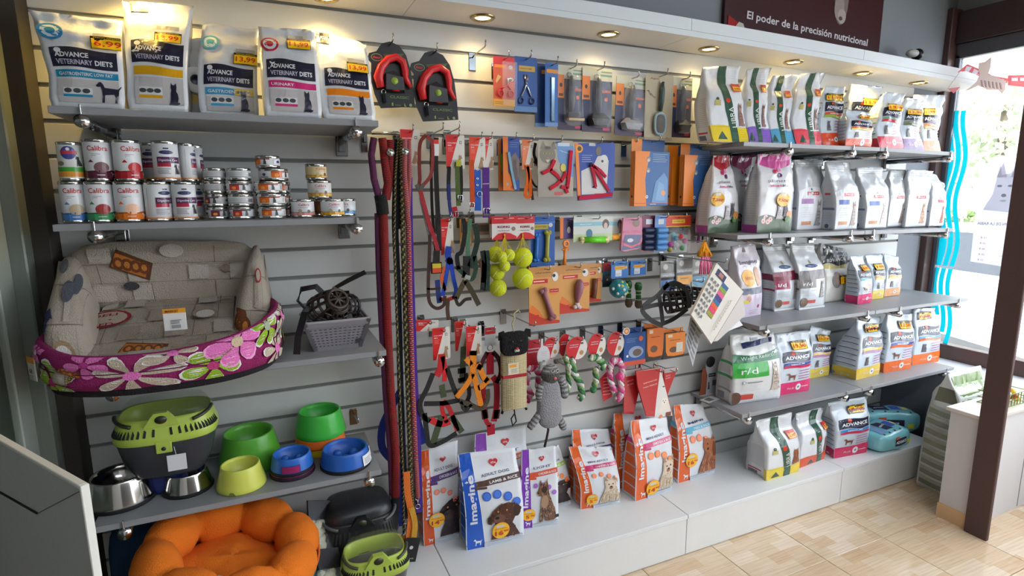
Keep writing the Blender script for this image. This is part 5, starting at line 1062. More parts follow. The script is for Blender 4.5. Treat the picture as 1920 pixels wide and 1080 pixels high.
# ---- collar cards
def collar_card(label, bb, y=-.1, hl=None, red=S(214, 40, 38), rot=0., group='red collar cards with a sitting dog', txt='COLLARES', yaw=0.):
    t, d, w, h = card('collar_card', label, 'collar card', bb, y, S(222, 218, 208), group=group, hk=hl, rot=rot, yaw=yaw)
    d.poly([(0, 0), (.18, 0), (.7, 1), (0, 1)], red); d.rect(.04, .8, .6, .97, red); d.text(txt, .32, .76, .0035, WHITE, width=w * .48); d.text('IEA', .2, .69, .004, WHITE, width=w * .2); d.lines(.1, .5, .4, .64, 4, S(236, 150, 140), th=.0005)
    d.shape(DOG_SIT, .5, .04, h * .38, S(168, 134, 100), h * .24, True); d.rect(.72, .74, .84, .82, S(60)); d.rect(.74, .755, .82, .805, S(222, 218, 208)); d.done('card_print', 'card', t); return t
collar_card('red and white collar card right beside the long leads', (751, 243, 788, 310), -.09, 'hook holding the collar card beside the long leads')
lead('red brown studded leather lead with a knotted loop', [([(798, 254), (788, 268), (786, 300), (787, 335), (785, 348)], .006, S(124, 44, 40), 4, 'loop'), ([(800, 254), (810, 268), (811, 300), (807, 330), (790, 350)], .006, S(150, 60, 56), 4, 'loop'), ([(786, 350), (794, 380), (805, 420), (815, 448), (821, 470)], .0075, S(176, 48, 58), 4, 'strap'), ([(780, 346), (786, 354), (793, 347)], .007, S(96, 92, 84), 4, 'slider', -.004), ([(790, 370), (799, 410), (806, 440), (812, 478)], .006, S(176, 178, 182), 4, 'lining', .01)], y=-.12)
c = PY(806, 253, 0); hook(c.x, c.z, .17, 'hook holding the red brown leather lead')
tt = lead('black braided lead with a white label', [([(818, 258), (817, 300), (819, 360), (822, 420), (824, 470)], .0085, S(44, 42, 42), 4), ([(811, 262), (810, 320), (812, 400), (818, 470)], .005, S(38, 30, 34), 4, 'strap', .01)], y=-.1)
c = PY(817, 278, -.108); q = px_local(tt, 818, 278, -.108); MB().box((q[0] - .009, q[1] - .001, q[2] - .026), (q[0] + .009, q[1] + .001, q[2] + .022), S(226, 226, 226)).box((q[0] - .009, q[1] - .0012, q[2] + .015), (q[0] + .009, q[1] + .0012, q[2] + .03), S(206, 60, 44)).build('label', 'paper', tt)
c = PY(838, 250, 0); hook(c.x, c.z, .15, 'hook holding the black braided lead')
collar_card('red collar card above the olive green collar', (836, 253, 871, 316), -.11, 'hook holding the card above the olive green collar')
def collar(label, parts, buckle=None, y=-.12, group='collars hanging in the second row'):
    def ex(t):
        if buckle:
            c = Vector(px_local(t, buckle[0], buckle[1], y - .004)); r = buckle[2]
            mb = MB(); mb.tube([c + Vector(v_) for v_ in ((-r, 0, -r), (r, 0, -r), (r, 0, r), (-r, 0, r))], .0018, S(205), n=6, closed=True); mb.tube([c + Vector((0, -.001, -r)), c + Vector((0, -.001, r))], .0013, S(205), n=5); mb.build('buckle', 'steel', t)
    return lead(label, parts, 'collar', y, 'pet_collar', group=group, extra=ex)
collar('black collar with dark blue end under the olive collar card', [([(842, 312), (841, 345), (842, 375)], .007, BLACK), ([(841, 345), (842, 380), (846, 408)], .006, S(40, 50, 120), 4, 'strap', -.003)])
collar('olive green collar with a yellow edge', [([(857, 304), (858, 340), (860, 386)], .0085, S(84, 106, 50)), ([(865, 310), (866, 350), (864, 380)], .006, S(30, 32, 26), 4, 'strap', .006), ([(859, 300), (859, 312)], .009, S(196, 196, 60), 4, 'strap', -.003)], (863, 371, .009))
collar('small red collar with a chrome buckle below the olive one', [([(851, 388), (853, 398), (855, 406)], .011, S(176, 30, 50))], (854, 402, .010))
collar_card('orange red collar card above the blue collar', (880, 257, 910, 319), -.11, 'hook holding the card above the blue collar', S(226, 70, 40))
collar_card('red collar card above the purple collar', (903, 257, 925, 318), -.085, 'hook holding the card above the purple collar', S(222, 60, 50))
collar('orange webbing collar hanging beside the blue one', [([(884, 300), (885, 340), (886, 388)], .009, S(214, 84, 36))], (885, 384, .008))
collar('bright blue collar with chrome eyelets', [([(895, 318), (896, 350), (896, 395)], .0125, S(44, 96, 196))], None)
tt = D.objects['pet_collar.004'] if 'pet_collar.004' in D.objects else None
if tt:
    mb = MB()
    for py_ in (318, 335, 347): ring(mb, px_local(tt, 895, py_, -.123), .0035, .0014, S(215))
    ring(mb, px_local(tt, 899, 364, -.124), .010, .0014, S(200)); mb.build('eyelets', 'steel', tt)
collar('wide purple collar with a chrome buckle', [([(911, 314), (911, 350), (912, 408)], .0135, S(92, 46, 140)), ([(904, 345), (919, 344)], .002, S(180, 160, 190), 4, 'keeper', -.004)], (912, 396, .011))
# cat collars
for bb, yy, lab, hl, cc in (((934, 260, 953, 357), -.085, 'orange and blue card with a green cat collar', None, S(140, 170, 70)), ((943, 257, 974, 357), -.11, 'orange and blue card with a light blue cat collar', 'hook holding the cat collar cards', S(140, 186, 214))):
    t, d, w, h = card('cat_collar_card', lab, 'collar card', bb, yy, S(40, 74, 150), group='cat collar cards', hk=hl)
    d.rect(0, 0, .3, 1, S(228, 124, 40)); d.poly([(.3, .2), (.98, .2), (.98, .56), (.75, .72), (.4, .6)], S(120, 104, 98)); d.shape(CAT_SIT, .45, .2, h * .42, S(96, 84, 82), w * .5); d.poly([(.1, .32), (.3, .34), (.7, .14), (.7, 0), (.1, 0)], S(226, 120, 40)); d.rect(.45, .04, .8, .09, S(206, 70, 50)); d.lines(.42, .8, .95, .92, 3, S(150, 170, 210), th=.0005); d.ell(.24, .12, .005, S(150, 170, 180)); d.done('card_print', 'card', t)
    mb = MB(); straps(mb, t, yy - .005, [((bb[0] + bb[2]) / 2 - 5, bb[1] + 28), ((bb[0] + bb[2]) / 2, bb[1] + 60), ((bb[0] + bb[2]) / 2 + 8, bb[3] - 2)], .005, cc); mb.build('collar', 'web', t)
collar_card('pale orange card above the orange lead bundle', (979, 262, 1001, 318), -.1, 'hook holding the card above the orange lead bundle', S(236, 130, 84))
lead('bundled bright orange lead', [([(988, 309), (990, 335), (985, 365), (994, 366), (993, 330), (989, 312)], .007, S(240, 110, 30))], y=-.105)
lead('black nylon cat harness hanging beside the orange bundle', [([(1004, 268), (1001, 290), (1010, 312), (1012, 340), (1017, 365)], .006, BLACK), ([(995, 335), (1005, 350), (1018, 347), (1021, 330), (1015, 312), (1000, 303)], .004, S(34, 32, 30)), ([(994, 335), (997, 360), (999, 375)], .005, S(60, 44, 30))], 'harness', -.1, 'pet_harness')
t, d, w, h = card('cat_harness_card', 'card with a tabby cat face and a red cat harness', 'harness', (1008, 263, 1075, 369), -.12, S(176, 166, 150), hk='hook holding the tabby cat harness card')
d.poly([(.5, 1), (1, .9), (1, .35), (.8, .4), (.56, .66)], S(104, 146, 200)); d.rect(.55, .9, .88, .96, S(200, 214, 226)); d.ell(.27, .74, w * .22, S(132, 126, 112), h * .15, 20); d.shape(TRI, .06, .84, h * .14, S(132, 126, 112), w * .18); d.shape(TRI, .34, .84, h * .14, S(132, 126, 112), w * .18)
for u_ in (.19, .36): d.ell(u_, .77, w * .04, S(190, 186, 120), h * .018); d.ell(u_, .77, w * .015, BLACK, h * .018)
d.ell(.27, .69, w * .03, S(190, 130, 120), h * .012); d.poly([(.2, .66), (.34, .66), (.27, .6)], S(206, 200, 190))
for k in range(5): d.rect(.2 + .03 * k, .84, .21 + .03 * k, .89, S(70, 66, 60))
d.poly([(.0, .0), (.6, 0), (.8, .3), (.5, .5), (0, .4)], S(158, 150, 138)); d.ell(.7, .52, .012, S(214, 200, 90), .016); d.text('Harness', .74, .8, .005, S(210, 224, 240), width=w * .3, rot=-.2); d.rect(.45, .03, .7, .09, S(196, 90, 90)); d.done('card_print', 'card', t)
mb = MB(); hr = S(214, 30, 60)
for pts in ([(1017, 325), (1032, 318), (1040, 300)], [(1032, 318), (1046, 330), (1053, 340), (1062, 322)], [(1052, 338), (1044, 346), (1031, 354)], [(1071, 282), (1068, 320), (1064, 354)], [(1052, 350), (1061, 352), (1064, 362)]): straps(mb, t, -.127, pts, .007, hr)
mb.build('red_harness', 'web', t)
t, d, w, h = card('dog_harness_card', 'blue card with orange edge, a white terrier and a red harness', 'harness', (1077, 265, 1152, 376), -.12, S(30, 70, 160), hk='hook holding the blue terrier harness card', shape=[(.08, 0), (.96, .04), (1, .2), (1, .95), (.94, 1), (.86, .98), (.0, .96), (.03, .5)])
d.poly([(0, .96), (.08, .96), (.16, .08), (.09, .02)], S(236, 132, 30)); d.ell(.11, .87, w * .085, S(240, 160, 50)); d.ell(.11, .87, w * .05, S(80, 54, 30)); d.poly([(.16, .5), (.46, .6), (.56, .75), (.76, .78), (.84, .68), (.8, .12), (.18, .1)], S(206, 204, 204)); d.ell(.58, .84, w * .07, S(110, 100, 90), h * .08); d.ell(.72, .7, w * .1, S(216, 212, 210), h * .08); d.ell(.68, .67, w * .03, S(60, 54, 50))
d.lines(.17, .64, .44, .78, 4, S(206, 214, 230), th=.0006); d.rect(.5, .07, .66, .12, S(206, 60, 60)); d.rect(.34, .92, .5, .97, S(200, 206, 214)); d.poly([(.42, .22), (.5, .27), (.56, .2)], S(60, 62, 84)); d.done('card_print', 'card', t)
mb = MB()
for pts in ([(1109, 309), (1114, 330), (1117, 351)], [(1110, 309), (1126, 320), (1136, 332)], [(1113, 312), (1128, 336), (1142, 358)], [(1085, 371), (1112, 369), (1148, 364)]): straps(mb, t, -.128, pts, .008 if len(pts) == 3 and pts[0][1] > 360 else .006, S(206, 36, 70))
ring(mb, px_local(t, 1108, 308, -.13), .006, .002, BLACK); mb.build('red_harness', 'web', t)
c = PY(1169, 272, 0); hook(c.x, c.z, .1, 'empty hook with chrome plate between the terrier card and the boxes', S(196, 198, 200))
# blue and orange boxes
for k, (bb, hb, yy, dp, lab, hl) in enumerate((((1190, 284, 1254, 386), (1197, 262, 1245, 285), -.12, .03, 'blue and orange box, left one of the three in the second row', 'hook holding the left blue and orange box'), ((1259, 293, 1318, 384), (1262, 274, 1312, 294), -.06, .03, 'blue and orange box half hidden at the back', None), ((1282, 291, 1339, 386), (1286, 271, 1330, 292), -.12, .03, 'blue and orange box in front at the right of the second row', 'hook holding the right blue and orange boxes'))):
    cx, tz, w, h = frame(bb, yy); t = thing('toothcare_box', lab, 'box', (cx, yy, tz), 0, 'blue and orange boxes'); hx, hz, hw, hh = frame(hb, yy + dp)
    MB().box((-w / 2, 0, -h), (w / 2, dp, 0), S(46, 98, 160), b=.001).box((-w / 2, dp - .0012, -.002), (w / 2 - .006, dp, hz - tz), S(40, 80, 140)).build('box', 'card', t)
    d = Dec(lambda u, v, e: Vector(((u - .5) * w, -e, (v - 1) * h)), w, h, .0004, .00012, fine=9); os = S(236, 132, 28)
    d.poly([(0, 0), (.36, 0), (.3, .5), (.42, 1), (0, 1)], os)
    for v_, r in ((.86, .011), (.66, .010)): d.ell(.38, v_, r, S(150, 140, 130)); d.ell(.38, v_ - .02, r * .6, S(200, 196, 190))
    d.poly([(.5, .06), (.98, .04), (.96, .5), (.85, .62), (.6, .45)], S(104, 150, 200)); d.poly([(.62, .1), (.9, .1), (.85, .4), (.7, .45)], S(130, 170, 212)); d.ell(.84, .24, .011, S(240, 160, 100)); d.ell(.36, .17, .007, S(225)); d.ell(.36, .17, .003, S(90, 90, 90)); d.lines(.5, .8, .95, .97, 5, S(190, 208, 226), th=.0007); d.rect(.0, .045, 1, .055, S(200, 80, 70)); d.text('nobby', .55, .035, .004, WHITE, width=w * .18); d.done('front_print', 'card', t)
    d = Dec(lambda u, v, e: Vector((-w / 2 - e, dp - u * dp, (v - 1) * h)), dp, h, .0004, .00012, fine=9); d.rect(0, 0, 1, 1, os); d.ell(.5, .18, .006, S(70, 44, 40)); d.rect(.55, .4, .62, .85, S(246, 200, 130)); d.done('side_print', 'card', t)
    d = Dec(lambda u, v, e: Vector((-w / 2 + u * w, dp - .0014 - e, v * (hz - tz))), w, hz - tz, .0004, .00012, fine=9); d.rect(0, 0, .3, 1, os); d.done('tab_print', 'card', t)
    if hl: hook(hx, hz - .012, -yy + .03, hl)
# ---- row 3
collar_card('red card above the blue and orange harness', (826, 410, 850, 478), -.1, 'hook holding the card above the blue and orange harness', txt='COLLARES')
lead('blue harness with orange edging', [([(842, 462), (840, 480), (845, 492), (838, 485)], .011, S(34, 66, 170)), ([(842, 484), (836, 520), (830, 555)], .0075, S(36, 74, 190)), ([(844, 484), (850, 520), (855, 545), (850, 560)], .0075, S(36, 74, 190)), ([(834, 500), (828, 520), (835, 545)], .006, S(226, 96, 50)), ([(824, 560), (838, 562), (853, 557)], .007, S(206, 70, 60)), ([(820, 525), (822, 552), (824, 568)], .009, S(40, 60, 130))], 'harness', -.115, 'pet_harness')
tt = lead('brown leather lead curled into a loop with a black handle tag', [([(806, 440), (805, 480), (803, 530), (805, 565), (818, 578), (832, 572), (834, 555)], .006, S(70, 48, 40)), ([(819, 470), (818, 492)], .012, S(44, 38, 38), 4, 'handle'), ([(840, 560), (839, 580), (841, 600)], .007, S(84, 60, 44), 4, 'tail'), ([(800, 541), (812, 542), (826, 540)], .004, S(60, 44, 38))], y=-.13)
q = px_local(tt, 819, 502, -.135); MB().box((q[0] - .020, q[1], q[2] - .022), (q[0] + .020, q[1] + .012, q[2] + .02), S(36, 30, 30), b=.002).box((q[0] - .016, q[1] - .001, q[2] - .018), (q[0] + .016, q[1] + .001, q[2] - .001), S(214, 80, 40)).box((q[0] - .016, q[1] - .001, q[2] - .001), (q[0] + .016, q[1] + .001, q[2] + .015), S(206, 186, 50)).build('hang_tag', 'card', tt)
c = PY(822, 408, 0); hook(c.x, c.z, .16, 'hook holding the curled brown lead')
gnH = S(40, 70, 54)
lead('dark green and black harness cluster', [([(882, 410), (878, 440), (877, 480)], .008, S(80, 124, 96)), ([(868, 410), (872, 430), (866, 470), (857, 480), (860, 505)], .008, BLACK), ([(890, 420), (895, 450), (888, 480), (880, 500)], .010, S(30, 52, 40)), ([(856, 500), (868, 512), (884, 524), (892, 505), (890, 480)], .008, gnH), ([(875, 480), (874, 510), (872, 522)], .014, S(34, 34, 34)), ([(905, 470), (908, 500), (905, 545)], .010, S(28, 38, 36)), ([(898, 488), (906, 500), (906, 530)], .010, S(92, 62, 40)), ([(912, 470), (914, 500), (913, 545)], .010, S(34, 60, 52))], 'harness', -.12, 'pet_harness')
lead('camouflage strap harness hanging lowest of the green ones', [([(872, 526), (862, 545), (855, 560)], .0095, S(78, 70, 44)), ([(872, 526), (884, 545), (898, 572)], .0095, S(70, 62, 42)), ([(853, 556), (860, 572), (872, 562), (884, 560)], .006, S(50, 40, 32)), ([(872, 518), (882, 522)], .008, S(170, 170, 168))], 'harness', -.14, 'pet_harness')
c = PY(883, 403, 0); hook(c.x, c.z, .2, 'hook holding the dark green harnesses'); c = PY(862, 403, 0); hook(c.x, c.z, .12, 'hook beside the red collar with chrome end')
mb = MB(); p0 = PY(868, 412, -.06)
for k, (bb, col) in enumerate((((862, 410, 884, 462), S(196, 132, 40)), ((884, 418, 920, 450), S(150, 120, 100)))):
    t, d, w, h = card('backing_card', ('ochre card behind the dark green harness', 'brown photo card behind the tennis balls')[k], 'card', bb, -.05, col); d.rect(.1, .5, .9, .9, S(90, 80, 70)); d.rect(.1, .1, .9, .3, S(190, 186, 180)); d.done('card_print', 'card', t)
# tennis balls in nets with header cards
def balls(label, hb, bl, y, hl, txt='KONG', apex=None):
    t, d, w, h = card('ball_pack', label, 'tennis balls', hb, y, S(214, 206, 202), group='tennis ball packs with red headers', hk=hl)
    d.rect(0, .68, 1, 1, S(202, 30, 40)); d.poly([(0, 0), (1, 0), (1, .12), (.75, .26), (.5, .3), (.25, .26), (0, .02)], S(202, 30, 40)); d.text(txt, .48, .54, .0075, S(120, 30, 50), width=w * .5, bold=.04); d.text('SQUEAKAIR', .48, .38, .003, S(90, 80, 100), width=w * .48); d.ell(.88, .45, w * .08, S(140, 120, 110)); d.rect(.1, .88, .9, .92, S(230, 150, 150)); d.done('header_print', 'card', t)
    yl = S(214, 224, 44)
    for bx_, by2, r in bl:
        c = Vector(px_local(t, bx_, by2, y - .01)); R = (PY(bx_ + r, by2, y).x - PY(bx_ - r, by2, y).x) / 2
        o = MB().ball(c, R, yl, 22).build('tennis_ball', 'fabric', t)
        mb = MB(); mb.tube([c + Vector((math.sin(a) * R * .75 + 0, -math.sqrt(max(0, 1 - .5625 * math.sin(a) ** 2 - .36 * math.cos(a * 2) ** 2 * .6)) * R * 1.002, math.cos(a * 2) * R * .46)) for a in [math.pi * (k / 16) - math.pi / 2 for k in range(17)]], .0008, S(236, 238, 200), n=4); mb.build('seam', 'fabric', o)
    a = apex or (bl[0][0], hb[3] - 2); mb = MB(); A_ = Vector(px_local(t, a[0], a[1], y - .006))
    for bx_, by2, r in bl[:3]:
        for s_ in (-1, -.4, .4, 1): mb.tube([A_, Vector(px_local(t, bx_ + s_ * r * .85, by2 - r * .5, y - .018))], .0007, S(226, 206, 40), n=4)
    mb.tube([A_ + Vector((0, 0, .012)), A_], .003, S(228, 200, 40), n=6); mb.build('net', 'web', t)
    return t
balls('three tennis balls in a long yellow net, left of the tennis balls', (918, 406, 956, 448), [(929, 477, 14), (932, 510, 14), (934, 540, 15)], -.085, None, apex=(932, 449))
balls('three small tennis balls in a net under a red and white header', (922, 405, 968, 449), [(941, 482, 10), (955, 478, 10), (946, 499, 10)], -.125, 'hook holding the small tennis ball packs', apex=(946, 445))
balls('two large tennis balls in a net under a red and white header', (967, 405, 1002, 448), [(980, 483, 17), (980, 522, 18)], -.11, 'hook holding the two large tennis balls', apex=(980, 444))
def bone(mb, a, b, r, col, kn=1.5, kcol=None, off=.7):
    a, b = Vector(a), Vector(b); dr = (b - a).normalized(); sd = dr.cross(Vector((0, 1, 0))).normalized()
    mb.tube([a, a + (b - a) * .25, a + (b - a) * .5, a + (b - a) * .75, b], [r, r * .9, r * .85, r * .9, r], col, n=12)
    for p in (a, b):
        for s_ in (-1, 1): mb.ball(p + sd * s_ * r * off, r * kn * .7, kcol or col, 12)
    return mb
t, d, w, h = card('dental_bone_card', 'blue card with a blue and an olive dental chew bone', 'dog toy', (995, 405, 1040, 499), -.09, S(38, 90, 168), hk='hook holding the blue dental bone card'); d.rect(.05, .74, .72, .84, S(176, 156, 50)); d.text('HUNTER', .4, .79, .004, S(60, 50, 30), width=w * .5); d.ell(.82, .82, .009, S(190)); d.rect(.0, .86, 1, .89, S(60, 120, 190)); d.done('card_print', 'card', t)
mb = MB(); bone(mb, px_local(t, 1007, 440, -.1), px_local(t, 1005, 488, -.1), .008, S(40, 110, 200)); mb.build('blue_bone', 'plastic', t); mb = MB(); bone(mb, px_local(t, 1027, 436, -.1), px_local(t, 1025, 487, -.1), .0095, S(166, 162, 60)); mb.build('olive_bone', 'plastic', t)
t, d, w, h = card('toy_card', 'small orange and purple card with a dog portrait', 'dog toy', (1050, 408, 1077, 447), -.09, S(84, 70, 130), hk='hook holding the orange chew stick'); d.rect(0, 0, .22, 1, ORG); d.ell(.6, .55, w * .2, S(50, 44, 50), h * .26); d.ell(.6, .4, w * .12, S(200, 190, 190), h * .16); d.done('card_print', 'card', t)
t = thing('chew_stick', 'orange rubber chew stick with ring top', 'dog toy', tuple(PY(1061, 450, -.1))); mb = MB(); o_ = S(240, 140, 50); ring(mb, px_local(t, 1061, 457, -.1), .011, .0055, o_); mb.tube([px_local(t, 1060, 465, -.1), px_local(t, 1059, 480, -.1), px_local(t, 1058, 498, -.1)], [.009, .0055, .010], o_, n=10); mb.box(px_local(t, 1054, 470, -.104), px_local(t, 1066, 466, -.096), o_, b=.002); mb.build('stick', 'plastic', t)
for k, (bb, a, b, mc, lab, hl, yy) in enumerate((((1122, 406, 1170, 452), (1134, 446), (1163, 444), S(236, 160, 50), 'bone toy with orange middle on a pale card', None, -.07), ((1075, 406, 1148, 452), (1091, 450), (1138, 449), S(104, 214, 36), 'bone toy with lime green middle on a pale card', 'hook holding the lime green bone toy', -.11))):
    t, d, w, h = card('bone_toy', lab, 'dog toy', bb, yy, S(206, 210, 204), group='bone toys with coloured middles', hk=hl); d.rect(0, .62, 1, .78, S(140, 190, 206)); d.ell(.82, .68, w * .09, S(110, 84, 74), h * .2); d.ell(.82, .6, w * .05, S(206, 190, 180), h * .14); d.text('dental', .3, .7, .004, WHITE, width=w * .3); d.rect(0, 0, 1, .3, S(190, 206, 160)); d.ell(.4, .3, w * .08, S(70, 120, 150), h * .2); d.done('card_print', 'card', t)
    mb = MB(); A_, B_2 = Vector(px_local(t, *a, yy - .012)), Vector(px_local(t, *b, yy - .012)); dr = (B_2 - A_).normalized(); bone(mb, A_, B_2, .0085, S(228, 220, 160), 1.5); mb.build('bone', 'plastic', t); MB().tube([A_ + dr * .012, B_2 - dr * .012], .0125, mc, n=14).build('middle', 'plastic', t)
t, d, w, h = card('pouch', 'pink and navy zip pouch pack with a puppy picture', 'pet accessory', (1162, 408, 1203, 471), -.1, S(206, 130, 156), hk='hook holding the pink and navy pouch', th=.01, shape=[(.04, .04), (.2, 0), (.85, .06), (1, .3), (.96, 1), (.12, 1)]); d.rect(.1, .55, .95, .62, S(190, 60, 110)); d.poly([(.05, .04), (.9, .1), (.97, .48), (.2, .5)], S(50, 52, 110)); d.ell(.7, .84, w * .16, S(120, 80, 60), h * .12); d.ell(.45, .33, w * .14, S(206, 210, 214), h * .06); d.poly([(.08, .38), (.12, .2), (.5, .1), (.9, .2), (.97, .42), (.88, .25), (.5, .16), (.16, .26)], S(214, 44, 70)); d.done('pouch_print', 'print', t)
for bb, c1_, lab, hl, yy in (((1203, 404, 1227, 472), S(36, 48, 84), 'dark navy roll of waste bags', None, -.085), ((1227, 404, 1248, 472), S(90, 150, 210), 'light blue rolls of waste bags stacked in a pack', 'hook holding the light blue waste bag rolls', -.1)):
    t, d, w, h = card('waste_bag_pack', lab, 'waste bags', bb, yy, S(170, 120, 140) if c1_[2] < .2 else S(120, 160, 210), hk=hl, group='waste bag packs'); d.rect(0, .66, 1, 1, S(120, 50, 80) if c1_[2] < .2 else S(100, 140, 200)); d.rect(.3, .76, .8, .9, S(206, 214, 222)); d.done('card_print', 'card', t)
    for q in range(4):
        mb = MB(); zc = -h * (.4 + .16 * q); mb.tube([(-w * .46, -.012, zc), (-w * .4, -.012, zc), (w * .4, -.012, zc), (w * .46, -.012, zc)], [h * .07, h * .078, h * .078, h * .07], c1_, n=14); mb.build('bag_roll', 'plastic', t)
t, d, w, h = card('ball_bag', 'clear bag of small coloured balls under a red and yellow header', 'cat toy', (1249, 404, 1295, 425), -.1, S(214, 60, 40), hk='hook holding the bag of small coloured balls'); d.rect(0, 0, 1, .08, S(236, 200, 60)); d.rect(.0, .9, 1, 1, S(236, 120, 40)); d.rect(.24, .3, .76, .66, S(240, 190, 50)); d.text('KARLIE', .5, .48, .003, S(60, 40, 30), width=w * .4); d.done('header_print', 'card', t)
rr = random.Random(4)
for k, (bx_, by2, cc) in enumerate(((1262, 440, S(120, 190, 190)), (1276, 444, S(226, 60, 70)), (1257, 458, S(206, 80, 160)), (1268, 460, S(226, 226, 226)), (1279, 465, S(80, 180, 100)), (1266, 447, S(90, 150, 180)), (1284, 452, S(226, 120, 160)), (1256, 468, S(190, 180, 60)))): MB().ball(px_local(t, bx_, by2, -.1 - .004 * (k % 3)), .0125, cc, 12).build('small_ball', 'plastic', t)
q0, q1 = px_local(t, 1250, 426, -.09), px_local(t, 1289, 476, -.09); mb = MB(); pillow8(mb, [[[(q0[0], .012, q1[2]), (q0[0], .0, q0[2])], [(q0[0], -.024, q1[2]), (q0[0], -.004, q0[2])]], [[(q1[0], .012, q1[2]), (q1[0], .0, q0[2])], [(q1[0], -.024, q1[2]), (q1[0], -.004, q0[2])]]], S(225, 228, 232), 5, 18, 10); mb.build('clear_bag', 'clear', t)
t, d, w, h = card('toy_card', 'brown grey card with a kitten, right of the ball bag', 'cat toy', (1290, 409, 1309, 475), -.08, S(140, 124, 116), hk='hook holding the brown grey kitten card'); d.ell(.5, .4, w * .3, S(100, 90, 84), h * .1); d.rect(.3, .86, .7, .9, S(70, 60, 60)); d.done('card_print', 'card', t)
t = thing('toothbrush', 'magenta handled pet toothbrush hanging at the end of the third row', 'pet toothbrush', tuple(PY(1313, 404, -.1))); mb = MB(); mb.tube([px_local(t, 1313, 404, -.1), px_local(t, 1312, 430, -.1), px_local(t, 1309, 455, -.1)], .007, S(150, 60, 140), n=8); mb.build('handle', 'plastic', t); mb = MB(); mb.tube([px_local(t, 1320, 404, -.095), px_local(t, 1317, 450, -.095)], .0045, S(40, 34, 60), n=8); mb.build('shaft', 'plastic', t); hook(t.location.x, t.location.z - .01, .14, 'hook holding the magenta toothbrush')
t = thing('tassel_toy', 'orange and pink tassel rope toy hanging in front of the right shelves', 'cat toy', tuple(PY(1320, 452, -.2)))
mb = MB()
for k in range(8): a = -.5 + k / 7; mb.tube([px_local(t, 1321, 452, -.2), px_local(t, 1321 + 10 * a, 464, -.2 + .006 * math.sin(k * 2)), px_local(t, 1321 + 26 * a, 481, -.2 + .01 * math.cos(k * 2.3))], .0055, S(240, 160, 30), n=6)
mb.build('orange_tassel', 'fabric', t); mb = MB()
for k in range(7): a = -.5 + k / 6; mb.tube([px_local(t, 1322 + 8 * a, 474, -.195), px_local(t, 1323 + 18 * a, 494, -.2), px_local(t, 1324 + 24 * a, 514, -.2 + .006 * math.sin(k * 3))], .004, (S(226, 90, 140), S(236, 170, 190))[k % 2], n=6)
mb.build('pink_strands', 'fabric', t); hook(t.location.x, t.location.z - .006, .22, 'long hook holding the orange and pink tassel toy')
# ---- row 4
def chew_card(label, bb, y, kind, hl):
    t, d, w, h = card('chew_card', label, 'dog chew', bb, y, S(214, 156, 84), hk=hl, th=.004, group='dog chews on orange brown cards', shape=[(.02, .02), (.98, 0), (1, .06), (1, .92), (.92, 1), (.08, 1), (0, .92)])
    d.rect(0, .82, 1, 1, S(196, 140, 76)); d.text('chewlife', .45, .9, .006, S(120, 70, 40), width=w * .5, italic=.3); d.poly([(0, 0), (1, 0), (1, .05), (.5, .1), (0, .28)], S(196, 60, 36)); d.poly([(0, .24), (.5, .1), (.3, .26), (.1, .36)], S(226, 120, 50)); d.rect(.12, .72, .6, .79, S(190, 30, 36)); d.rect(.15, .745, .5, .765, S(240, 200, 180)); d.ell(.8, .56, w * .15, S(226, 140, 60), h * .06); d.rect(.66, .55, .96, .61, S(190, 30, 36)); d.text('red deer', .81, .58, .003, WHITE, width=w * .26); d.ell(.84, .82, w * .1, S(225, 222, 218), h * .08); d.ell(.8, .84, w * .05, S(50, 46, 46), h * .03); d.rect(.05, .1, .32, .18, S(200, 50, 40)); d.done('card_print', 'card', t)
    f = lambda u, v, yy=-.014: ((u - .5) * w, yy, (v - 1) * h); mb = MB(); m_ = S(150, 96, 110)
    if kind == 'bone': bone(mb, f(.42, .6), f(.72, .12), .011, m_, 1.45)
    elif kind == 'drum':
        mb.tube([f(.62, .7), f(.62, .6), f(.58, .42), f(.55, .26), f(.55, .2)], [.006, .019, .017, .008, .007], m_, n=14); mb.build('drumstick', 'plastic', t); mb = MB(); mb.ball(f(.47, .13), .009, S(222, 206, 204), 10); mb.ball(f(.62, .12), .009, S(222, 206, 204), 10); mb.tube([f(.55, .22), f(.55, .12)], .009, S(222, 206, 204), n=10)
    else: mb.tube([f(.5, .62), f(.45, .3), f(.4, .12)], .011, S(120, 66, 50), n=10)
    mb.build('chew', 'plastic', t); return t
chew_card('orange brown card with a meaty bone chew, lowest of the chews', (991, 500, 1049, 608), -.13, 'bone', 'hook holding the bone chew card')
chew_card('orange brown card with a drumstick chew', (1048, 496, 1105, 586), -.115, 'drum', 'hook holding the drumstick chew card')
chew_card('red brown card with a dark stick chew behind the drumstick card', (1099, 494, 1127, 566), -.08, 'stick', None)
t, d, w, h = card('toy_pack', 'dark teal pouch with a paw mark left of the teal ball', 'dog toy', (1130, 492, 1147, 538), -.07, S(24, 34, 44), hk='hook holding the dark teal paw pouch'); d.rect(0, .66, 1, 1, S(180, 70, 70)); d.rect(0, .5, 1, .66, S(70, 110, 130)); d.ell(.5, .3, .005, S(170, 160, 110)); d.done('card_print', 'card', t)
def hdr(label, bb, y, hl):
    t, d, w, h = card('toy_pack', label, 'dog toy', bb, y, S(48, 112, 186), hk=hl, group='dog toys under blue headers'); d.rect(.2, .5, .78, .72, S(232, 170, 40)); d.text('DOGGY', .48, .61, .003, S(60, 40, 30), width=w * .5); d.ell(.86, .62, .006, S(226, 170, 60)); d.rect(.24, .1, .6, .48, S(214, 220, 226)); d.lines(.27, .14, .57, .3, 3, S(110, 120, 130), th=.0004); d.done('header_print', 'card', t); return t
t = hdr('blue header with a teal spotted ball below it', (1146, 490, 1178, 521), -.115, 'hook holding the teal ball')
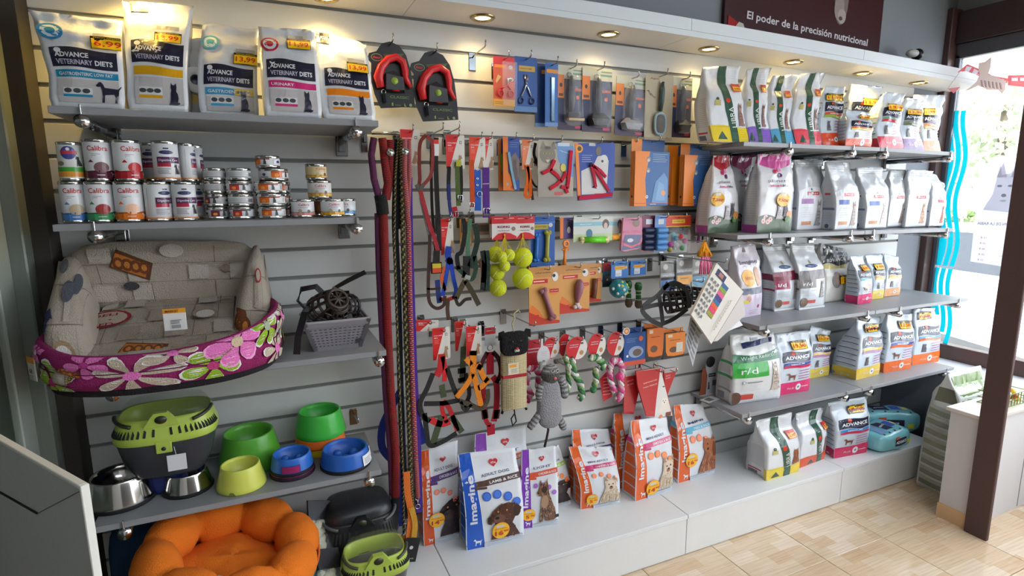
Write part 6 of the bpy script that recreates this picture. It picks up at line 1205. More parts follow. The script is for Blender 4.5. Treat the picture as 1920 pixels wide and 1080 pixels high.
C_ = Vector(px_local(t, 1160, 541, -.12)); R_ = (PY(1175, 541, -.12).x - PY(1145, 541, -.12).x) / 2
bo = MB().ball(C_, R_, S(30, 134, 150), 24).build('teal_ball', 'plastic', t); mb = MB()
for k, (a, b) in enumerate(((0, 0), (.6, .5), (-.6, .5), (.7, -.4), (-.7, -.4), (0, .9), (0, -.9), (1.2, .1), (-1.2, .1), (-.2, .45), (.3, -.5))): n_ = Vector((math.sin(a) * math.cos(b), -math.cos(a) * math.cos(b), math.sin(b))); mb.ball(C_ + n_ * R_ * .95, R_ * .17, (S(226, 230, 226), S(206, 206, 90))[k % 2], 8)
mb.build('bumps', 'plastic', bo)
for bb, yy, a, b, lab, hl in (((1166, 491, 1190, 516), -.075, (1178, 530), (1179, 571), 'dark green dumbbell toy hanging at the back', None), ((1182, 488, 1211, 516), -.1, (1197, 534), (1197, 573), 'dark green dumbbell toy hanging in front', 'hook holding the green dumbbell toys')):
    t = hdr(lab, bb, yy, hl); mb = MB(); A_, B_2 = Vector(px_local(t, *a, yy - .01)), Vector(px_local(t, *b, yy - .01)); mb.tube([A_ + (B_2 - A_) * q for q in (-.12, 0, .15, .3, .5, .7, .85, 1, 1.12)], [.010, .0165, .0165, .012, .0115, .012, .0165, .0165, .010], lambda i, k: S(38, 88, 46) if i < 5 else S(86, 70, 50), n=14); mb.build('dumbbell', 'plastic', t); mb = MB()
    for q in (.28, .45, .7): c = A_ + (B_2 - A_) * q; mb.tube([c + Vector((math.cos(x) * .0128, math.sin(x) * .0128, 0)) for x in [2 * math.pi * j / 14 for j in range(14)]], .0012, S(206, 214, 206), n=5, closed=True)
    mb.build('bands', 'plastic', t)
for k, (bb, lc, lab, yy) in enumerate((((1237, 489, 1268, 545), S(110, 150, 206), 'clear pet snack pouch with a pale blue label', -.13), ((1267, 483, 1298, 534), S(240, 160, 40), 'clear pet snack pouch with an orange label', -.14), ((1297, 483, 1327, 537), S(40, 130, 170), 'clear pet snack pouch with a teal label', -.13))):
    t, d, w, h = card('snack_pouch', lab, 'pet snack', bb, yy, S(176, 176, 172), group='snack pouches with bold white lettering', hk=('hook holding the pale blue snack pouch', 'hook holding the orange snack pouch', 'hook holding the teal snack pouch')[k], th=.006, shape=[(.05, .1), (.3, 0), (.8, 0), (1, .12), (1, 1), (0, 1)] if k < 2 else None)
    d.rect(.04, .6, .96, .96, S(120, 118, 112)); d.ell(.3, .8, w * .14, S(200, 194, 186)); d.poly([(.08, .12), (.3, .02), (.8, .02), (.96, .14), (.96, .36), (.08, .36)], lc); d.text('alpha', .5, .53, .008, WHITE, width=w * .75); d.rect(.05, .37, .95, .46, S(50, 52, 56)); d.text('SPIRIT', .5, .25, .005, S(60, 44, 30) if k == 1 else WHITE, width=w * .5); d.done('pouch_print', 'print', t)
rubm = 'black rubber muzzles on the wall'
c = PY(1262, 570, -.2)
m = muzzle('large black plastic basket muzzle hanging on its side', (c.x, -.16, c.z), 1.15, -.1, 1.1, S(26, 26, 28), group=rubm)
t = lead('flat black muzzle frame with two triangular openings', [([(1250, 530), (1232, 552), (1202, 577), (1216, 598), (1240, 610)], .010, S(24, 24, 26), 4, 'frame', -.01), ([(1202, 577), (1230, 570), (1262, 568)], .009, S(24, 24, 26), 4, 'frame', -.012), ([(1232, 552), (1236, 575), (1240, 608)], .009, S(24, 24, 26), 4, 'frame', -.011), ([(1240, 540), (1262, 530), (1284, 545), (1288, 575)], .010, S(28, 28, 30), 4, 'frame', -.01), ([(1240, 606), (1262, 596), (1286, 578)], .009, S(24, 24, 26), 4, 'frame', -.01)], 'muzzle', -.23, 'dog_muzzle', 'plastic', rubm)
c = PY(1284, 552, -.2); muzzle('small black basket muzzle between the large one and the paper catalogue', (c.x, -.14, c.z), .2, -.3, .75, S(30, 30, 32), group=rubm)
c = PY(1309, 557, -.2); muzzle('black basket muzzle with holes beside the paper catalogue', (c.x, -.16, c.z), .9, .0, .9, S(26, 26, 28), group=rubm)
c = PY(1262, 520, 0); hook(c.x, c.z, .2, 'hook holding the black muzzles')
# paper catalogue hung in front of the right shelves
def sheet(name, label, cat, q, y, th, col, parent=None, group=None, mat='paper'):
    P = [PY(a, b, y) for a, b in q]; c = sum(P, Vector()) / 4; t = thing(name, label, cat, tuple(c), 0, group) if parent is None else parent
    base = Vector(t.location) if parent is None else Vector(parent.location)
    p = [(v.x - base.x, v.z - base.z) for v in P]; dy = y - base.y
    MB().prism(p, dy, dy + th, col).build('sheet' if parent else 'cover_sheet', mat, t)
    d = Dec(lambda u, v, e: Vector(((p[3][0] * (1 - u) + p[2][0] * u) * (1 - v) + (p[0][0] * (1 - u) + p[1][0] * u) * v, dy - e, (p[3][1] * (1 - u) + p[2][1] * u) * (1 - v) + (p[0][1] * (1 - u) + p[1][1] * u) * v)), (P[1] - P[0]).length, (P[0] - P[3]).length, .0006, .0002, fine=9)
    return t, d
t, d = sheet('catalogue', 'thick white paper catalogue with a row of coloured squares hanging askew', 'catalogue', ((1344, 493), (1394, 547), (1334, 645), (1296, 590)), -.36, .012, S(222, 218, 208))
for k, cc in enumerate((S(56, 96, 150), S(130, 160, 60), S(226, 90, 140), S(70, 60, 130), S(40, 110, 160), S(230, 90, 40), S(220, 60, 110), S(150, 150, 50))): d.rect(.38, .78 - .075 * k, .6, .85 - .075 * k, cc)
d.rect(.1, .84, .4, .95, S(40, 50, 90)); d.rect(.18, .86, .32, .93, S(170, 110, 90))
for i in range(3):
    for j in range(7): d.rect(.04 + .1 * i, .1 + .1 * j, .1 + .1 * i, .15 + .1 * j, S(110, 112, 116))
d.text('VETERINARIA', .8, .45, .01, S(170, 166, 158), width=.14, rot=1.57); d.done('cover_print', 'paper', t)
sheet('', '', '', ((1392, 552), (1398, 590), (1345, 640), (1338, 640)), -.352, .002, S(206, 200, 196), parent=t); sheet('', '', '', ((1360, 560), (1393, 610), (1346, 628), (1336, 634)), -.345, .002, S(225, 226, 230), parent=t)
hk_ = PY(1341, 492, -.34); hook(hk_.x, hk_.z, .40, 'long hook carrying the paper catalogue')
t, d = sheet('leaflet', 'thin grey printed leaflet hanging below the paper catalogue', 'leaflet', ((1296, 590), (1318, 612), (1299, 687), (1285, 640)), -.31, .001, S(176, 178, 182))
for j in range(6): d.rect(.1, .1 + .14 * j, .5, .18 + .14 * j, S(110, 112, 118)); d.rect(.56, .1 + .14 * j, .9, .15 + .14 * j, S(130, 132, 138))
d.done('leaflet_print', 'paper', t)
# ---- row 5
collar_card('red header card lying flat above the red harness', (781, 600, 823, 621), -.1, 'hook holding the flat lying red header card', rot=.1)
collar_card('red card above the red and black harness', (811, 614, 844, 674), -.12, 'hook holding the red and black harness')
rH = S(206, 34, 44); bH = S(40, 38, 38); oG = S(74, 86, 56)
lead('red and black dog harness with olive straps, leftmost in the lower row', [([(828, 664), (826, 690), (818, 705)], .013, rH), ([(830, 668), (834, 690), (833, 715)], .009, S(226, 36, 44)), ([(812, 700), (800, 730), (788, 755), (792, 778), (806, 790)], .009, bH), ([(838, 690), (848, 720), (858, 745)], .009, bH), ([(795, 757), (830, 756), (862, 750)], .009, bH), ([(828, 722), (832, 745)], .011, oG), ([(806, 786), (826, 795), (844, 790)], .012, S(214, 40, 46)), ([(831, 752), (842, 765), (850, 785), (858, 808)], .009, S(190, 40, 44)), ([(828, 752), (830, 772), (838, 792)], .008, rH), ([(796, 775), (800, 810), (806, 835), (830, 828), (856, 812)], .009, bH), ([(828, 780), (820, 805), (812, 832)], .012, oG), ([(846, 780), (856, 795), (866, 810)], .012, oG)], 'harness', -.15, 'pet_harness')
collar_card('red card at the back above the green strap', (853, 602, 878, 657), -.085, 'hook holding the green strapped harness')
collar_card('red card with a dog above the orange harness', (874, 611, 903, 667), -.13, 'hook holding the orange harness')
lead('olive green strap with black adjusters behind the orange harness', [([(869, 650), (868, 680), (866, 719)], .011, oG), ([(866, 690), (866, 700)], .016, bH), ([(865, 708), (866, 716)], .014, bH), ([(873, 700), (880, 740), (868, 765), (882, 752)], .008, bH)], 'harness', -.1, 'pet_harness')
oH = S(240, 140, 30)
lead('bright orange dog harness in the lower row', [([(887, 658), (887, 680), (886, 700)], .013, oH), ([(873, 672), (884, 684)], .009, oH), ([(886, 700), (876, 720), (856, 745)], .010, oH), ([(888, 700), (896, 735), (902, 762)], .011, oH), ([(896, 682), (906, 705), (914, 715)], .011, oH), ([(917, 708), (906, 722), (896, 728)], .011, oH), ([(880, 662), (894, 662)], .009, bH), ([(895, 686), (903, 690)], .011, bH), ([(914, 730), (914, 750), (902, 766), (880, 758), (862, 752)], .009, S(80, 70, 56)), ([(864, 752), (872, 770), (884, 758)], .006, S(50, 46, 44))], 'harness', -.16, 'pet_harness')
t, d, w, h = card('hang_tag', 'small clear hang tag with red top above the crimson harness', 'tag', (909, 612, 929, 648), -.1, S(206, 208, 206), hk='hook holding the crimson harness'); d.rect(0, .6, 1, .95, S(206, 50, 50)); d.text('FREEDOG', .5, .78, .003, WHITE, width=w * .7); d.done('tag_print', 'card', t)
cr = S(184, 24, 48)
t = lead('crimson dog harness hanging left of the cat scratching board', [([(919, 660), (919, 680), (919, 702)], .015, cr), ([(914, 660), (904, 680), (901, 700), (910, 715)], .008, S(80, 24, 34)), ([(924, 660), (936, 675), (939, 700), (930, 718)], .009, S(60, 24, 30)), ([(924, 706), (931, 720), (931, 760), (926, 790)], .012, cr), ([(907, 720), (906, 755), (912, 790), (920, 797)], .009, cr), ([(908, 768), (910, 785)], .013, S(90, 30, 40)), ([(932, 768), (930, 785)], .013, S(90, 30, 40)), ([(920, 796), (921, 815)], .016, cr)], 'harness', -.13, 'pet_harness')
mb = MB(); ring(mb, px_local(t, 919, 652, -.13), .011, .002, S(200)); mb.build('steel_ring', 'steel', t)
# cat scratching board
cx, tz, w, h = frame((942, 660, 984, 766), -.17); t = thing('scratching_board', 'cat shaped sisal scratching board with black head and red stripe', 'cat scratcher', (cx, -.17, tz)); mb = MB(); mb.box((-w / 2, -.008, -h), (w / 2, .008, 0), S(196, 180, 140), b=.004); mb.build('board', 'rope', t)
sis = None
for k in range(34):
    zz = -h * (k + .5) / 34
    if k in (13, 14): continue
    if sis is None: mb = MB(); q = w / 2 + .002; mb.tube([(-q, -.0095, 0), (q, -.0095, 0), (q, .0095, 0), (-q, .0095, 0)], h / 66, S(206, 192, 152), n=6, closed=True); sis = mb.build('sisal_cord', 'rope', t, (0, 0, zz)); continue
    o = sis.copy(); COL.objects.link(o); o.parent = t; o.location = (0, 0, zz)
MB().box((-w / 2 - .003, -.0125, -h * .435), (w / 2 + .003, .012, -h * .375), S(190, 44, 56), b=.002).build('red_stripe', 'web', t)
d = Dec(lambda u, v, e: Vector((-w * .3 + u * w * .46, -.0135 - e, -h * .37 + v * h * .2)), w * .46, h * .2, .0004, .00012, fine=9); d.rect(0, 0, 1, 1, S(216, 208, 186)); d.rect(.1, .62, .8, .86, S(230, 160, 40)); d.lines(.25, .1, .95, .5, 5, S(120, 116, 110), th=.0006); d.done('price_label', 'paper', t)
hw = w * .6; mb = MB(); pillow8(mb, [[[(-hw, .015, -.01), (-hw, .01, .083)], [(-hw, -.03, -.01), (-hw, -.02, .083)]], [[(hw, .015, -.01), (hw, .01, .083)], [(hw, -.03, -.01), (hw, -.02, .083)]]], S(24, 23, 25), 4, 24, 12); mb.build('head', 'fur', t)
for s_ in (-1, 1): MB().hull([(s_ * hw * .5, -.012, .06), (s_ * hw * 1.2, -.012, .055), (s_ * hw * 1.18, -.012, .086), (s_ * hw * .8, -.012, .092), (s_ * hw * .9, .004, .07)], S(22, 21, 23), True).build('ear', 'fur', t)
mb = MB(); mb.ball((-hw * .28, -.031, .05), .003, S(110, 100, 80), 8); mb.ball((hw * .3, -.031, .05), .003, S(110, 100, 80), 8); mb.build('eyes', 'plastic', t); mb = MB(); mb.ball((0, -.034, .022), .005, RED, 8, (1.3, .8, 1)); mb.build('nose', 'plastic', t); mb = MB(); mb.ball((-.005, -.032, .014), .006, S(220), 8); mb.ball((.005, -.032, .014), .006, S(220), 8); mb.build('muzzle', 'fur', t)
mb = MB(); mb.tube([(0, -.005, .08), (-.008, -.005, .115), (.004, -.005, .135), (-.004, -.005, .15), (.02, -.005, .165), (.025, -.005, .155)], .003, S(206, 198, 150), n=6); mb.build('hanging_cord', 'rope', t)
mb = MB(); mb.tube([(0, 0, -h), (.004, 0, -h - .02), (-.012, 0, -h - .04), (-.006, 0, -h - .07), (.01, 0, -h - .055), (.004, 0, -h - .025)], .003, BLACK, n=6); mb.build('tail', 'fabric', t)
for s_ in (-1, 1): mb = MB(); mb.tube([(s_ * w * .45, 0, -h + .01), (s_ * w * .56, -.004, -h - .012)], .005, BLACK, n=8); mb.build('paw', 'fur', t)
c = PY(943, 585, 0); hook(c.x, c.z, .3, 'long hook carrying the cat scratching board')
# rope toys
def oval(label, bb, y, hl, group='red oval rope toy cards', rot=0.):
    sh = [(.5 + .5 * math.cos(a), .5 + .5 * math.sin(a)) for a in [2 * math.pi * k / 20 for k in range(20)]]
    t, d, w, h = card('rope_toy', label, 'dog toy', bb, y, S(226, 220, 214), group=group, hk=hl, shape=sh, rot=rot)
    d.poly([(x, z) for x, z in sh if x < .72 + .2 * z] or sh, S(206, 34, 44)); d.poly([(.42, .04), (.6, .02), (.86, .18), (.97, .4), (.99, .6), (.9, .8), (.76, .9)], S(224, 220, 214)); d.text('CUERDAS', .38, .66, .0036, WHITE, width=w * .4); d.text('DENTALES', .36, .57, .0036, WHITE, width=w * .4); d.ell(.72, .3, w * .1, S(190, 140, 90), h * .1); d.rect(.68, .66, .8, .74, S(70)); d.done('card_print', 'card', t); return t
def braid(mb, t, y, pts, r, ca, cb, turns=9):
    P = [Vector(px_local(t, a, b, y)) for a, b in pts]; Q = []
    for i in range(len(P) - 1):
        for s in range(10): Q.append(P[i].lerp(P[i + 1], s / 10))
    Q.append(P[-1])
    for k in range(3):
        W_ = []
        for i, p in enumerate(Q):
            tn = (Q[min(i + 1, len(Q) - 1)] - Q[max(i - 1, 0)]).normalized(); sd = tn.cross(Vector((0, 1, 0))).normalized(); a = i * .62 + k * 2.094; W_.append(p + sd * math.cos(a) * r * .6 + Vector((0, 1, 0)) * math.sin(a) * r * .6)
        mb.tube(W_, r * .62, (ca, cb, S(232, 230, 224))[k], n=6)
    return mb
t, d, w, h = card('rope_toy', 'pink and white knotted rope toy under a plain red card', 'dog toy', (983, 637, 1018, 686), -.1, S(180, 40, 54), hk='hook holding the pink and white rope toy'); d.text('CUERDAS', .5, .66, .0045, WHITE, width=w * .6); d.text('DENTALES', .5, .54, .0045, WHITE, width=w * .6); d.poly([(.8, 0), (1, 0), (1, 1), (.9, 1)], S(220)); d.done('card_print', 'card', t)
pk2, gr2 = S(206, 60, 110), S(70, 130, 84)
mb = MB(); braid(mb, t, -.11, [(988, 692), (1004, 690), (1012, 704), (1008, 722), (1017, 738), (1014, 748)], .012, pk2, S(226, 120, 150)); braid(mb, t, -.105, [(990, 700), (986, 722), (996, 740), (988, 752)], .012, pk2, S(226, 150, 170)); mb.build('braided_rope', 'rope', t)
ov2 = [oval(*a) for a in (('red oval rope toy card behind the plush cat', (1018, 632, 1049, 672), -.09, 'hook holding the grey plush cat'), ('red oval card at the back of the first green rope toy', (1047, 626, 1072, 669), -.08, None), ('red oval card with first green and white rope toy', (1061, 631, 1101, 675), -.12, 'hook holding the first green rope toy'), ('red oval card with second green and white rope toy', (1102, 625, 1136, 670), -.12, 'hook holding the second green rope toy'), ('red oval card with pink rope and ball toy', (1138, 622, 1170, 667), -.12, 'hook holding the pink rope and ball toy'))]
t = ov2[2]; mb = MB(); braid(mb, t, -.125, [(1060, 668), (1066, 690), (1066, 722), (1062, 735)], .011, gr2, S(150, 180, 120)); braid(mb, t, -.13, [(1072, 672), (1076, 700), (1088, 718), (1092, 740), (1086, 748)], .013, gr2, S(120, 170, 110)); mb.ball(px_local(t, 1066, 688, -.135), .014, S(206, 214, 190), 10); mb.build('braided_rope', 'rope', t)
t = ov2[3]; mb = MB(); braid(mb, t, -.13, [(1106, 672), (1118, 670), (1132, 682), (1126, 690)], .014, gr2, S(150, 190, 130)); braid(mb, t, -.125, [(1116, 690), (1118, 712), (1112, 730)], .012, gr2, S(170, 190, 120)); mb.ball(px_local(t, 1112, 731, -.13), .015, gr2, 10); mb.build('braided_rope', 'rope', t)
t = ov2[4]; mb = MB(); braid(mb, t, -.13, [(1143, 690), (1148, 677), (1160, 676), (1167, 690), (1163, 715), (1166, 738), (1156, 750)], .013, S(226, 90, 150), S(236, 170, 196)); braid(mb, t, -.125, [(1142, 690), (1145, 715), (1152, 735)], .012, S(226, 80, 140), S(236, 150, 190)); mb.build('braided_rope', 'rope', t); MB().ball(px_local(t, 1161, 706, -.145), .017, S(226, 56, 130), 16).build('rubber_ball', 'plastic', t)
t2_, d, w, h = card('toy_card', 'red striped card leaning behind the pink rope and ball toy', 'dog toy', (1124, 690, 1150, 752), -.095, S(206, 40, 54), shape=[(.3, 0), (.9, .1), (1, .9), (.8, 1), (.0, .7)])
for k in range(6): d.rect(.25, .2 + .1 * k, .8, .22 + .1 * k, S(240, 190, 190))
d.done('card_print', 'card', t2_)
# grey plush cat
y = -.17; p0 = PY(1026, 676, y); t = thing('plush_cat', 'grey corduroy plush cat toy with blue eyelids and long tail', 'dog toy', tuple(p0)); G1, G2 = S(176, 176, 176), S(120, 120, 124)
L = lambda a, b, dy=0.: Vector(px_local(t, a, b, y)) + Vector((0, dy, 0))
mb = MB(); pillow8(mb, [[[L(1006, 800, .02), L(1010, 712, .02)], [L(1006, 800, -.03), L(1012, 712, -.025)]], [[L(1049, 798, .02), L(1050, 712, .02)], [L(1050, 798, -.03), L(1048, 712, -.025)]]], S(158, 158, 162), 3, 22, 14, .05); mb.build('body', 'fur', t)
mb = MB(); mb.ball(L(1032, 702),   .040, S(92, 90, 84), 20, (1, .8, 1.0)); mb.build('head', 'fur', t)
mb = MB(); mb.lathe([(.041 * math.cos(a), .041 * math.sin(a)) for a in [.25 + k * .2 for k in range(7)]], 20, lambda i, k: G1 if i % 2 else S(120, 120, 118), Matrix.Translation(L(1032, 702)) @ Matrix.Diagonal((1, .82, 1.02, 1)), cap=False); mb.build('striped_cap', 'fur', t)
mb = MB(); mb.tube([L(1040, 678), L(1052, 676), L(1058, 684)], [.010, .012, .004], S(120, 118, 110), n=8); mb.tube([L(1022, 682), L(1014, 682), L(1012, 692)], [.010, .011, .004], G1, n=8); mb.build('ears', 'fur', t)
st = lambda i, k: (G1, G2)[i % 2]
for nm, pts in (('arm', [(1050, 708), (1056, 722), (1058, 745)]), ('arm', [(1014, 722), (1010, 738), (1012, 752)]), ('leg', [(1014, 770), (1002, 788), (991, 803)]), ('leg', [(1042, 776), (1051, 790), (1057, 803)])):
    P = dense(pts, 5); mb = MB(); mb.tube([L(a, b, -.004) for a, b in P], [.013] + [.016] * (len(P) - 2) + [.011], st, n=10); mb.build(nm, 'fur', t)
mb = MB(); mb.tube([L(1026, 792), L(1028, 806), L(1025, 822), L(1021, 838)], .005, S(56, 40, 44), n=8); mb.build('tail', 'fabric', t)
for s_ in (-1, 1):
    mb = MB(); mb.ball(L(1034 + s_ * 4.5, 692, -.03), .007, S(226), 10, (1, .6, .9)); mb.build('eye', 'plastic', t); mb = MB(); mb.ball(L(1034 + s_ * 4.5, 691, -.0335), .0045, S(40, 60, 100), 8, (1, .5, 1)); mb.build('pupil', 'plastic', t)
mb = MB(); mb.ball(L(1034, 705, -.032), .006, S(230, 110, 120), 10, (1.1, .6, 1)); mb.build('nose', 'plastic', t)
t3, d, w, h = card('hang_tag', 'white oval tag in front of the plush cat', 'tag', (1007, 648, 1031, 688), -.15, S(206, 204, 206), shape=[(.5 + .5 * math.cos(a), .5 + .5 * math.sin(a)) for a in [2 * math.pi * k / 18 for k in range(18)]]); d.lines(.3, .5, .8, .75, 3, S(150), th=.0005); d.ell(.5, .25, .007, S(120, 110, 100)); d.done('tag_print', 'paper', t3)
# boxes at the end of row 5
for k, (bb, cc, lab, hl) in enumerate((((1170, 616, 1211, 684), S(40, 86, 160), 'blue box with a fluffy animal picture beside the pink rope toy', 'hook holding the blue animal box'), ((1210, 608, 1244, 674), S(230, 120, 40), 'orange box with dark base, left of the two orange boxes', 'hook holding the left orange box'), ((1244, 617, 1284, 671), S(240, 140, 50), 'orange box with white label, right of the two orange boxes', 'hook holding the right orange box'))):
    cx, tz, w, h = frame(bb, -.12); t = thing('treat_box', lab, 'box', (cx, -.12, tz)); MB().box((-w / 2, 0, -h), (w / 2, .035, -.018), cc if k == 0 else S(50, 40, 40), b=.001).box((-w / 2, .016, -.02), (w / 2, .0175, 0), cc).build('box', 'card', t)
    d = Dec(lambda u, v, e: Vector(((u - .5) * w, -e, -h + v * (h - .018))), w, h - .018, .0004, .00012, fine=9)
    if k == 0: d.rect(.0, .0, 1, .14, S(206, 84, 60)); d.ell(.55, .4, w * .34, S(150, 170, 200), h * .16); d.ell(.6, .38, w * .2, S(110, 90, 84), h * .1); d.ell(.75, .8, w * .1, S(226, 110, 60)); d.ell(.16, .3, .006, WHITE); d.lines(.1, .7, .6, .85, 3, S(170, 200, 230), th=.0006)
    else:
        d.poly([(.12, .3), (.2, .12), (.5, .08), (.95, .1), (1, .3), (1, 1), (.08, 1)], cc); d.ell(.48, .34, w * .2, S(110, 80, 60), h * .1); d.text('DENTAL', .55, .72, .005, S(120, 60, 30), width=w * .5); d.rect(.2, .84, .4, .95, S(240, 220, 190))
        if k == 2: d.rect(.6, .22, .9, .6, S(236, 230, 214)); d.lines(.63, .26, .87, .56, 4, S(150), th=.0005)
    d.done('front_print', 'card', t); hook(cx, tz - .012, .16, hl)
t, d, w, h = card('price_label', 'round white and orange price button left of the blue animal box', 'price label', (1168, 614, 1181, 628), -.165, S(226, 220, 210), shape=[(.5 + .5 * math.cos(a), .5 + .5 * math.sin(a)) for a in [2 * math.pi * k / 16 for k in range(16)]]); d.ell(.5, .5, w * .36, S(220, 120, 40)); d.ell(.5, .5, w * .2, S(226, 200, 170)); d.done('button_print', 'paper', t)
# ---- row 6: red and white pads hanging in clear bags
for bb, lab, hl, sh, wt, yy in (((1168, 692, 1202, 776), 'red hanging bag at the left behind the pointed white one', None, [(.05, .05), (.6, 0), (1, .8), (.95, 1), (0, 1)], False, -.09), ((1190, 690, 1264, 786), 'pointed red and white hanging bag with a white puppy', 'hook holding the red and white puppy bags', [(.3, .1), (.98, 0), (.62, .98), (.5, 1), (0, 1), (.06, .7)], True, -.13), ((1242, 690, 1267, 745), 'small red hanging bag at the right of the puppy bag', 'empty slanted hook right of the red and white puppy bags', [(.3, 0), (1, .9), (.9, 1), (0, 1)], False, -.1)):
    t, d, w, h = card('pad_bag', lab, 'puppy pads', bb, yy, S(190, 38, 44), group='red and white puppy pad bags', hk=hl, shape=sh, th=.008, mat='print')
    d.poly([(x, z) for x, z in sh if z > .75] if wt else [(.1, .86), (.9, .86), (.9, 1), (.0, 1)], S(190, 186, 186)); d.text('EMPAPADOR', .36, .76, .006, S(236, 180, 176), width=w * .34, rot=.12); d.text('PARA PERROS', .36, .68, .006, S(236, 180, 176), width=w * .34, rot=.12)
    if wt: d.poly([(.6, .98), (.53, .4), (.5, .04), (.96, .01)], S(226, 222, 218)); dog_photo(d, 'puppy', .58, .12, h * .28); d.ell(.7, .62, .007, S(80, 70, 70), .003); d.ell(.66, .04, .009, S(236, 130, 70)); d.rect(.78, .02, .92, .1, S(120, 60, 50))
    d.done('bag_print', 'print', t)
c = PY(662, 772, 0); hook(c.x, c.z, .13, 'single hook with brown card plate above the blue bowl', S(150, 118, 84))
# ================================================================ food bags standing on the plinth and the right shelves
IM = [(0, 1, 1, 0), (.05, 1.02, 1.02, 0), (.4, 1.01, 1.0, 0), (.68, 1, .72, .04), (.86, .99, .2, .12), (1, .99, .03, .16)]
def imagine(label, bl, br, tl, tr, depth, band, stripe, stx, dots, photo, price=None, title='ADULT DOG', y=None, name2='Imagine', ph=.4, pu=.36, seed=0, icon=True, tsz=.075):
    b = Bag('food_bag', label, bl, br, tl, tr, depth, z=.19, y=y, keys=IM, col=S(222, 225, 230), mat='satin', group='white bags with a coloured vertical band on the plinth', wrk=.003, bulge=.008)
    d = b.d; w, h = b.W, b.H
    d.poly([(.0, 0), (.32, 0), (.27, .3), (.24, .6), (.22, .8), (.21, 1), (.0, 1)], band); d.rect(.0, .0, .012, 1, S(236, 238, 240))
    d.poly([(.335, .0), (.32, 0), (.27, .3), (.24, .6), (.22, .8), (.21, 1), (.222, 1), (.232, .8), (.252, .6), (.282, .3)], S(240, 240, 240))
    d.text(name2, .13, .54, w * .115, S(226, 230, 238), width=h * .5, rot=math.pi / 2, bold=.03)
    if icon: d.shape(DOG_STAND, .12, .03, w * .13, WHITE, w * .15)
    d.rect(.22, .665, 1, .725, stripe, top=lambda a: .03 * a, bot=lambda a: .03 * a); d.rect(.2, .665, .4, .64, stripe); d.text(stx, .7, .713, h * .026, WHITE, width=w * .5, rot=.06)
    d.shape(HEART, .5, .835, w * .13, S(200, 50, 60), w * .16); d.text('VITAL', .58, .878, w * .032, WHITE, width=w * .1); d.text(title, .58, .78, h * .024, S(50, 60, 100), width=w * .5, rot=.05)
    for k, (u, v) in enumerate(((.38, .565), (.56, .57), (.74, .53), (.88, .455))):
        d.ell(u, v, w * tsz, dots); d.ell(u, v, w * tsz * .7, tuple(min(1, x * 1.25 + .03) for x in dots[:3]) + (1,)); d.lines(u - .05, v - .02, u + .05, v + .02, 3, dots, th=.0007)
    dog_photo(d, photo, pu, .07, h * ph); d.rect(.3, .0, .99, .05, S(200, 206, 214)); d.lines(.34, .01, .9, .04, 2, S(150, 156, 164), th=.0006); d.text('3 Kg', .93, .075, h * .018, S(120, 126, 140))
    s = b.left
    for k in range(5): s.rect(.12, .05 + .14 * k, .98, .17 + .14 * k, band, top=lambda a: -.012 * math.sin(math.pi * a), bot=lambda a: -.012 * math.sin(math.pi * a))
    s.rect(.05, .74, 1, .8, stripe)
    if price: b.p.blob(*price)
    return b.done()
OR = S(226, 98, 34)
imagine('white bag with purple title stripe and a black puppy, behind the leads', (795, 1022), (860, 1006), (790, 849), (860, 827), .075, S(222, 92, 40), S(92, 60, 130), 'CHICKEN & RICE', S(240, 140, 120), 'blacklab', (.36, .28, .03, '14', '95€'), y=-.125)
b = imagine('white bag with purple band at the back, behind the blue banded bag', (893, 1000), (990, 985), (892, 816), (987, 803), .07, S(150, 84, 190), S(226, 120, 70), 'CHICKEN', S(226, 130, 70), 'shepherd', y=-.105, title='LIGHT')
imagine('large white bag with royal blue band and a brown hound', (875, 1032), (981, 1008), (861, 857), (966, 840), .085, S(34, 92, 196), S(92, 68, 58), 'LAMB & RICE', S(60, 110, 206), 'lab', (.58, .17, .034, '16', '95€'), title='ADULT DOG')
imagine('white bag with violet band and a sitting shepherd dog', (976, 992), (1046, 981), (981, 848), (1040, 836), .065, S(130, 60, 176), S(222, 90, 60), 'CHICKEN & RICE', S(160, 100, 190), 'shepherd', (.2, .2, .026, '5', '99€'), title='LIGHT', ph=.56, pu=.34, tsz=.06)
imagine('white bag with lime stripe half hidden behind the violet banded bag', (1012, 955), (1069, 942), (1012, 842), (1049, 836), .06, S(150, 190, 60), S(160, 196, 60), 'RICE', S(236, 130, 60), 'blacklab', y=-.095, title='SENIOR', icon=False)
imagine('orange banded white puppy bag standing behind the small terrier bag', (1076, 935), (1150, 925), (1074, 807), (1142, 805), .05, OR, S(60, 44, 96), 'CHICKEN & RICE', S(240, 130, 90), 'yorkie', y=-.075, title='MINI JUNIOR')
imagine('small white bag with orange band and long haired terrier', (1089, 955), (1161, 942), (1071, 843), (1146, 838), .065, OR, S(206, 50, 110), 'CHICKEN & RICE', S(240, 140, 104), 'yorkie', (.26, .17, .025, '5', '85€'), title='MINI ADULT', ph=.46, pu=.44, tsz=.055)
imagine('tall white bag with orange band behind the large terrier bag', (1152, 925), (1232, 905), (1153, 777), (1227, 765), .06, OR, S(206, 50, 110), 'CHICKEN', S(240, 140, 104), 'yorkie', y=-.085, title='MINI')
imagine('large white bag with orange band and a pale terrier', (1191, 940), (1258, 917), (1184, 790), (1257, 784), .09, OR, S(206, 50, 110), 'CHICKEN & RICE', S(240, 140, 92), 'yorkie', (.42, .14, .036, '14', '90€'), title='MINI ADULT', ph=.44, pu=.52)
imagine('white bag with orange band, sky blue stripe and a brown spaniel', (1271, 906), (1338, 886), (1265, 761), (1321, 759), .08, OR, S(90, 180, 214), 'FISH & RICE', S(240, 140, 104), 'cocker', (.3, .3, .034, '16', '90€'), title='MINI', ph=.5, pu=.5)
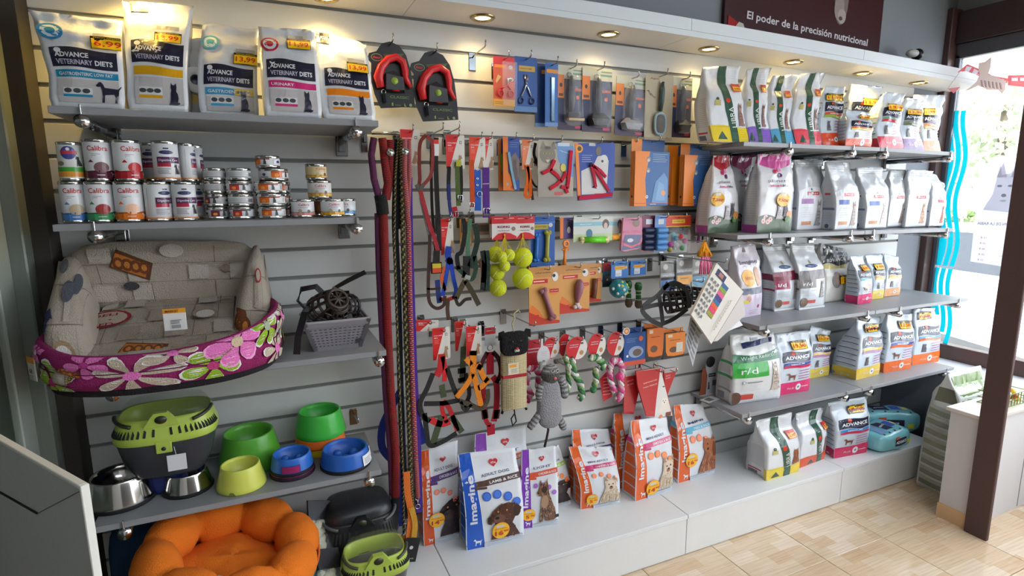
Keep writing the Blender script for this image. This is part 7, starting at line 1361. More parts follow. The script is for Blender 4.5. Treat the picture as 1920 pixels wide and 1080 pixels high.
# ---- tall bags with a green vertical band
LB = [(0, .98, 1, 0), (.06, 1.02, 1.02, 0), (.5, 1, .95, 0), (.62, .94, .8, 0), (.8, .93, .25, .05), (1, .98, .04, .02)]
def green_bag(label, bl, br, tl, tr, base, y=None, z=None, depth=.08, cat=True, gu=.5, price='6,95', lean=0.):
    b = Bag('food_bag', label, bl, br, tl, tr, depth, z=z, y=y, keys=LB, group='bags with a dark green vertical band', wrk=.006, lean=lean)
    d = b.d; w, h = b.W, b.H; gr = S(44, 84, 66); wave = .035
    d.rect(0, 0, 1, .19, base, top=lambda a: .015 * math.sin(a * 6)); d.rect(.02, .18, .98, .185, tuple(x * .7 for x in base[:3]) + (1,))
    pts = [(gu + .02, 0), (gu - .03, .3), (gu - .12, .55), (gu - .16, .75), (gu - .10, 1)]; pr = [(gu + .12, 1), (gu + .08, .75), (gu + .10, .55), (gu + .18, .3), (gu + .23, 0)]
    d.poly(pts + pr, gr); d.ell(gu + .0, .52, w * .07, S(206, 64, 44), w * .055); d.text('LIBRA', gu + .10, .31, w * .13, S(226, 230, 226), width=h * .26, rot=math.pi / 2 + .12, bold=.0)
    d.shape(TRI, gu - .36, .03, h * .1, gr, w * .26); d.lines(gu + .04, .04, gu + .2, .12, 4, S(110, 150, 120), th=.0005); d.lines(gu + .28, .04, .95, .15, 4, tuple(min(1, x * 1.4) for x in base[:3]) + (1,), th=.0007)
    d.rect(gu - .34, .45, gu - .2, .52, S(196, 186, 120)); d.ell(gu - .27, .54, w * .035, S(70, 96, 60))
    cat_photo(d, gu + .24, .2, h * .3, S(150, 118, 108), ww=w * .24) if cat else dog_photo(d, 'cocker', gu + .22, .2, h * .26)
    d.lines(gu + .16, .78, .92, .95, 5, S(196, 198, 196), th=.0006)
    u, v = gu + .32, .70; b.p.rect(u - .13, v - .055, u + .13, v + .055, S(200, 40, 30)); b.p.rect(u - .115, v - .045, u + .115, v + .015, S(244, 190, 40)); b.p.text(price, u, v - .014, h * .025, S(190, 60, 30), width=w * .17)
    s = b.left; s.lines(.12, .18, .9, .55, 16, S(160, 160, 164), th=.0006, rag=.1); s.rect(.1, .1, .7, .12, S(196, 60, 60)); s.rect(.1, .02, .5, .08, S(110, 112, 118)); s.rect(.85, 0, 1, .19, base)
    return b.done()
Z1R = 1.742
green_bag('white and green bag with yellow base, at the left end of the top right shelf', (1337, 268), (1404, 265), (1318, 126), (1387, 124), S(226, 200, 40), y=-.29, z=Z1R, lean=.11)
green_bag('white and green bag with lilac base on the top right shelf', (1407, 266), (1447, 266), (1402, 129), (1447, 127), S(130, 92, 186), y=-.285, z=Z1R, gu=.35, lean=.11)
green_bag('white and green bag with light blue base lit yellow by the lamp', (1450, 267), (1491, 270), (1450, 142), (1496, 141), S(84, 160, 196), y=-.285, z=Z1R, gu=.35, lean=.11)
green_bag('white and green bag with coral red base on the top right shelf', (1493, 271), (1541, 272), (1502, 138), (1549, 136), S(224, 74, 90), y=-.29, z=Z1R, gu=.5, lean=.11)
# ---- bags with navy name panel
AD = [(0, .98, 1, 0), (.06, 1.02, 1.02, 0), (.5, 1, .95, 0), (.66, .97, .75, 0), (.86, .95, .2, .04), (1, .98, .04, .02)]
def navy_bag(label, bl, br, tl, tr, base, bands, price, y=None, z=None, depth=.075, animal='cat', group='bags with a navy name panel', pz=(.62, .74), keys=AD, title='ADVANCE', dz=0., px_=.44, lean=0.):
    b = Bag('food_bag', label, bl, br, tl, tr, depth, z=z, y=y, keys=keys, col=S(206, 216, 226), group=group, wrk=.006, lean=lean)
    d = b.d; w, h = b.W, b.H; nv = S(34, 36, 58); wv = lambda a: .015 * math.sin(a * 6)
    d.rect(0, 0, 1, .2, base, top=lambda a: .02 * a); d.ell(.6, .11, w * .085, S(232, 232, 232), w * .085); d.ell(.6, .11, w * .035, S(120, 110, 110), w * .03); d.text('PLUS', .36, .1, h * .028, S(236, 200, 200), width=w * .2); d.rect(.7, .1, .92, .115, S(240, 200, 190))
    d.rect(.1, .54 + dz, .95, .70 + dz, nv, top=wv, bot=wv); d.text(title, .53, .615 + dz, h * .052, WHITE, width=w * .74, bold=.035); d.rect(.2, .565 + dz, .85, .572 + dz, S(120, 120, 150)); d.ell(.38, .68 + dz, w * .05, S(206, 70, 40))
    for k, c_ in enumerate(bands): d.rect(.12, .49 - .045 * k + dz, .95, .53 - .045 * k + dz, c_, top=lambda a: .012 * math.sin(a * 6), bot=lambda a: .012 * math.sin(a * 6))
    d.text('MEDIUM' if animal == 'dog' else 'STERILIZED', .5, .51 + dz, h * .02, WHITE, width=w * .4)
    if animal == 'dog': d.shape(DOG_STAND, .2, .24, h * .13, S(130, 84, 60), w * .3)
    else: cat_photo(d, .22, .24, h * .16, S(110, 104, 104), ww=w * .2)
    for k in range(4): d.rect(.56, .25 + .045 * k, .92, .262 + .045 * k, S(170, 90, 130))
    s = b.left; s.rect(0, 0, 1, .17, base)
    for k in range(6): s.rect(.1, .24 + .09 * k, .95, .25 + .09 * k, S(60, 64, 72)); s.lines(.12, .19 + .09 * k, .9, .235 + .09 * k, 3, S(160, 170, 180), th=.0006)
    if price: b.p.price(pz[0], pz[1] + dz, w * px_ * 1.15, price, hh=h * .13)
    return b.done()
oran = S(222, 92, 44); grn = S(150, 176, 60); ylw = S(236, 196, 60)
g1 = 'bags with yellow price tags on the top right shelf'
navy_bag('white bag with orange red base and 11,99 price tag', (1543, 274), (1584, 276), (1548, 161), (1586, 163), S(214, 74, 40), (oran, grn), '11,99', y=-.28, z=Z1R, group=g1, lean=.09, pz=(.5, .80), px_=.7)
navy_bag('tall cream bag with 13,99 tag behind a smaller bag', (1592, 279), (1647, 281), (1597, 158), (1657, 163), S(60, 150, 90), (S(90, 180, 190), S(230, 200, 90)), '13,99', y=-.21, z=Z1R, group=g1, lean=.1, pz=(.66, .72), px_=.5)
navy_bag('short bag with orange base in front of the tall cream bag', (1584, 278), (1632, 281), (1588, 206), (1632, 212), S(220, 84, 40), (oran, ylw), '9,99', y=-.315, z=Z1R, group=g1, pz=(.7, .84), px_=.4)
navy_bag('grey white bag with crimson base and 13,99 tag', (1649, 282), (1694, 284), (1660, 172), (1698, 177), S(200, 34, 62), (S(110, 160, 130), S(196, 60, 60)), '13,99', y=-.29, z=1.740, group=g1, lean=.09, pz=(.55, .72), px_=.6)
navy_bag('bag with mauve base brightly lit by the last lamp', (1695, 284), (1733, 287), (1699, 184), (1737, 188), S(130, 96, 150), (S(130, 130, 110), S(110, 120, 80)), '12,99', y=-.29, z=1.737, group=g1, lean=.11, pz=(.5, .72), px_=.7)
navy_bag('broad cream bag with brown orange base, last on the top right shelf', (1734, 287), (1764, 288), (1714, 178), (1776, 179), S(206, 130, 80), (S(214, 120, 60), S(190, 170, 90)), '13,99', y=-.19, z=1.736, group=g1, lean=.09, pz=(.35, .74), px_=.4, dz=-.05)
# ---- second shelf on the right
def garden_bag(label, bl, br, tl, tr, y, tag=None, hd=S(190, 60, 120), depth=.075):
    b = Bag('food_bag', label, bl, br, tl, tr, depth, z=1.364, y=y, keys=STAND, col=S(216, 216, 220), group='cat bags with a garden scene', wrk=.007)
    d = b.d; w, h = b.W, b.H
    d.rect(.06, .87, .94, 1, hd, bot=lambda a: -.06 * math.sin(math.pi * a)); d.rect(0, 0, 1, .2, S(70, 92, 66), top=lambda a: .03 * math.sin(a * 7))
    for u, v in ((.2, .2), (.26, .14), (.14, .15), (.32, .17)): d.ell(u, v, w * .055, S(226, 190, 186)); d.ell(u, v, w * .02, S(200, 120, 120))
    d.text('planet', .46, .66, h * .035, S(70, 70, 80), width=w * .5, bold=0); d.text('kitten', .42, .6, h * .03, S(200, 60, 120), width=w * .3); d.text('Mix', .7, .6, h * .03, S(90, 90, 100), width=w * .2)
    for u, v, c_ in ((.42, .78, S(190, 40, 90)), (.56, .80, S(214, 130, 170)), (.56, .73, S(90, 40, 90))): d.ell(u, v, w * .06, c_, h * .03)
    cat_photo(d, .42, .17, h * .2, S(170, 164, 166), ww=w * .26); cat_photo(d, .64, .2, h * .2, S(96, 92, 100), ww=w * .2); d.ell(.84, .22, w * .09, S(200, 130, 60), h * .06); d.ell(.8, .17, w * .08, S(70, 120, 60), h * .04)
    if tag: d.ell(tag[0], tag[1], w * .2, S(236, 180, 30), h * .09); d.rect(tag[0] - .08, tag[1] + .045, tag[0] + .08, tag[1] + .075, S(206, 210, 200)); d.text('7,50€', tag[0], tag[1] - .01, h * .035, S(200, 50, 30), width=w * .32, rot=-.1)
    s = b.left; s.lines(.12, .14, .9, .82, 22, S(176, 178, 186), th=.0006, rag=.05); s.rect(0, 0, 1, .1, S(180, 80, 160)); s.rect(.0, .88, 1, 1, hd)
    return b.done()
garden_bag('tall cat bag with red top and a 7,50 price tag at the shelf end', (1327, 435), (1382, 428), (1338, 292), (1367, 292), -.20, (.2, .44), S(176, 30, 44))
garden_bag('pink topped cat bag half hidden behind two garden scene bags', (1378, 430), (1399, 431), (1369, 293), (1412, 290), -.13, None, S(180, 80, 130))
garden_bag('shiny tall cat bag with magenta top and a crumpled price tag', (1419, 433), (1482, 431), (1420, 289), (1484, 290), -.28, (.62, .42), S(200, 84, 150), .085)
def silver_bag(label, bl, br, tl, tr, y, blue=None, cat=S(160, 150, 140), keys=NECK, side=True, depth=.075, orange=True, z=1.358):
    b = Bag('food_bag', label, bl, br, tl, tr, depth, z=z, y=y, keys=keys, col=S(196, 200, 204), group='silver white cat food bags', wrk=.007)
    d = b.d; w, h = b.W, b.H
    d.rect(.03, .02, .97, .56, S(216, 218, 222), top=lambda a: .06 * math.sin(math.pi * a)); d.rect(.3, .5, .72, .55, S(190, 50, 60)); d.text('HILLS', .5, .525, h * .02, S(240, 220, 220), width=w * .3); d.ell(.45, .585, w * .03, S(90, 110, 150))
    if blue: d.rect(.12, .38, .5, .45, blue)
    if orange: d.rect(.15, .08, .5, .13, S(214, 130, 70)); d.ell(.3, .105, w * .09, S(180, 110, 60), h * .025)
    cat_photo(d, .58, .06, h * .38, cat, ww=w * .3); d.lines(.12, .18, .5, .34, 5, S(176, 182, 190), th=.0005)
    for v in (.9, .93, .96): d.rect(.05, v, .95, v + .006, S(150, 154, 158))
    s = b.left; s.rect(.1, .3, .95, .33, S(110, 120, 150)); s.lines(.12, .12, .9, .52, 10, S(170, 174, 184), th=.0006); s.ell(.45, .06, depth * .14, S(80, 84, 90)); s.rect(.3, .52, .7, .55, S(180, 50, 60))
    return b.done()
silver_bag('white bag with purple label, leftmost of the silver cat bags', (1492, 431), (1541, 430), (1489, 300), (1542, 300), -.2, S(150, 90, 160), S(150, 146, 146), STAND)
silver_bag('silver bag with crimped neck and a blue label', (1563, 430), (1606, 428), (1549, 304), (1597, 305), -.27, S(60, 90, 170), S(150, 130, 120))
silver_bag('very shiny silver bag with folded neck in the middle of its shelf', (1620, 429), (1661, 428), (1607, 314), (1656, 314), -.27, S(70, 100, 180), S(206, 190, 190))
silver_bag('white bag with a tabby cat right of the very shiny bag', (1662, 428), (1692, 427), (1667, 320), (1701, 320), -.22, None, S(140, 120, 108), STAND, orange=False)
silver_bag('white bag with a ginger kitten', (1695, 427), (1734, 426), (1702, 318), (1748, 321), -.24, None, S(186, 140, 104), STAND, orange=False, z=1.353)
silver_bag('white bag with a calico cat, nearest the window', (1740, 426), (1768, 425), (1747, 323), (1770, 346), -.24, None, S(190, 120, 100), STAND, orange=False, z=1.352)
# ---- third shelf on the right
Z3R = .958
b = Bag('food_bag', 'pinkish white tall bag with round orange badge beside the paper catalogue', (1386, 597), (1425, 590), (1366, 462), (1420, 456), .08, z=Z3R, keys=STAND, col=S(214, 208, 218), group=None, wrk=.006); d = b.d; w, h = b.W, b.H
d.text('Imagine', .48, .77, h * .05, S(74, 56, 84), width=w * .72); d.lines(.2, .70, .8, .74, 2, S(130, 130, 140), th=.0006); d.ell(.36, .55, w * .26, S(232, 170, 60)); d.text('100%', .36, .55, h * .04, S(206, 110, 40), width=w * .3); d.ell(.75, .56, w * .12, S(196, 150, 120), h * .13); d.rect(0, .32, 1, .41, S(104, 112, 128)); d.rect(0, 0, 1, .32, S(206, 192, 210)); d.ell(.32, .26, w * .16, S(214, 190, 180)); d.ell(.32, .26, w * .1, S(190, 150, 140)); d.lines(.4, .03, .8, .1, 3, S(110, 90, 120), th=.0007); d.ell(.8, .14, w * .06, S(160, 60, 110)); d.shape(CAT_SIT, .4, .9, h * .07, S(60, 50, 64), w * .12); d.rect(.0, .2, .3, .24, S(220, 200, 70)); b.done()
def rx_bag(label, bl, br, tl, tr, band, tx, y=None, depth=.075, z=Z3R, keys=NECK, col=S(208, 212, 216)):
    b = Bag('food_bag', label, bl, br, tl, tr, depth, z=z, y=y, keys=keys, col=col, group='white bags with a blue emblem and coloured code label', wrk=.006); d = b.d; w, h = b.W, b.H
    d.ell(.5, .665, w * .24, S(36, 60, 110), h * .028); d.lines(.34, .65, .66, .68, 2, S(150, 170, 200), th=.0005); d.shape(CAT_SIT, .46, .70, h * .05, S(160, 160, 100), w * .1)
    d.rect(0, .46, 1, .59, tuple(x * .7 for x in band[:3]) + (1,), top=lambda a: .02 * a); d.rect(0, .33, .56, .46, band); d.text(tx, .25, .395, h * .05, WHITE, width=w * .3); d.lines(.08, .2, .6, .3, 5, S(160, 164, 170), th=.0005); cat_photo(d, .7, .16, h * .28, S(150, 144, 140), ww=w * .24)
    d.ell(.16, .11, w * .13, S(110, 84, 60)); d.rect(.3, .09, .58, .14, S(206, 80, 66)); d.rect(0, 0, 1, .03, S(226, 228, 230))
    for v in (.9, .93, .96): d.rect(.05, v, .95, v + .006, S(160, 162, 166))
    s = b.left; s.rect(.0, .46, 1, .56, tuple(x * .7 for x in band[:3]) + (1,)); s.lines(.1, .1, .9, .42, 8, S(150, 154, 160), th=.0006); s.rect(0, .3, 1, .33, band)
    return b.done()
rx_bag('white bag with wine red i/d label on the third shelf', (1451, 581), (1494, 574), (1431, 459), (1474, 458), S(150, 40, 76), 'i/d', y=-.13)
rx_bag('white bag with brown grey r/d label on the third shelf', (1497, 577), (1545, 571), (1483, 456), (1527, 457), S(120, 112, 112), 'r/d', y=-.16)
b = Bag('food_bag', 'white bag with a crumpled black folded top and 12,95 tag', (1545, 568), (1590, 560), (1529, 456), (1576, 466), .075, z=Z3R, y=-.09, keys=[(0, 1, 1, 0), (.06, 1.02, 1.0, 0), (.5, 1, .9, 0), (.62, .96, .6, 0), (.72, 1.0, .5, -.1), (.9, 1.05, .3, -.25), (1, .95, .12, -.3)], col=S(206, 204, 196), wrk=.007); d = b.d; w, h = b.W, b.H
d.rect(-.0, .67, 1, 1, S(30, 28, 36), bot=lambda a: .03 * math.sin(a * 7)); d.text('ADVANCE', .5, .76, h * .055, S(226, 224, 226), width=w * .7, rot=.12); d.ell(.78, .88, w * .06, S(80, 80, 96)); d.ell(.42, .4, w * .17, S(140, 130, 136), h * .15); d.ell(.44, .42, w * .07, S(180, 150, 120), h * .1); d.rect(0, .6, 1, .66, S(206, 190, 120), top=lambda a: .02 * math.sin(a * 9)); d.rect(.86, .1, .94, .13, S(70)); b.p.price(.74, .4, w * .5, '12,95', hh=h * .16); b.done()
navy_bag('small pale blue bag with pink base on the third shelf', (1607, 573), (1633, 565), (1594, 480), (1621, 479), S(214, 50, 110), (S(90, 180, 190),), '8,99', z=Z3R, y=-.19, depth=.07, animal='dog', pz=(.6, .76), px_=.4)
navy_bag('small pale blue bag with yellow base on the third shelf', (1634, 564), (1655, 563), (1622, 478), (1656, 476), S(220, 196, 90), (S(214, 150, 80), S(226, 200, 90)), '7,99', z=Z3R, y=-.14, depth=.06, pz=(.5, .74), px_=.5)
navy_bag('pale blue bag with peach base, last on the third shelf', (1657, 557), (1686, 551), (1659, 476), (1686, 482), S(226, 170, 120), (S(226, 150, 70), S(226, 200, 100)), None, z=Z3R, y=-.115, depth=.07)
# ---- fourth shelf on the right
Z4R = .56
b = Bag('food_bag', 'biggest white bag with bright green r/d label', (1371, 760), (1461, 747), (1372, 629), (1445, 621), .11, z=Z4R, keys=STAND, col=S(216, 218, 218), group=None, wrk=.006, bulge=.018); d = b.d; w, h = b.W, b.H
d.rect(0, .60, 1, .74, S(36, 110, 70), top=lambda a: .04 * a - .05 * math.sin(a * 3.1), bot=lambda a: .02 * a); d.text('Weight Reduction', .56, .685, h * .05, S(206, 226, 214), width=w * .8, bold=0, rot=.05); d.rect(0, .40, .7, .61, S(52, 166, 62)); d.text('r/d', .3, .50, h * .09, WHITE, width=w * .32, bold=0); d.rect(.24, .80, .92, .87, S(40, 50, 96), top=lambda a: .06 * a, bot=lambda a: .06 * a); d.text('PRESCRIPTION DIET', .58, .865, h * .026, S(140, 150, 190), width=w * .5, rot=.1); d.rect(.45, .90, .62, .94, S(150, 154, 160))
cat_photo(d, .72, .16, h * .44, S(196, 180, 168), ww=w * .26); d.ell(.2, .33, w * .03, S(120)); d.ell(.2, .33, w * .024, S(216, 218, 218)); d.rect(.26, .32, .56, .335, S(120, 124, 126)); d.lines(.14, .2, .54, .3, 4, S(176, 180, 184), th=.0006); d.ell(.06, .1, w * .11, S(100, 66, 50)); d.rect(.16, .07, .4, .15, S(206, 70, 54)); s = b.left
s.rect(0, .58, 1, .62, S(60, 150, 90)); s.rect(0, .38, 1, .42, S(60, 150, 90)); s.lines(.1, .44, .9, .57, 7, S(160, 164, 168), th=.0007); s.lines(.1, .22, .9, .37, 7, S(160, 164, 168), th=.0007); s.rect(.05, .18, .95, .21, S(150)); s.rect(.1, .04, .45, .14, S(130, 132, 138)); s.rect(.5, .85, 1, 1, S(50, 110, 80)); b.done()
navy_bag('bag with hot pink base and a brown dog beside the biggest bag', (1458, 742), (1516, 732), (1453, 627), (1518, 619), S(220, 44, 110), (S(40, 70, 150), S(206, 40, 90)), '19,50', z=Z4R, depth=.09, animal='dog', pz=(.62, .80), px_=.4)
navy_bag('bag with golden yellow base behind the hot pink based bag', (1513, 712), (1553, 702), (1521, 611), (1556, 620), S(222, 196, 80), (S(226, 180, 60), S(190, 130, 170)), '15,99', z=Z4R, y=-.115, depth=.08, pz=(.6, .82), px_=.55)
navy_bag('bag with yellow base turned to show its grey side panel', (1604, 713), (1647, 702), (1607, 597), (1656, 595), S(222, 190, 70), (S(226, 190, 70), S(190, 150, 180)), '14,99', z=Z4R, depth=.13, pz=(.56, .84), px_=.5)
navy_bag('bag with orange base and running dog, middle of the three by the window', (1656, 700), (1706, 692), (1664, 588), (1710, 588), S(236, 110, 40), (S(50, 80, 170), S(236, 110, 50)), '17,50', z=Z4R, depth=.09, animal='dog', pz=(.66, .82), px_=.4)
navy_bag('bag with orange base, last on the fourth shelf by the window', (1709, 686), (1759, 678), (1714, 580), (1752, 577), S(240, 112, 36), (S(70, 140, 180), S(230, 110, 60)), '16,50', z=Z4R, depth=.09, pz=(.44, .88), px_=.5)
# cardboard display with a brown dog
p0 = PZ(1316, 743, Z4R); t = thing('leaflet_stand', 'small white cardboard stand with round black badge and a brown dog cutout', 'display stand', (p0.x, p0.y, Z4R + .0005)); k = (PY(1336, 743, p0.y).x - p0.x) / 20
MB().box((-.01, .0, 0), (.115, .05, .002), S(206, 208, 210)).box((.03, .012, .0), (.115, .016, .155), S(196, 198, 204)).build('card_stand', 'paper', t)
MB().prism([(-.01, .002), (.03, .002), (.034, .1), (.02, .138), (.008, .14), (-.004, .11), (.0, .06)], .006, .009, S(150, 84, 56)).build('dog_cutout', 'paper', t); MB().lathe([(.0001, 0), (.027, 0), (.027, .002), (.0001, .002)], 24, S(28, 28, 34), Matrix.Translation((.05, .008, .165)) @ Matrix.Rotation(math.pi / 2, 4, 'X')).build('badge', 'paper', t)
d = Dec(lambda u, v, e: Vector((.03 + u * .085, .012 - e, v * .2)), .085, .2, .0005, .0002, fine=9); d.text('NUEVO', .24, .825, .006, WHITE, width=.036); d.rect(.2, .43, .72, .52, S(40, 40, 50)); d.text('NUTRO', .46, .475, .006, S(200), width=.034); d.lines(.25, .32, .7, .4, 2, S(150), th=.0006); d.shape(CAT_SIT, .12, .12, .04, S(90, 74, 66), .02); d.rect(.5, .2, .85, .34, S(110, 114, 130)); d.done('display_print', 'paper', t)
for (a, b_), lab in (((1330, 750), 'printed leaflet lying flat in front of the dog cutout stand'),):
    p = PZ(a, b_, Z4R); o = MB().box((-.04, -.025, 0), (.05, .025, .0015), S(216, 216, 218)).box((-.02, -.015, .001), (.02, .018, .0018), S(120, 110, 104)).build('leaflet', 'paper', None, (p.x, p.y, Z4R + .0008), .2, label=lab, category='leaflet')
# ---- plinth on the right
green_bag('low white and green bag with yellow base on the plinth', (1436, 902), (1497, 884), (1417, 790), (1484, 773), S(232, 206, 60), z=.19, depth=.12, cat=False, gu=.48)
green_bag('low white and green bag with orange base on the plinth', (1498, 878), (1545, 860), (1491, 775), (1551, 765), S(224, 84, 40), z=.19, depth=.12, gu=.62)
navy_bag('bag with crimson pink base standing on the plinth', (1563, 860), (1624, 848), (1557, 757), (1622, 741), S(214, 34, 92), (S(50, 140, 210), S(206, 50, 90)), '19,50', z=.19, depth=.12, animal='dog', pz=(.66, .84), px_=.4)
def pad(label, c, sx, sy, sz, rz, folds, prints=True):
    t = thing('training_pads', label, 'training pads', (c[0], c[1], .1908 + c[2]), rz, 'aqua plastic packs of pads'); mb = MB()
    C8 = corners([(-sx, -sy, 0), (-sx, -sy, sz), (-sx, sy, 0), (-sx, sy, sz), (sx, -sy, 0), (sx, -sy, sz), (sx, sy, 0), (sx, sy, sz)]); pillow8(mb, C8, S(130, 200, 210), 4.6, 36, 20, .01, .01); o = mb.build('plastic_wrap', 'foil', t)
    def fp(dd):
        dd.rect(.35, .25, .8, .75, S(34, 36, 66)); dd.text('ADVANCE', .57, .5, .014, WHITE, width=.09, bold=.03); dd.rect(.36, .72, .5, .9, S(206, 90, 60)); dd.rect(.85, .2, .98, .5, S(220, 214, 60))
    cush_print(C8, [(-sx * .8, -sy, sz * .15), (sx * .8, -sy, sz * .15), (-sx * .8, -sy, sz * .85), (sx * .8, -sy, sz * .85), (0, -1, .0)], o, fp, sx * 1.6, sz * .7)
    def fq(dd):
        dd.rect(.06, .1, .3, .8, S(120, 160, 200)); dd.rect(.34, .2, .6, .8, S(34, 40, 76)); dd.text('ADVANCE', .47, .5, .012, WHITE, width=.07, rot=.3); dd.rect(.64, .3, .8, .7, S(60, 90, 190)); dd.ell(.88, .5, .016, S(206, 196, 120))
        for k in range(5): dd.ell(.1 + .2 * k, .05, .006, S(60, 66, 90))
    cush_print(C8, [(-sx * .85, -sy * .8, sz), (sx * .85, -sy * .8, sz), (-sx * .85, sy * .8, sz), (sx * .85, sy * .8, sz), (0, 0, 1)], o, fq, sx * 1.7, sy * 1.6)
    return t
pad('aqua pack of pads lying in front beside the crimson based bag', (2.96, -.29, 0), .135, .09, .105, .05, 3)
pad('aqua pack of pads lying across the plinth end at the back', (3.15, -.155, .0), .2, .07, .125, -.5, 3)
# ================================================================ window corner, street, front right
def film(name, s=.5):
    m = D.materials.new(name); m.use_nodes = True; t = m.node_tree; n = t.nodes; p = n['Principled BSDF']
    a = n.new('ShaderNodeAttribute'); a.attribute_name = 'Col'; tr = n.new('ShaderNodeBsdfTranslucent'); mx = n.new('ShaderNodeMixShader'); mx.inputs[0].default_value = s
    t.links.new(a.outputs['Color'], p.inputs['Base Color']); t.links.new(a.outputs['Color'], tr.inputs['Color']); p.inputs['Roughness'].default_value = .4
    t.links.new(p.outputs[0], mx.inputs[1]); t.links.new(tr.outputs[0], mx.inputs[2]); t.links.new(mx.outputs[0], n['Material Output'].inputs['Surface']); return m
M['film'] = film('translucent_film', .6)
XG = XW - .006
for k, (yc, zt_, zb) in enumerate(((-.040, 2.0, .80), (-.082, 1.995, .70), (-.118, 1.99, .60))):
    for (z1, z0) in ((zt_, 1.10), (1.085, zb)):
        pts = [(z1 + (z0 - z1) * i / 26) for i in range(27)]; w_ = (.021, .013, .012)[k]
        o = [(yc + .016 * math.sin(z * 13 + 1.2) - .03 * (2 - z) - w_, z) for z in pts] + [(yc + .016 * math.sin(z * 13 + 1.2) - .03 * (2 - z) + w_, z) for z in reversed(pts)]
        MB().prism(o, XG, XG + .0008, S(40, 214, 226), axis=0).build('window_sticker', 'film', None, label=('thick', 'middle', 'thin')[k] + ' cyan wavy sticker strip on the window, ' + ('long upper' if z1 > 1.5 else 'short lower') + ' piece', category='sticker', group='cyan wavy stickers')
# husky poster on the glass, printed towards the street
t = thing('window_poster', 'pale poster with a husky face and reversed lettering stuck on the window', 'poster', (XG, -.235, 1.12))
py0, py1, pz0, pz1 = -.27, .0, 0., .57
MB().prism([(py0, pz0), (py1, pz0 + .02), (py1 + .012, pz1), (py0, pz1)], -.002, -.0012, S(228, 229, 236), axis=0).build('sheet', 'film', t)
d = Dec(lambda u, v, e: Vector((-.002 - e, py1 + (py0 - py1) * u, pz0 + v * (pz1 - pz0))), -(py0 - py1), pz1 - pz0, .0006, .0002, fine=9)
gy, g2 = S(208, 208, 214), S(164, 164, 174)
d.poly([(.1, .55), (.24, .7), (.3, .98), (.36, .88), (.5, .9), (.58, 1), (.62, .74), (.8, .52)], S(216, 217, 222)); d.shape(TRI, .26, .86, .08, gy, .05); d.shape(TRI, .5, .86, .08, gy, .05)
for u in (.34, .52): d.ell(u, .78, .012, g2, .006)
d.ell(.43, .69, .012, g2, .009); d.ell(.43, .64, .016, gy, .006)
# reversed text: drawn with a mirrored u axis
dm = Dec(lambda u, v, e: d.F(1 - u, v, e), d.w, d.h, .0009, .0002, fine=9)
dm.text('VACUNACIÓN DE LA RABIA', .5, .42, .016, g2, width=.25, bold=.03)
for k, s in enumerate(('15 €', '20 €', '30 €', '10 €', '25 €')): dm.text(s, .82, .28 - .055 * k, .010, S(206, 150, 170), width=.03)
for k in range(2): dm.rect(.2, .16 - .05 * k, .46 + .05 * k, .168 - .05 * k, gy)
d.done('poster_print', 'film', t); dm.done('poster_lettering', 'film', t)
# kitten and bus garland across the window
y = -.31; t = thing('garland', 'paper garland with a tabby kitten and red bus strips across the window top', 'garland', tuple(PY(1850, 150, y)))
def cut(nm, q, col, dy=0., mat='film'):
    P = [px_local(t, a, b, y) for a, b in q]; mb = MB(); mb.prism([(p[0], p[2]) for p in P], dy, dy + .001, col); return mb.build(nm, mat, t)
rd2 = S(214, 60, 72)
cut('bus_strip', [(1795, 136), (1814, 120), (1838, 130), (1862, 142), (1890, 147), (1889, 156), (1862, 153), (1838, 143), (1812, 133)], rd2); cut('bus_strip', [(1890, 141), (1926, 140), (1926, 164), (1890, 160)], S(196, 50, 60)); cut('flag_end', [(1778, 166), (1801, 163), (1788, 175)], S(206, 90, 100))
for q in ([(1812, 124), (1822, 126), (1816, 135), (1808, 132)], [(1826, 129), (1835, 133), (1830, 140), (1822, 137)], [(1857, 143), (1866, 145), (1865, 151), (1856, 149)], [(1872, 147), (1882, 149), (1881, 154), (1871, 152)], [(1896, 146), (1908, 146), (1908, 152), (1896, 152)], [(1912, 146), (1923, 146), (1923, 152), (1912, 152)]): cut('bus_window', q, S(226, 216, 226), -.0012)
cut('kitten', [(1835, 118), (1846, 116), (1858, 107), (1857, 125), (1852, 140), (1872, 146), (1886, 152), (1884, 168), (1878, 176), (1872, 169), (1850, 168), (1834, 160), (1818, 168), (1806, 172), (1820, 163), (1832, 152), (1836, 140), (1834, 130)], S(200, 176, 166), -.0016)
for k in range(6): cut('stripe', [(1838 + 7 * k, 150 + k), (1841 + 7 * k, 151 + k), (1843 + 7 * k, 163 + k), (1840 + 7 * k, 162 + k)], S(156, 130, 122), -.003)
a, b = PY(1780, 168, y), PY(1935, 140, y); q0, q1 = px_local(t, 1776, 168, y), px_local(t, 1935, 140, y); MB().tube([q0, px_local(t, 1800, 134, y), px_local(t, 1850, 142, y), q1], .0012, S(200), n=5).build('string', 'paper', t)
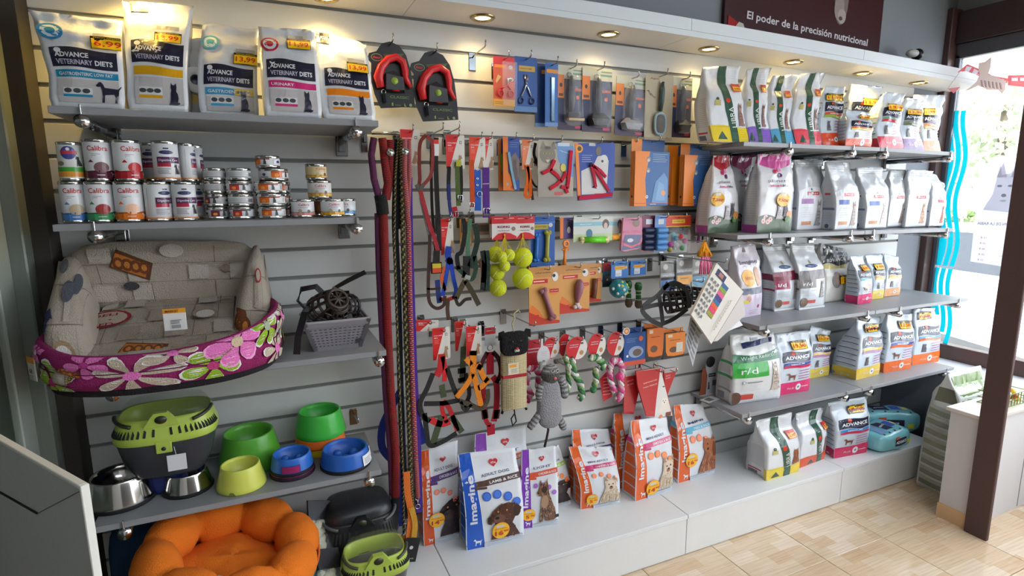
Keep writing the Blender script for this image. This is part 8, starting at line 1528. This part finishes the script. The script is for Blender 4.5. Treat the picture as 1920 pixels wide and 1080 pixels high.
# low wall, brown post and counter top at the right
lw = MB().box((2.858, -.77, 0), (XW - .01, -.648, .53), S(206, 204, 204), b=.002).build('wall_low', 'matte'); struct(lw, 'low wall closing the window bay')
MB().box((2.852, -.655 - .12, 0), (2.858, -.645, .072), S(214, 176, 132), b=.001).build('base_tile', 'board', lw); MB().box((3.28, -.772, .01), (3.284, -.77, .52), S(150)).build('panel_joint', 'matte', lw)
MB().box((2.85, -.795, .531), (XW - .01, -.63, .548), S(214, 206, 196), b=.002).build('counter_top', 'board', lw)
struct(MB().box((2.832, -.862, 0), (2.852, -.772, 2.8), S(86, 64, 60), b=.003).build('trim_3', 'matte'), 'tall dark brown post standing in front of the low wall')
t = thing('wire_basket', 'green wire basket with small coloured toys on the counter behind the brown post', 'basket', (3.14, -.71, .5485)); mb = MB()
for z in (0.002, .03, .06): mb.tube([(-.1, -.05, z), (.1, -.05, z), (.1, .05, z), (-.1, .05, z)], .002, S(110, 140, 50), n=5, closed=True)
for k in range(9): mb.tube([(-.1 + .025 * k, -.05, 0), (-.1 + .025 * k, -.05, .06)], .0015, S(110, 140, 50), n=4)
mb.build('wire_frame', 'plastic', t); mb = MB(); rr = random.Random(3)
for k in range(16): mb.ball((rr.uniform(-.085, .085), rr.uniform(-.035, .035), .018 + .02 * (k % 3)), .016, rr.choice((S(206, 50, 40), S(236, 190, 60), S(230, 230, 226), S(90, 150, 70))), 10)
mb.build('small_toys', 'plastic', t, kind='stuff')
# striped sack leaning behind the low wall
b = Bag('litter_sack', 'tall white sack with green grey stripes standing by the window behind the low wall', (1785, 933), (1844, 911), (1783, 703), (1846, 687), .17, z=0., y=-.60, keys=[(0, .97, 1, 0), (.05, 1, 1, 0), (.6, 1, .95, 0), (.82, .98, .7, .05), (.95, .97, .15, .1), (1, 1, .04, .1)], col=S(222, 226, 222), mat='satin', wrk=.004)
b.o['category'] = 'sack'; d = b.d; d.rect(.08, .72, .92, .97, S(110, 132, 70)); d.text('NATURAL', .5, .88, .02, S(200, 210, 190), width=b.W * .5); d.lines(.15, .75, .8, .83, 3, S(170, 184, 150), th=.001); d.rect(.08, .1, .92, .66, S(150, 160, 130))
s = b.left; s.rect(.1, .76, .98, .88, S(112, 112, 92)); s.text('NATURAL', .5, .82, .008, S(170, 172, 160), width=.07)
for k in range(8): s.rect(.05, .045 + .088 * k, 1., .082 + .088 * k, S(134, 140, 118), top=lambda a: -.02 * math.sin(math.pi * a), bot=lambda a: -.024 * math.sin(math.pi * a)); s.rect(.05, .085 + .088 * k, 1., .112 + .088 * k, S(176, 180, 172), top=lambda a: -.02 * math.sin(math.pi * a), bot=lambda a: -.02 * math.sin(math.pi * a))
b.done()
# rear of the room; unseen ceiling lamps added for light from above
struct(MB().box((-1.6, -4.3, 0), (XW + .1, -4.2, 2.8), S(104)).build('wall_front', 'matte'))
for i, (x, yy) in enumerate(((1.5, -2.3), (2.9, -2.3))):
    t = thing('added_ceiling_lamp', ('added ceiling lamp out of view above the counter side', 'added ceiling lamp out of view above the window side')[i], 'lamp', (x, yy, 2.8)); MB().box((-.62, -.16, -.06), (.62, .16, -.001), S(210), b=.004).build('housing', 'plastic', t); MB().box((-.6, -.14, -.064), (.6, .14, -.0605), S(240, 244, 255)).build('diffuser', 'lamp', t)
# street
struct(MB().box((XW + .12, -9, -.3), (26, 9, -.12), S(206, 206, 204)).build('ground', 'matte'))
rr = random.Random(8)
def leafy(label, c, ext, n, cols, name='hedge', r=.07):
    t = thing(name, label, 'plant', c); mb = MB()
    for k in range(n):
        p = Vector((rr.uniform(-1, 1) * ext[0], rr.uniform(-1, 1) * ext[1], rr.uniform(-1, 1) * ext[2])); a, b_ = Vector((rr.gauss(0, 1), rr.gauss(0, 1), rr.gauss(0, 1))).normalized() * r, Vector((rr.gauss(0, 1), rr.gauss(0, 1), rr.gauss(0, 1))).normalized() * r * .6
        mb.add([p - a, p + b_, p + a, p - b_], [(0, 1, 2, 3)], rr.choice(cols))
    mb.build('foliage', 'fabric', t, kind='stuff'); mb = MB(); mb.box((-ext[0] * .8, -ext[1] * .8, -c[2] - .1), (ext[0] * .8, ext[1] * .8, ext[2] * .75), S(70, 84, 50), b=.1) if name == 'hedge' else mb.tube([(0, 0, -c[2] - .1), (0, 0, 0), (.1, .1, ext[2] * .6)], [.12, .1, .05], S(110, 96, 84), n=10); mb.build('stems', 'matte', t); return t
gs_ = (S(120, 150, 84), S(140, 166, 100), S(104, 132, 72))
leafy('clipped green hedge along the street outside the window', (10.6, 3.9, .62), (.35, 1.3, .62), 2600, gs_)
leafy('tree across the street with leaves paled to look overexposed', (12, 3.6, 2.5), (1.2, 1.5, .9), 2600, (S(196, 210, 178), S(212, 220, 198)), 'street_tree', .12)  # leaf colours paled to imitate the overexposed street outside
t = thing('building', 'pale building across the street with a grey sign', 'building', (17, 7.5, -.12)); MB().box((0, -6.5, 0), (3, 6, 7), S(196, 198, 200)).build('facade', 'matte', t)
for k in range(4): MB().box((-.05, -5 + 2.4 * k, 3), (0.02, -3.8 + 2.4 * k, 4.6), S(120, 126, 134)).build('facade_window', 'plastic', t)
t = thing('street_sign', 'small grey sign panel on a post outside the window', 'sign', (9.0, 2.56, -.12)); MB().box((-.02, -.05, 1.3), (.02, .06, 1.72), S(130, 128, 140), b=.005).build('panel', 'plastic', t); MB().tube([(0, 0, 0), (0, 0, 1.4)], .02, S(120), n=8).build('post', 'plastic', t)
t = thing('car', 'white parked car outside the window', 'car', (6.6, .55, -.12), 1.2); mb = MB(); mb.prism([(-1.9, .3), (1.9, .3), (1.95, .62), (1.7, .82), (.95, .9), (.5, 1.35), (-1.1, 1.38), (-1.7, .95), (-1.95, .85)], -.8, .8, S(226, 228, 230)); mb.build('body', 'plastic', t)
for s_ in (-1, 1):
    MB().prism([(.8, .92), (.42, 1.28), (-1.0, 1.3), (-1.45, .95)], s_ * .802, s_ * .806, S(60, 66, 74)).build('side_window', 'plastic', t)
    for x in (-1.2, 1.2): MB().tube([(x, s_ * .66, .31), (x, s_ * .83, .31)], .31, S(40, 40, 42), n=18).build('wheel', 'plastic', t)
for k in range(5): MB().box((-1.97, -.6, .45 + .08 * k), (-1.9, .6, .475 + .08 * k), S(90, 94, 100)).build('grille_bar', 'plastic', t)
